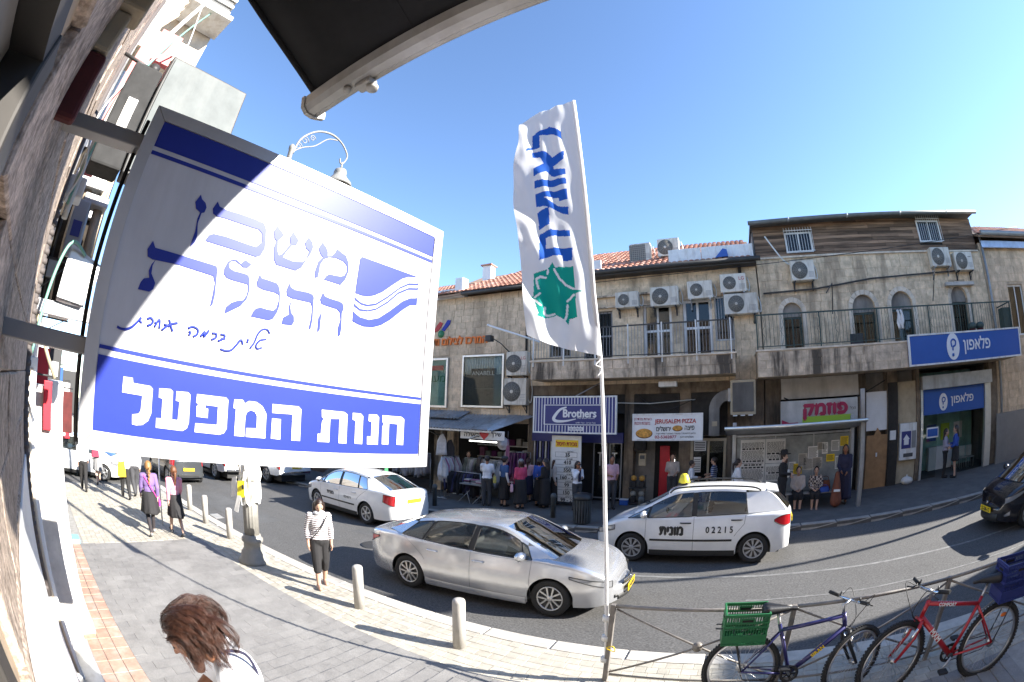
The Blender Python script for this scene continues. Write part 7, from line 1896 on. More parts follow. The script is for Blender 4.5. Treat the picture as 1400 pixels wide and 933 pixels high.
# pickup
PKP = dict(OCT); PKP.update(paint='paint_white', r=.38, fo=.85, ro=1.2, wb=3.0, W=1.8, rim='six', mould=None, low=[(-4.2, .5), (-3.9, .42), (0, .38), (.6, .4), (.85, .48)],
    top=[(-4.2, .95), (-4.15, 1.1), (-4.0, 1.15), (-2.0, 1.15), (-1.0, 1.15), (-.2, 1.13), (.2, 1.1), (.5, 1.04), (.72, .95), (.85, .7)],
    belt=[(-3.9, 1.16), (0, 1.12)], plan=[(-4.2, .9), (-4.15, .96), (-3.9, .99), (-2, 1), (0, .99), (.35, .97), (.6, .93), (.78, .85), (.85, .7)],
    rail=[(.0, 1.13, .74), (-.35, 1.38, .69), (-.75, 1.66, .64), (-1.2, 1.72, .63), (-2.0, 1.72, .63), (-3.2, 1.70, .63), (-3.7, 1.66, .62), (-4.05, 1.16, .7)], iB=2, iC=6,
    panes=[(-.2, -.34, -1.2, -1.2), (-1.3, -1.3, -2.3, -2.3), (-2.4, -2.4, -3.6, -3.45)], seams=[[(-.2, 1.1), (-.2, .5)], [(-1.25, 1.1), (-1.25, .5)], [(-2.35, 1.1), (-2.35, .6)]],
    handles=[(-1.1, .98), (-2.2, .98)], mirror=(-.3, 1.12), side=[(.3, .95), (.5, .99), (.7, 1.0), (1.0, .985), (1.2, .96)],
    lamps=[('headlight', 'lamp_clear', .4, .82, lambda t: (lerp(.8, .72, t), lerp(.95, .85, t))), ('tail_light', 'lamp_red', -4.0, -4.19, lambda t: (lerp(.75, .7, t), lerp(1.05, 1.05, t)))],
    face=[('rear_bumper', -1.06, -.75, .75, .48, .62, 'chrome'), ('grille', 1.0, -.5, .5, .6, .75, 'trim_black')])
pk = car('white_jeep', 'white off-road car driving away left of the lamp post posters', PKP, (-21.8, 9.35, gz(-21.8, 9.35)), PI, 'car'); plate(pk, -4.3, .8, -1, '44-915-61')
p2 = car('white_van', 'white van with dark bumper driving away right of the lamp post posters', PKP, (-20.3, 11.3, gz(-20.3, 11.3)), PI, 'van'); plate(p2, -4.3, .8, -1, '71-305-18')

# ---------------------------------------------------------------- people
mat('skin', (.50, .30, .21), .55, var=.05, scale=30, space='obj')
mat('skin_tan', (.28, .12, .06), .5, var=.06, scale=30, space='obj')
mat('skin_pale', (.58, .38, .29), .55, var=.05, scale=30, space='obj')
mat('hair_dark', (.022, .012, .009), .35, var=.4, scale=40, space='obj', bump=.5, bscale=120)
mat('hair_brown', (.062, .026, .016), .3, var=.5, scale=45, space='obj', bump=.5, bscale=120)
mat('hair_chestnut', (.13, .05, .02), .4, var=.5, scale=45, space='obj', bump=.6, bscale=120)
mat('hair_blonde', (.27, .14, .05), .4, var=.5, scale=45, space='obj', bump=.6, bscale=120)
def clothm(n, c, var=.16): return mat(n, c, .85, var=var, scale=9, bump=.9, bscale=14, space='obj', vs=(1, 1, .5))
for n, c in (('c_white', (.72, .72, .74)), ('c_black', (.018, .017, .018)), ('c_charcoal', (.05, .05, .055)), ('c_pink', (.72, .30, .38)), ('c_purple', (.17, .11, .27)), ('c_grey', (.22, .22, .22)),
             ('c_blue', (.04, .09, .22)), ('c_royal', (.03, .08, .36)), ('c_hotpink', (.55, .06, .13)), ('c_rose', (.62, .36, .40)), ('c_lilac', (.36, .34, .42)), ('c_cream', (.5, .43, .38)), ('c_navy', (.02, .02, .05)), ('c_tights', (.03, .025, .028)), ('c_brown', (.16, .05, .025)), ('c_olive', (.4, .34, .08)), ('c_maroonbag', (.24, .03, .06)), ('c_yellow', (.75, .5, .02)), ('c_magenta', (.6, .05, .3))): clothm(n, c)
def stripes(name, c1, c2, sc_, axis='Z', tilt=0):
    m = mat(name, c1, .85, bump=.2, bscale=50, space='obj'); t = m.node_tree; b = t.nodes['Principled BSDF']
    tc = t.nodes.new('ShaderNodeTexCoord'); wv = t.nodes.new('ShaderNodeTexWave'); wv.bands_direction = axis; wv.inputs['Scale'].default_value = sc_; wv.inputs['Distortion'].default_value = 1.2; wv.inputs['Detail Scale'].default_value = 3
    rp = t.nodes.new('ShaderNodeValToRGB'); rp.color_ramp.interpolation = 'CONSTANT'; rp.color_ramp.elements[0].color = tuple(c2)+(1,); rp.color_ramp.elements[1].position = .36; rp.color_ramp.elements[1].color = tuple(c1)+(1,)
    t.links.new(tc.outputs['Object'], wv.inputs['Vector']); t.links.new(wv.outputs[0], rp.inputs[0]); t.links.new(rp.outputs[0], b.inputs['Base Color'])
    return m
stripes('c_stripe', (.72, .70, .69), (.07, .035, .045), 8.5)
stripes('c_stripe_blue', (.03, .05, .14), (.3, .33, .4), 5)
def plaid():
    m = mat('c_plaid', (.5, .42, .36), .85, space='obj', bump=.2); t = m.node_tree; b = t.nodes['Principled BSDF']
    tc = t.nodes.new('ShaderNodeTexCoord'); ck = t.nodes.new('ShaderNodeTexChecker'); ck.inputs['Scale'].default_value = 17; ck.inputs[1].default_value = (.5, .42, .36, 1); ck.inputs[2].default_value = (.05, .035, .04, 1)
    t.links.new(tc.outputs['Object'], ck.inputs[0]); t.links.new(ck.outputs[0], b.inputs['Base Color'])
plaid()

def caps(mb, a, b, ra, rb, n=10):
    a, b = Vector(a), Vector(b); P = []; rr = []
    d = b-a; L = d.length
    if L < 1e-5: mb.ball(a, ra, n, 8); return
    d.normalize()
    for k in range(4): t = PI/2*k/4; P.append(a-d*ra*math.cos(t)); rr.append(max(.001, ra*math.sin(t)))
    P.append(a); rr.append(ra); P.append(b); rr.append(rb)
    for k in range(1, 5): t = PI/2*k/4; P.append(b+d*rb*math.sin(t)); rr.append(max(.001, rb*math.cos(t)))
    mb.tube(P, rr, n)

BASE = dict(pelvis=(0, 0, .93), chest=(0, 0, 1.24), neck=(-.01, 0, 1.42), head=(.02, 0, 1.565),
    shL=(0, .165, 1.365), elL=(-.03, .20, 1.10), wrL=(.04, .21, .86), shR=(0, -.165, 1.365), elR=(-.03, -.20, 1.10), wrR=(.04, -.21, .86),
    hiL=(0, .085, .90), knL=(.015, .092, .49), anL=(-.02, .092, .085), hiR=(0, -.085, .90), knR=(.015, -.092, .49), anR=(-.02, -.092, .085), ftL=0, ftR=0)
WALK = dict(knL=(.13, .085, .51), anL=(.20, .085, .10), knR=(-.05, -.085, .49), anR=(-.30, -.08, .15), ftR=.6, ftL=-.15, elL=(-.12, .2, 1.12), wrL=(-.08, .2, .88), elR=(.06, -.2, 1.12), wrR=(.2, -.19, .92))
WALK2 = dict(knR=(.12, -.085, .51), anR=(.18, -.085, .10), knL=(-.04, .085, .49), anL=(-.26, .08, .14), ftL=.6, ftR=-.15, elR=(-.1, -.2, 1.12), wrR=(-.05, -.2, .88), elL=(.05, .2, 1.12), wrL=(.17, .19, .92))
SIT = dict(pelvis=(-.05, 0, .50), chest=(-.04, 0, .82), neck=(-.03, 0, 1.0), head=(.0, 0, 1.145), shL=(-.04, .165, .945), shR=(-.04, -.165, .945), elL=(.02, .2, .70), wrL=(.22, .07, .62), elR=(.02, -.2, .70), wrR=(.22, -.06, .60),
    hiL=(-.05, .085, .50), hiR=(-.05, -.085, .50), knL=(.36, .09, .49), knR=(.36, -.09, .49), anL=(.40, .08, .085), anR=(.36, -.08, .085))
HOLD = dict(elR=(.02, -.21, 1.12), wrR=(.24, -.10, 1.10), elL=(.0, .2, 1.1), wrL=(.2, .12, 1.02))
EAT = dict(elR=(.10, -.18, 1.16), wrR=(.16, -.04, 1.40), elL=(.04, .18, 1.12), wrL=(.22, .04, 1.16))
REACH = dict(elL=(.18, .2, 1.16), wrL=(.42, .16, 1.06), elR=(.12, -.2, 1.12), wrR=(.36, -.14, 1.0))

def person(label, x, y, yaw, h=1.68, pose=None, skin='skin', hair=('hair_dark', 'short'), top=('c_white', 1.0), bot=('trousers', 'c_black', 0), shoes='c_black', far=True, z=None, parent_scale=1, tights=None, girth=1.0, nod=0.0):
    J = dict(BASE)
    for p in (pose or ()): J.update(p)
    k = h/1.70; V = {q: (Vector(v)*k if not isinstance(v, (int, float)) else v) for q, v in J.items()}
    o = thing('person', label, 'person', (x, y, (gz(x, y)+(.12 if y > 11 else PV)) if z is None else z), yaw)
    vx = .019 if far else .012
    gk = k*girth
    hd = V['head']; nod_v = Vector((math.cos(nod), 0, -math.sin(nod))); upv = Vector((math.sin(nod), 0, math.cos(nod)))
    def limbs(mb, pads, arm=1.0, leg=1.0, legs=True, arms=True, torso=True, hands=False):
        if torso:
            pv, ch = V['pelvis'], V['chest']; up = (ch-pv)
            mb.ball(pv, ((.115+pads)*gk, (.158+pads)*gk, .13*k), 14, 10); mb.ball(pv+up*.5, ((.098+pads)*gk, (.132+pads)*gk, .16*k), 14, 10)
            mb.ball(ch, ((.112+pads)*gk, (.152+pads)*gk, .19*k), 14, 10); caps(mb, V['shL'], V['shR'], (.055+pads)*k, (.055+pads)*k)
        if arms:
            for s_ in 'LR':
                sh, el, wr = V['sh'+s_], V['el'+s_], V['wr'+s_]
                caps(mb, sh, lerp(sh, el, min(1, arm*2)), (.05+pads)*k, lerp(.05, .041, min(1, arm*2))*k+pads*k)
                if arm > .5: caps(mb, el, lerp(el, wr, (arm-.5)*2), (.04+pads)*k, lerp(.04, .028, (arm-.5)*2)*k+pads*k)
        if legs:
            for s_ in 'LR':
                hi, kn, an = V['hi'+s_], V['kn'+s_], V['an'+s_]
                caps(mb, hi, lerp(hi, kn, min(1, leg*2)), (.086+pads)*gk, (lerp(.086, .057, min(1, leg*2))+pads)*gk)
                if leg > .5: caps(mb, kn, lerp(kn, an, (leg-.5)*2), (.055+pads)*gk, (lerp(.055, .037, (leg-.5)*2)+pads)*gk)
    b = MB(); limbs(b, 0)
    caps(b, V['neck'], hd, .052*k, .05*k)
    b.ball(hd+upv*.02*k, (.098*k, .078*k, .112*k), 16, 12); b.ball(hd+nod_v*.03*k-upv*.06*k, (.06*k, .055*k, .055*k), 12, 8)
    caps(b, hd+nod_v*.092*k+upv*.01*k, hd+nod_v*.112*k-upv*.02*k, .012*k, .016*k)
    for s_ in (1, -1): b.ball(hd+Vector((-.005*k, s_*.08*k, 0)), (.018*k, .012*k, .028*k), 8, 6)
    for s_ in 'LR':
        el, wr, an = V['el'+s_], V['wr'+s_], V['an'+s_]; sg_ = 1 if s_ == 'L' else -1
        d = (wr-el).normalized(); side = d.cross(Vector((0, sg_, 0)));
        if side.length < .1: side = Vector((1, 0, 0))
        side.normalize(); palm = wr+d*.045*k
        b.ball(palm, (.036*k, .03*k, .045*k), 10, 8)
        for q in range(4):
            f0 = wr+d*.07*k+side*(q-1.5)*.019*k; f1 = f0+d*(.045, .055, .05, .038)[q]*k; f2 = f1+(d*.6-Vector((0, sg_*.7, 0))).normalized()*.026*k
            caps(b, f0, f1, .0095*k, .009*k, 6); caps(b, f1, f2, .009*k, .0075*k, 6)
        t0 = wr+d*.03*k+side*.03*k; caps(b, t0, t0+(side*.8+d).normalized()*.05*k, .012*k, .009*k, 6)
        fa = V['ft'+s_]; toe = an+Vector((math.cos(fa)*.15, 0, -math.sin(fa)*.15-.045))*k
        caps(b, an-Vector((.03*k, 0, .04*k)), toe, .034*k, .028*k)
    organic(b, 'body', skin, o, vx*.8, 2)
    # clothing grown over the body
    t = MB(); limbs(t, .017, arm=top[1], legs=False); t.ball(V['pelvis']+Vector((0, 0, .02*k)), (.136*gk, .176*gk, .12*k), 14, 10)
    organic(t, 'top', top[0], o, vx, 3)
    if bot[0] == 'trousers':
        t = MB(); limbs(t, .022, leg=bot[2] or 1.0, torso=False, arms=False); t.ball(V['pelvis'], (.138*gk, .172*gk, .14*k), 14, 10); organic(t, 'trousers', bot[1], o, vx, 3)
    else:
        hem = bot[2]*k; rows = []; pv = V['pelvis']; n = 40
        kl = lerp(V['hiL'], V['anL'], .5); kr = lerp(V['hiR'], V['anR'], .5)
        if pose and SIT in pose:
            t = MB(); limbs(t, .03, leg=.62, torso=False, arms=False); t.ball(pv, (.15*gk, .18*gk, .14*k), 14, 10); caps(t, lerp(V['hiL'], V['knL'], .9), lerp(V['hiR'], V['knR'], .9), .075*k, .075*k); organic(t, 'skirt', bot[1], o, vx, 3)
        else:
            for j in range(12):
                q = j/11; zz_ = lerp(pv.z+.10*k, hem, q); fl = 1+bot[3]*q if len(bot) > 3 else 1+.35*q
                cx = lerp(0, (kl.x+kr.x)/2, q); ex = lerp(0, abs(kl.x-kr.x)*.6, q)
                rows.append([(cx+(.132*fl*gk+ex)*math.cos(a)*(1+.05*q*math.sin(9*a+1)), (.165*fl*gk)*math.sin(a)*(1+.06*q*math.sin(9*a)), zz_+.01*math.sin(5*a)*q) for a in [2*PI*i/n for i in range(n)]]); rows[-1].append(rows[-1][0])
            t = MB(); t.grid(rows); so = t.build('skirt', bot[1], o); so.modifiers.new('t', 'SOLIDIFY').thickness = .008
    if tights:
        t = MB()
        for s_ in 'LR':
            caps(t, V['kn'+s_], V['an'+s_], .06*k, .042*k); caps(t, lerp(V['hi'+s_], V['kn'+s_], .5), V['kn'+s_], .075*k, .061*k)
        organic(t, 'tights', tights, o, vx, 2)
    t = MB()
    for s_ in 'LR':
        an = V['an'+s_]; fa = V['ft'+s_]; toe = an+Vector((math.cos(fa)*.16, 0, -math.sin(fa)*.16-.048))*k
        caps(t, an-Vector((.035*k, 0, .045*k)), toe, .043*k, .036*k)
    if shoes: organic(t, 'shoes', shoes, o, .014, 1)
    # hair
    hm, st = hair; t = MB(); c = hd+upv*.038*k-nod_v*.022*k
    t.ball(c, (.104*k, .092*k, .112*k), 16, 12)
    if st in ('long', 'pony', 'braid', 'bob'): t.ball(c-nod_v*.035*k-upv*.03*k, (.085*k, .092*k, .10*k), 14, 10)
    if st == 'long':
        for q in (-.06, 0, .06): caps(t, c+Vector((-.05*k, q*k, -.02*k)), c+Vector((-.095*k, q*1.1*k, -.27*k)), .05*k, .035*k)
    if st == 'bob':
        for q in (-.07, .07, 0): caps(t, c+Vector((-.02*k, q*k, 0)), c+Vector((-.03*k, q*1.2*k, -.16*k)), .045*k, .035*k)
    if st in ('pony', 'braid'):
        P = [c+Vector((-.09, 0, -.02))*k, c+Vector((-.15, 0, -.06))*k, c+Vector((-.155, .0, -.2))*k, c+Vector((-.145, .01, -.34))*k]
        if st == 'braid':
            for q in range(9):
                w_ = lerp(.036, .02, q/8); p_ = P[1]+(P[3]-P[1])*(q/8)*1.25; t.ball(p_+Vector((0, (.012 if q % 2 else -.012)*k, 0)), (w_*k, w_*k, .034*k), 8, 6)
        else:
            for a, b_, r0, r1 in zip(P, P[1:], (.03, .042, .035), (.042, .035, .015)): caps(t, a, b_, r0*k, r1*k)
    if st == 'bun': t.ball(c+Vector((-.11*k, 0, .02*k)), .05*k, 10, 8)
    if st != 'none': 
        ho = organic(t, 'hair', hm, o, .013, 2)
        # clear the face
        me = ho.data
    # eyes and mouth
    for s_ in (1, -1): t = MB(); t.ball(hd+nod_v*.088*k+Vector((0, s_*.032*k, 0))+upv*.018*k, (.008*k, .014*k, .007*k), 8, 6); t.build('eye', 'hair_dark', o)
    t = MB(); t.ball(hd+nod_v*.086*k-upv*.058*k, (.006*k, .022*k, .006*k), 8, 6); t.build('mouth', 'letter_crimson', o)
    o['j'] = 0; del o['j']
    return o, V, k

def bag(name, label, loc, yaw, mt, w_=.28, d_=.12, h_=.24, strap=None, cat='bag'):
    o = thing(name, label, cat, loc, yaw)
    t = MB(); rows = []
    for j in range(8):
        q = j/7; s_ = 1-.22*q**2; rows.append([(d_/2*s_*(abs(math.cos(a))**.6*(1 if math.cos(a) > 0 else -1)), w_/2*s_*(abs(math.sin(a))**.6*(1 if math.sin(a) > 0 else -1)), h_*q+.006*math.sin(4*a+j)) for a in [2*PI*i/20 for i in range(20)]]); rows[-1].append(rows[-1][0])
    t.grid(rows); t.add(rows[0][:20], [tuple(reversed(range(20)))]); t.add(rows[-1][:20], [tuple(range(20))]); t.build('pouch', mt, o)
    t = MB(); t.tube(catmull([(0, -w_*.3, h_*.95), (0, -w_*.22, h_*1.35), (0, w_*.22, h_*1.35), (0, w_*.3, h_*.95)], 6), .008, 6); t.build('handle', mt, o)
    return o
def strap_on(o, mt, pts, r=.012, nm='strap'):
    t = MB(); t.tube(catmull(pts, 6), r, 6); return t.build(nm, mt, o)

D2 = lambda a: R(a)
# on our pavement
p, V, k = person('woman in a striped cropped jacket and black culottes by the kerb', -6.15, 4.78, D2(-28), 1.66, [WALK2, dict(head=(.05, 0, 1.55), anL=(-.16, .085, .085), ftL=.1, knL=(-.02, .085, .49), knR=(.08, -.085, .5), anR=(.1, -.085, .085), ftR=0, wrL=(.08, .2, .86), wrR=(.04, -.22, .86), elR=(-.05, -.22, 1.1))], 'skin', ('hair_dark', 'bob'), ('c_stripe', .78), ('trousers', 'c_black', .68), 'skin', False, nod=.45, girth=1.1)
strap_on(p, 'c_black', [(.13, .12, 1.36), (.16, .0, 1.15), (.13, -.16, .95)], .01)
t = MB(); t.ball((.04, 0, 1.40), (.10, .11, .05), 12, 8); organic(t, 'scarf', 'c_white', p, .014, 1)
p, V, k = person('woman in a pink sweater and black pleated skirt seen from behind', -10.45, 3.55, D2(178), 1.66, [WALK], 'skin_pale', ('hair_chestnut', 'pony'), ('c_pink', .92), ('skirt', 'c_black', .5, .3), 'c_charcoal', False)
p, V, k = person('woman in a purple sweater with a long braid and dark tights', -10.6, 2.9, D2(176), 1.74, [WALK2], 'skin_pale', ('hair_blonde', 'braid'), ('c_purple', .85), ('skirt', 'c_black', .56, .45), 'c_grey', False, tights='c_tights')
strap_on(p, 'c_magenta', [(-.06, .15, 1.42), (-.16, 0, 1.2), (-.12, -.18, .92)], .012)
bag('handbag', 'small magenta shoulder bag on the woman in purple', (-10.55, 3.14, gz(-10.6, 3)+PV+.72), D2(90), 'c_magenta', .2, .07, .15)
p, V, k = person('man in a white shirt and black trousers walking at the far left', -15.8, 1.72, D2(172), 1.74, [WALK], 'skin', ('hair_dark', 'short'), ('c_white', .9), ('trousers', 'c_black', 0), 'c_black')
p, V, k = person('woman in a white blouse and grey skirt beside the white car', -17.1, 2.5, D2(180), 1.64, [WALK2], 'skin_pale', ('hair_brown', 'bob'), ('c_white', .9), ('skirt', 'c_grey', .52, .3), 'c_charcoal')
bag('handbag', 'maroon handbag on the arm of the woman in the grey skirt', (-16.9, 2.38, gz(-17, 2.4)+PV+.98), D2(0), 'c_maroonbag', .34, .14, .28)
p, V, k = person('man in a white shirt behind the yellow bag, walking left of the women', -14.7, 3.15, D2(178), 1.72, [WALK], 'skin', ('hair_dark', 'short'), ('c_white', .9), ('trousers', 'c_black', 0), 'c_black')
bag('carrier_bag', 'bright yellow carrier bag slung on a walking man in white', (-14.55, 3.0, gz(-14.7, 3)+PV+.72), D2(0), 'c_yellow', .3, .12, .45)
p, V, k = person('man in a white shirt and dark trousers just left of the woman in purple', -15.2, 3.62, D2(184), 1.76, [WALK2], 'skin', ('hair_dark', 'short'), ('c_white', 1.0), ('trousers', 'c_charcoal', 0), 'c_black')
# by the bazaar
p, V, k = person('man in a white T-shirt browsing the clothes racks', -7.75, 13.05, D2(112), 1.74, [REACH], 'skin_tan', ('hair_dark', 'short'), ('c_white', .42), ('trousers', 'c_charcoal', 0), 'c_black')
p, V, k = person('woman in a blue vest with white sleeves outside the bazaar', -7.2, 13.25, D2(60), 1.7, [], 'skin', ('hair_dark', 'bun'), ('c_blue', .3), ('skirt', 'c_black', .25, .3), 'c_black')
t = MB()
for s_ in 'LR': caps(t, lerp(V['sh'+s_], V['el'+s_], .5), V['el'+s_], .052, .047); caps(t, V['el'+s_], V['wr'+s_], .047, .036)
organic(t, 'sleeves', 'c_white', p, .016, 2); t = MB(); t.lathe([(.115, 0), (.115, .05), (.07, .08), (0, .085)], 16, Matrix.Translation(V['head']+Vector((-.01, 0, .07)))); t.build('cap', 'c_charcoal', p)
bag('handbag', 'olive yellow handbag of the woman in the blue vest', (-7.42, 13.0, gz(-7.2, 13)+.95), D2(40), 'c_olive', .3, .1, .2)
p, V, k = person('woman in a hot pink top and black skirt in the bazaar crowd', -6.52, 13.1, D2(150), 1.66, [HOLD], 'skin', ('hair_brown', 'bob'), ('c_hotpink', .85), ('skirt', 'c_black', .2, .3), 'c_black', girth=1.12)
t = MB(); t.ball(V['head']+Vector((-.015, 0, .03)), (.112, .1, .12), 14, 10); organic(t, 'headscarf', 'c_grey', p, .016, 2)
bag('handbag', 'pale pink handbag hanging by the woman in hot pink', (-6.72, 12.88, gz(-6.6, 13)+.72), D2(30), 'c_rose', .28, .1, .24)
p, V, k = person('person in a steel blue top half hidden in the bazaar crowd', -6.15, 13.75, D2(80), 1.66, [], 'skin', ('hair_dark', 'bob'), ('c_royal', .8), ('skirt', 'c_black', .2, .3), 'c_black')
p, V, k = person('woman in long black clothes at the edge of the bazaar crowd', -5.85, 13.55, D2(170), 1.66, [HOLD], 'skin', ('hair_dark', 'long'), ('c_black', 1.0), ('skirt', 'c_black', .12, .4), 'c_black')
p, V, k = person('woman in a pale cardigan turning away by the shoe shop stripes', -5.75, 14.1, D2(20), 1.62, [], 'skin', ('hair_brown', 'long'), ('c_cream', .9), ('skirt', 'c_black', .15, .3), 'c_black')
p, V, k = person('woman in sunglasses and a white jacket eating in front of the price board', -4.72, 13.45, D2(-35), 1.6, [EAT], 'skin_tan', ('hair_dark', 'bob'), ('c_white', .9), ('trousers', 'c_charcoal', 0), 'c_black')
t = MB(); t.box(.07, .11, -.07, .07, 0, .035, Matrix.Translation(V['head']+Vector((.0, 0, .005))), bev=.01); t.build('sunglasses', 'black_plastic', p); t = MB(); t.box(.1, .14, -.05, .05, .95, 1.34, bev=.02); t.build('blue_shirt', 'c_navy', p)
p, V, k = person('man in a pink shirt standing in the shoe shop doorway', -3.72, 13.85, D2(-60), 1.74, [HOLD], 'skin_tan', ('hair_dark', 'short'), ('c_rose', .45), ('trousers', 'c_charcoal', 0), 'c_black')
p, V, k = person('person in a dark top standing inside the pizza doorway', -1.92, 14.95, D2(-90), 1.66, [HOLD], 'skin', ('hair_dark', 'short'), ('c_cream', .5), ('trousers', 'c_charcoal', 0), 'c_black')
p, V, k = person('boy in a white shirt at the pizza counter', -1.22, 14.2, D2(10), 1.5, [HOLD], 'skin', ('hair_dark', 'short'), ('c_white', .9), ('trousers', 'c_navy', 0), 'c_black')
p, V, k = person('boy in a navy striped shirt leaning at the pizza counter', -.5, 14.3, D2(170), 1.56, [HOLD], 'skin', ('hair_dark', 'short'), ('c_stripe_blue', .5), ('trousers', 'c_charcoal', 0), 'c_black')
p, V, k = person('girl with long dark hair walking past the shelter posters', .25, 13.3, D2(5), 1.58, [WALK], 'skin_pale', ('hair_dark', 'pony'), ('c_white', .8), ('skirt', 'c_navy', .4, .3), 'c_black')
for i, (x, y, yw, h_, hr, tp, bt, lab) in enumerate(((-8.55, 13.9, 70, 1.62, ('hair_dark', 'long'), ('c_black', .9), ('skirt', 'c_charcoal', .3, .3), 'woman in black among the grey and lilac tops'),
        (-6.85, 14.35, 100, 1.58, ('hair_brown', 'pony'), ('c_rose', .8), ('skirt', 'c_navy', .3, .3), 'woman in a rose top deep inside the bazaar crowd'), (-6.98, 13.7, 40, 1.3, ('hair_dark', 'short'), ('c_hotpink', .5), ('trousers', 'c_navy', 0), 'child in a bright top between the women in blue and hot pink'),
        (-9.5, 14.6, -60, 1.7, ('hair_dark', 'short'), ('c_charcoal', .5), ('trousers', 'c_black', 0), 'shopkeeper in dark grey standing under the tin awning'))):
    person(lab, x, y, D2(yw), h_, [HOLD], 'skin', hr, tp, bt, 'c_black')
# bus shelter
p, V, k = person('man in a black coat and wide black hat at the bus shelter', 1.6, 13.05, D2(-20), 1.7, [HOLD], 'skin_pale', ('hair_dark', 'short'), ('c_black', 1.0), ('trousers', 'c_black', 0), 'c_black', girth=1.12)
t = MB(); t.lathe([(.21, 0), (.215, .008), (.12, .016), (.105, .11), (.08, .13), (0, .125)], 24, Matrix.Translation(V['head']+Vector((-.01, 0, .085)))); t.build('hat', 'c_black', p)
t = MB(); t.ball(V['head']+Vector((.07, 0, -.1)), (.045, .05, .07), 10, 8); t.build('beard', 'hair_brown', p)
t = MB(); t.box(.16, .2, -.1, .06, 1.0, 1.22); t.build('papers', 'paper', p)
zb0 = g0-.03
p, V, k = person('woman in a cream cardigan sitting on the shelter bench', 2.15, 13.45, D2(-95), 1.66, [SIT], 'skin', ('hair_dark', 'bun'), ('c_cream', .95), ('skirt', 'c_black', .3), 'c_charcoal', z=zb0)
p, V, k = person('woman in a plaid shirt sitting second on the shelter bench', 2.72, 13.45, D2(-100), 1.62, [SIT], 'skin', ('hair_dark', 'bun'), ('c_plaid', .9), ('skirt', 'c_black', .3), 'skin', z=zb0)
p, V, k = person('person in dark blue clothes at the right end of the shelter bench', 3.62, 13.3, D2(-110), 1.72, [dict(elL=(.1, .2, 1.1), wrL=(.24, .1, .95), elR=(.1, -.2, 1.1), wrR=(.24, -.1, .98))], 'skin_tan', ('hair_dark', 'bob'), ('c_navy', .95), ('skirt', 'c_navy', .15, .3), 'c_black', girth=1.15)
ib_ = thing('instrument_bag', 'reddish brown instrument bag leaning beside the shelter bench', 'bag', (3.3, 12.95, gz(3.3, 13)+.12), R(-100))
t = MB(); caps(t, (0, 0, .2), (-.05, 0, .5), .19, .15); caps(t, (-.05, 0, .5), (-.1, 0, .95), .15, .07); organic(t, 'case', 'c_brown', ib_, .02, 2); t = MB(); t.box(.16, .2, -.1, .1, .48, .54); t.build('label', 'paper', ib_)
for i, (x, y, mt_, nm, lab) in enumerate(((3.05, 13.55, 'c_brown', 'rucksack', 'brown rucksack on the shelter bench'), (2.98, 13.35, 'c_royal', 'carrier_bag', 'blue plastic bag on the front of the shelter bench'))):
    bag(nm, lab, (x, y, g0+.45), R(-90), mt_, .36, .2, .3 if i == 0 else .14)
# phone shop
p, V, k = person('woman in a royal blue cardigan and black skirt by the phone shop', 8.42, 14.3, D2(150), 1.7, [HOLD], 'skin', ('hair_dark', 'long'), ('c_royal', .95), ('skirt', 'c_black', .55, .15), 'c_black')
p, V, k = person('woman in a lilac grey top facing the one in royal blue', 8.1, 14.6, D2(-30), 1.62, [HOLD], 'skin', ('hair_dark', 'long'), ('c_lilac', .9), ('trousers', 'c_black', 0), 'c_black')
# driver of the silver car
p, V, k = person('driver in a blue shirt at the wheel of the silver saloon', -3.72, 7.28, D2(2), 1.72, [SIT, dict(wrL=(.42, .12, .78), elL=(.2, .2, .72), wrR=(.42, -.12, .80), elR=(.2, -.2, .74))], 'skin_tan', ('hair_dark', 'short'), ('c_royal', .5), ('trousers', 'c_charcoal', 0), 'c_black', z=gz(-3.6, 7.3)+.08)
# ---- the woman close by, under the sign, looking down
wx, wy, wz = -1.82, .75, .66
st_ = thing('entrance_step', 'stone entrance landing of the shop below the sign', 'step', (0, 0, 0))
t = MB(); t.box(-2.1, -.7, -.15, .85, gz(-1.4, .4)+PV, wz, bev=.01); t.build('landing', 'limestone_pale', st_); t = MB(); t.box(-2.1, -.7, .86, 1.16, gz(-1.4, .9)+PV, wz-.4, bev=.01); t.build('tread', 'limestone_pale', st_)
FGW, V, k = person('woman with long wavy brown hair in a white blouse, close by below the sign', wx, wy, D2(-112), 1.64, [dict(pelvis=(-.14, 0, .93), chest=(-.05, 0, 1.22), neck=(.06, 0, 1.385), head=(.17, 0, 1.47), shL=(.0, .165, 1.335), shR=(.0, -.165, 1.335), elL=(.09, .19, 1.09), wrL=(.25, .15, .99), elR=(.1, -.2, 1.12), wrR=(.3, -.05, 1.0))], 'skin_tan', ('hair_brown', 'bob'), ('c_white', .5), ('trousers', 'c_navy', 0), 'c_black', False, z=wz, nod=.6)
random.seed(11)
hc = V['head']+Vector((.0, 0, .025))
locks = MB(); upw = Vector((math.sin(.6), 0, math.cos(.6))); fww = Vector((math.cos(.6), 0, -math.sin(.6)))
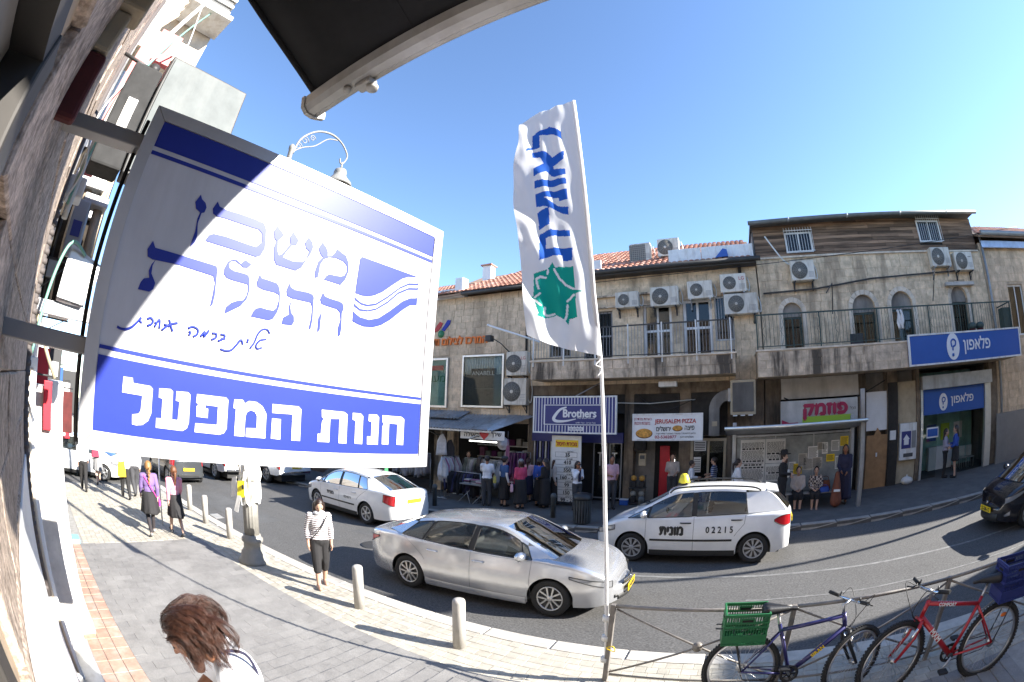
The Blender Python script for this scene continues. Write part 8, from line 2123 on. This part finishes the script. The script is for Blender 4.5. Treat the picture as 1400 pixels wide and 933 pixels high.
for i in range(270):
    # guide strands rooted over the whole scalp of the bowed head; each carries a tuft of fine hairs
    a = random.uniform(-PI, PI); el = random.uniform(.0, 1.3) if i % 3 else random.uniform(.9, 1.57)
    rt = (fww*(.098*math.cos(el)*math.cos(a)-.012)+Vector((0, .088*math.cos(el)*math.sin(a), 0))+upw*(.108*math.sin(el)+.02))
    sgn = 1 if rt.y >= 0 else -1
    L = random.uniform(.20, .36); ph = random.uniform(0, 6.28); am = random.uniform(.010, .030); fr_q = random.uniform(6, 12); P = []
    p_ = hc+rt; d = (-fww*.8+Vector((0, sgn*(.25+.35*random.random()), 0))+upw*.1).normalized(); n_ = 11; spread = random.uniform(-.12, .12)
    for j in range(n_):
        q = j/(n_-1); P.append(p_+Vector((am*math.sin(ph+q*fr_q), am*math.cos(ph*1.3+q*fr_q), .6*am*math.sin(ph+q*7)))*min(1, q*1.4))
        g_ = min(1, q*1.5); dd = (d*(1-g_)+Vector((-.26+spread, sgn*.05+spread, -.93))*g_).normalized(); p_ = p_+dd*(L/(n_-1))
        rel = p_-hc; e = (rel.dot(fww)/.118)**2+(rel.y/.108)**2+(rel.dot(upw)/.128)**2      # keep outside the skull
        if e < 1: p_ = hc+rel/math.sqrt(max(e, .05))
    for m_ in range(30):
        of = Vector((random.gauss(0, 1), random.gauss(0, 1), random.gauss(0, .6)))*.0095; fz = random.uniform(.5, 1.3); n2 = random.choice((8, 9, 10, 11)); w0 = random.uniform(.0007, .0013)
        locks.tube([P[j]+of*(1-.45*(j/10))+Vector((math.sin(j*1.9+m_), math.cos(j*2.3+m_), 0))*.0016*fz*(j/5) for j in range(n2)], [w0*(1-.6*j/10) for j in range(n2)], 3, cap=False)
hl = locks.build('hair_locks', 'hair_brown', FGW); hl['kind'] = 'stuff'
strap_on(FGW, 'c_navy', [(.08, .14, 1.43), (-.1, .11, 1.40), (-.15, .03, 1.15), (-.13, -.12, .95)], .008)

# ---------------------------------------------------------------- bicycles and crates
mat('bike_blue', (.028, .026, .12), .3, .3, coat=.6); mat('bike_red', (.42, .012, .02), .3, .2, coat=.6); mat('rubber', (.02, .02, .02), .8, bump=.3, bscale=80); mat('rim_alu', (.6, .6, .6), .3, .9)
mat('crate_green', (.02, .14, .05), .45, var=.1, scale=9); mat('crate_blue', (.02, .03, .15), .45, var=.1, scale=9)
def bicycle(label, loc, yaw, paint, words, lean=0.0, steer=0.0, fork_mt='bike_red'):
    o = thing('bicycle', label, 'bicycle', loc, yaw); o.rotation_euler = (lean, 0, yaw)
    r = .335; wb = 1.06
    def wheel(x, st=0, nm='wheel'):
        t = MB(); mt = Matrix.Rotation(PI/2, 4, 'X'); n = 40
        t.tube([(.325*math.cos(2*PI*k/n), 0, .325*math.sin(2*PI*k/n)) for k in range(n+1)], .024, 8, cap=False)
        for k in range(72):
            a = 2*PI*k/72; t.box(-.008, .008, -.016, .016, .344, .353, Matrix.Rotation(a, 4, 'Y'))
        w_ = t.build(nm, 'rubber', o, (x, 0, r)); w_.rotation_euler = (0, 0, st)
        t = MB(); t.lathe([(.285, -.012), (.305, -.014), (.305, .014), (.285, .012)], 48, mt, cap=False); t.build('rim', 'rim_alu', w_)
        t = MB()
        for k in range(32):
            a = 2*PI*k/32; b = a+(.5 if k % 2 else -.5); t.tube([(.025*math.cos(b), (.025 if k % 4 < 2 else -.025), .025*math.sin(b)), (.29*math.cos(a), 0, .29*math.sin(a))], .0018, 4, cap=False)
        t.build('spokes', 'steel', w_)
        t = MB(); t.lathe([(.012, -.06), (.012, -.035), (.028, -.03), (.02, 0), (.028, .03), (.012, .035), (.012, .06)], 12, mt); t.build('hub', 'steel', w_)
        return w_
    rear = wheel(-wb*.42); front = wheel(wb*.58+.0, steer)
    bb = Vector((0, 0, .29)); st = Vector((-.17, 0, .72)); ht = Vector((.40, 0, .84)); hb = Vector((.44, 0, .70)); ra = Vector((-wb*.42, 0, r)); fa = Vector((wb*.58, 0, r))
    for nm, a, b, q in (('down_tube', hb, bb, .026), ('top_tube', ht-Vector((0, 0, .03)), st, .02), ('seat_tube', bb, st+Vector((-.02, 0, .06)), .018), ('head_tube', hb, ht, .022)):
        t = MB(); t.tube([a, b], q, 12); t.build(nm, paint, o)
    for s_ in (1, -1):
        t = MB(); t.tube([bb+Vector((-.03, s_*.03, 0)), ra+Vector((0, s_*.065, 0))], .011, 8); t.tube([st+Vector((0, s_*.02, -.02)), ra+Vector((0, s_*.065, 0))], .010, 8); t.build('stay', paint, o)
    c, s_n = math.cos(steer), math.sin(steer)
    fk = thing_part = None
    t = MB(); t.tube([hb, hb+Vector((.015, 0, -.03))], .02, 8)
    for s_ in (1, -1):
        off = Vector((-s_n*s_*.06, c*s_*.06, 0)); t.tube([hb+Vector((.015, 0, -.02))+off*.9, hb+Vector((.05, 0, -.16))+off, fa+off], [.019, .019, .014], 10)
    t.tube([hb+Vector((.015, 0, -.02))+Vector((-s_n*.06, c*.06, 0)), hb+Vector((.015, 0, -.02))-Vector((-s_n*.06, c*.06, 0))], .018, 8); t.build('fork', fork_mt, o)
    for s_ in (1, -1):
        off = Vector((-s_n*s_*.06, c*s_*.06, 0)); t = MB(); t.tube([lerp(hb, fa, .22)+off*1.02, lerp(hb, fa, .52)+off*1.02], .0165, 10); t.build('fork_stanchion', 'chrome', o)
    up = (ht-hb).normalized(); stem = ht+up*.07; fw = Vector((c, s_n, 0)); sd_ = Vector((-s_n, c, 0))
    t = MB(); t.tube([ht, stem, stem+fw*.08+Vector((0, 0, .03))], .016, 8); t.build('stem', 'steel', o)
    hbp = stem+fw*.08+Vector((0, 0, .03)); t = MB(); t.tube([hbp-sd_*.29-fw*.04+Vector((0, 0, .03)), hbp-sd_*.1, hbp+sd_*.1, hbp+sd_*.29-fw*.04+Vector((0, 0, .03))], .012, 10); t.build('handlebar', 'chrome', o)
    for s_ in (1, -1):
        e = hbp+sd_*s_*.29-fw*.04+Vector((0, 0, .03)); i_ = hbp+sd_*s_*.17-fw*.015+Vector((0, 0, .015)); t = MB(); t.tube([e, i_], .018, 10); t.build('grip', 'rubber', o)
        t = MB(); t.tube([i_, i_+fw*.06-Vector((0, 0, .02)), i_+sd_*s_*.09+fw*.07-Vector((0, 0, .03))], .007, 6); t.tube([i_-sd_*s_*.02, i_-sd_*s_*.03+Vector((0, 0, .04))], .008, 6); t.build('brake_lever', 'black_plastic', o)
        t = MB(); t.tube(catmull([i_+fw*.05, i_+fw*.16+Vector((0, 0, .03)), hb+fw*.12+Vector((0, 0, .05)), hb+Vector((.0, s_*.02, -.05))], 6), .004, 5); t.build('brake_cable', 'cable_black', o)
    sp_ = st+Vector((-.055, 0, .17)); t = MB(); t.tube([st, sp_], .014, 8); t.build('seat_post', 'steel', o)
    t = MB(); caps(t, sp_+Vector((-.1, .05, .03)), sp_+Vector((.1, 0, .03)), .05, .025); caps(t, sp_+Vector((-.1, -.05, .03)), sp_+Vector((.1, 0, .03)), .05, .025); caps(t, sp_+Vector((.08, 0, .03)), sp_+Vector((.17, 0, .025)), .026, .018); organic(t, 'saddle', 'black_plastic', o, .009, 2)
    t = MB(); mt = Matrix.Translation(bb) @ Matrix.Rotation(PI/2, 4, 'X'); t.lathe([(.085, .038), (.088, .042), (.085, .046), (.06, .044), (.06, .04)], 32, mt, cap=False); t.lathe([(.025, -.05), (.025, .05)], 14, mt)
    for q in range(5): t.box(0, .085, -.006, .006, .038, .046, mt @ Matrix.Rotation(2*PI*q/5, 4, 'Z'))
    t.build('chainring', 'black_plastic', o)
    for s_ in (1, -1):
        d = Vector((.12*math.cos(2.2), 0, .12*math.sin(2.2)))*s_; a = bb+Vector((0, s_*-.06, 0)); t = MB(); t.tube([a, a+d+Vector((0, s_*-.02, 0))], .011, 8); cr = t.build('crank', 'steel', o)
        pc = a+d+Vector((0, s_*-.07, 0)); t = MB(); t.box(pc.x-.045, pc.x+.045, pc.y-.045, pc.y+.045, pc.z-.012, pc.z+.012, bev=.006); t.build('pedal', 'black_plastic', cr)
    t = MB(); t.tube([bb+Vector((0, -.042, .086)), ra+Vector((0, -.042, .04))], .005, 5); t.tube([bb+Vector((0, -.042, -.086)), ra+Vector((0.03, -.042, -.09)), ra+Vector((0, -.042, -.04))], .005, 5); t.build('chain', 'iron_black', o)
    t = MB(); t.lathe([(.05, -.048), (.045, -.03), (.03, -.028)], 20, Matrix.Translation(ra) @ Matrix.Rotation(PI/2, 4, 'X')); t.build('cassette', 'steel', o)
    for wv, frac, hh, mt_ in words:
        a, b = (hb, bb) if mt_[0] == 'd' else (ht-Vector((0, 0, .03)), st)
        d = (b-a); ang = math.atan2(d.z, d.x) if mt_[0] != 'd' else math.atan2(d.z, d.x)
        for s_ in (-1, 1):
            me = text_mesh(wv, hgt=hh, bold=.03, ext=.001); me.materials.clear(); me.materials.append(M[mt_[1]])
            w_ob = link('frame_lettering', me, o, a+d*frac+Vector((0, s_*.0275, 0)))
            w_ob.rotation_euler = (0, -(ang+PI) if s_ < 0 else (ang+PI) , 0 if s_ < 0 else PI)
    return o
def crate(label, loc, yaw, mt, sx=.46, sy=.33, sz=.36, lean=(0, 0)):
    o = thing('crate', label, 'crate', loc, yaw); o.rotation_euler = (lean[0], lean[1], yaw)
    t = MB(); t.box(-sx/2+.02, sx/2-.02, -sy/2+.02, sy/2-.02, 0, .012); t.build('base', mt, o)
    t = MB()
    for a, b, c, d in ((-sx/2, sx/2, -sy/2, -sy/2+.02), (-sx/2, sx/2, sy/2-.02, sy/2), (-sx/2, -sx/2+.02, -sy/2+.02, sy/2-.02), (sx/2-.02, sx/2, -sy/2+.02, sy/2-.02)): t.box(a, b, c, d, sz-.035, sz, bev=.004)
    t.build('rim', mt, o)
    for side in range(4):
        l, dd = (sx, sy/2) if side % 2 == 0 else (sy, sx/2); m_ = Matrix.Rotation(PI/2*side, 4, 'Z')
        n = int(l/.028)
        t = MB()
        for k in range(n+1):
            x = lerp(-l/2+.018, l/2-.018, k/n); t.box(x-.005, x+.005, -dd+.004, -dd+.012, .01, sz-.03, m_)
        for z in (.0, .1, .2, sz-.11): t.box(-l/2+.004, l/2-.004, -dd+.002, -dd+.014, z, z+.022, m_)
        t.box(-l/2+.004, l/2-.004, -dd+.003, -dd+.013, .03, .1, m_); t.box(-.07, .07, -dd-.002, -dd+.016, sz-.1, sz-.045, m_)
        t.build('side', mt, o)
        t = MB(); t.box(-.055, .055, -dd-.004, -dd+.018, sz-.085, sz-.06, m_); t.build('handle', 'dark_void', o)
    return o
bz = gz(1.2, 4.1)+PV
b1 = bicycle('dark blue mountain bike with a green crate, leaning on the railing', (.93, 4.16, bz), 0, 'bike_blue', (('SIRAN', .5, .035, ('d', 'yellow')),), R(-7), R(25), 'black_plastic')
b2 = bicycle('red mountain bike with white lettering, nearest the right edge', (2.815, 3.84, gz(2.7, 3.7)+PV), R(172.5), 'bike_red', (('MXM', .45, .05, ('d', 'letter_white')), ('COMFORT', .35, .028, ('t', 'letter_white'))), R(6), R(18))
b1.scale = (1.18,)*3; b2.scale = (1.25,)*3
crate('green slatted plastic crate on the rear of the blue bicycle', (.34, 4.28, bz+.74), R(4), 'crate_green')
rk = MB(); rk.tube([(-.4, .06, .76), (-.75, .06, .76)], .007, 6); rk.tube([(-.4, -.06, .76), (-.75, -.06, .76)], .007, 6); rk.tube([(-.45, .07, .34), (-.6, .07, .76)], .007, 6); rk.tube([(-.45, -.07, .34), (-.6, -.07, .76)], .007, 6); rk.build('carrier_rack', 'iron_black', b1)
crate('blue slatted plastic crate on the rear of the red bicycle', (3.47, 3.84, gz(3.4, 3.7)+PV+.88), R(-6), 'crate_blue', .46, .34, .40)
rk = MB(); rk.tube([(-.4, .06, .78), (-.85, .06, .78)], .007, 6); rk.tube([(-.4, -.06, .78), (-.85, -.06, .78)], .007, 6); rk.tube([(-.45, .07, .34), (-.6, .07, .78)], .007, 6); rk.tube([(-.45, -.07, .34), (-.6, -.07, .78)], .007, 6); rk.build('carrier_rack', 'iron_black', b2)
t = MB(); t.ball((0, 0, 0), (.04, .012, .02), 12, 8); t.build('reflector', 'lamp_amber', b2, (-.52, .03, .56))
# cables strung over the street (their shadows cross the road)
for i, (a, b, sag, lab) in enumerate((((-6.5, 14.9, 7.9), (14, 15.0, 9.3), .5, 'black cable strung along the facades above the balcony'),)):
    P = [lerp(Vector(a), Vector(b), q/20)-Vector((0, .35*math.sin(PI*q/20), sag*math.sin(PI*q/20))) for q in range(21)]
    t = MB(); t.tube(P, .012, 6); tag(t.build('cable', 'cable_black'), lab, 'cable')

# pieces of one part that lie well apart become parts of their own
def split_far(o):
    me = o.data; n = len(me.vertices)
    if me.users > 1 or n > 6000 or n < 8 or o.get('kind') == 'stuff' or any(q in o.name for q in ('number', 'swoosh', 'emblem', 'body', 'spokes', 'face_feat', 'window_frame')): return
    par = list(range(n))
    def fd(i):
        while par[i] != i: par[i] = par[par[i]]; i = par[i]
        return i
    for f in me.polygons:
        a = fd(f.vertices[0])
        for v in f.vertices[1:]: par[fd(v)] = a
    isl = {}
    for v in me.vertices:
        r_ = fd(v.index); b = isl.setdefault(r_, [list(v.co), list(v.co), r_])
        for k in range(3): b[0][k] = min(b[0][k], v.co[k]); b[1][k] = max(b[1][k], v.co[k])
    L = list(isl.values())
    if len(L) < 2 or len(L) > 60: return
    grp = list(range(len(L)))
    def fg(i):
        while grp[i] != i: i = grp[i]
        return i
    for i in range(len(L)):
        for j in range(i):
            sz = max(math.dist(L[i][0], L[i][1]), math.dist(L[j][0], L[j][1]))*.3+.004
            gap = math.sqrt(sum(max(0, L[i][0][k]-L[j][1][k], L[j][0][k]-L[i][1][k])**2 for k in range(3)))
            if gap < sz: grp[fg(i)] = fg(j)
    roots = sorted({fg(i) for i in range(len(L))})
    if len(roots) < 2: return
    of = {L[i][2]: fg(i) for i in range(len(L))}
    for r_ in roots[1:]:
        mb = MB(); vi = [v.index for v in me.vertices if of[fd(v.index)] == r_]; rm = {q: k for k, q in enumerate(vi)}
        c = o.copy(); m2 = bpy.data.meshes.new(me.name)
        fs = [f for f in me.polygons if of[fd(f.vertices[0])] == r_]
        m2.from_pydata([me.vertices[q].co for q in vi], [], [tuple(rm[q] for q in f.vertices) for f in fs])
        m2.polygons.foreach_set('use_smooth', [f.use_smooth for f in fs])
        for mt_ in me.materials: m2.materials.append(mt_)
        m2.update(); c.data = m2; COL.objects.link(c); c.parent = o.parent
    r_ = roots[0]; vi = [v.index for v in me.vertices if of[fd(v.index)] == r_]; rm = {q: k for k, q in enumerate(vi)}
    fs = [f for f in me.polygons if of[fd(f.vertices[0])] == r_]; m2 = bpy.data.meshes.new(me.name)
    m2.from_pydata([me.vertices[q].co for q in vi], [], [tuple(rm[q] for q in f.vertices) for f in fs]); m2.polygons.foreach_set('use_smooth', [f.use_smooth for f in fs])
    for mt_ in me.materials: m2.materials.append(mt_)
    m2.update(); o.data = m2
for o in [o for o in COL.objects if o.type == 'MESH' and o.parent is not None]: split_far(o)
bpy.data.scenes.remove(TMP)
bpy.context.view_layer.update()
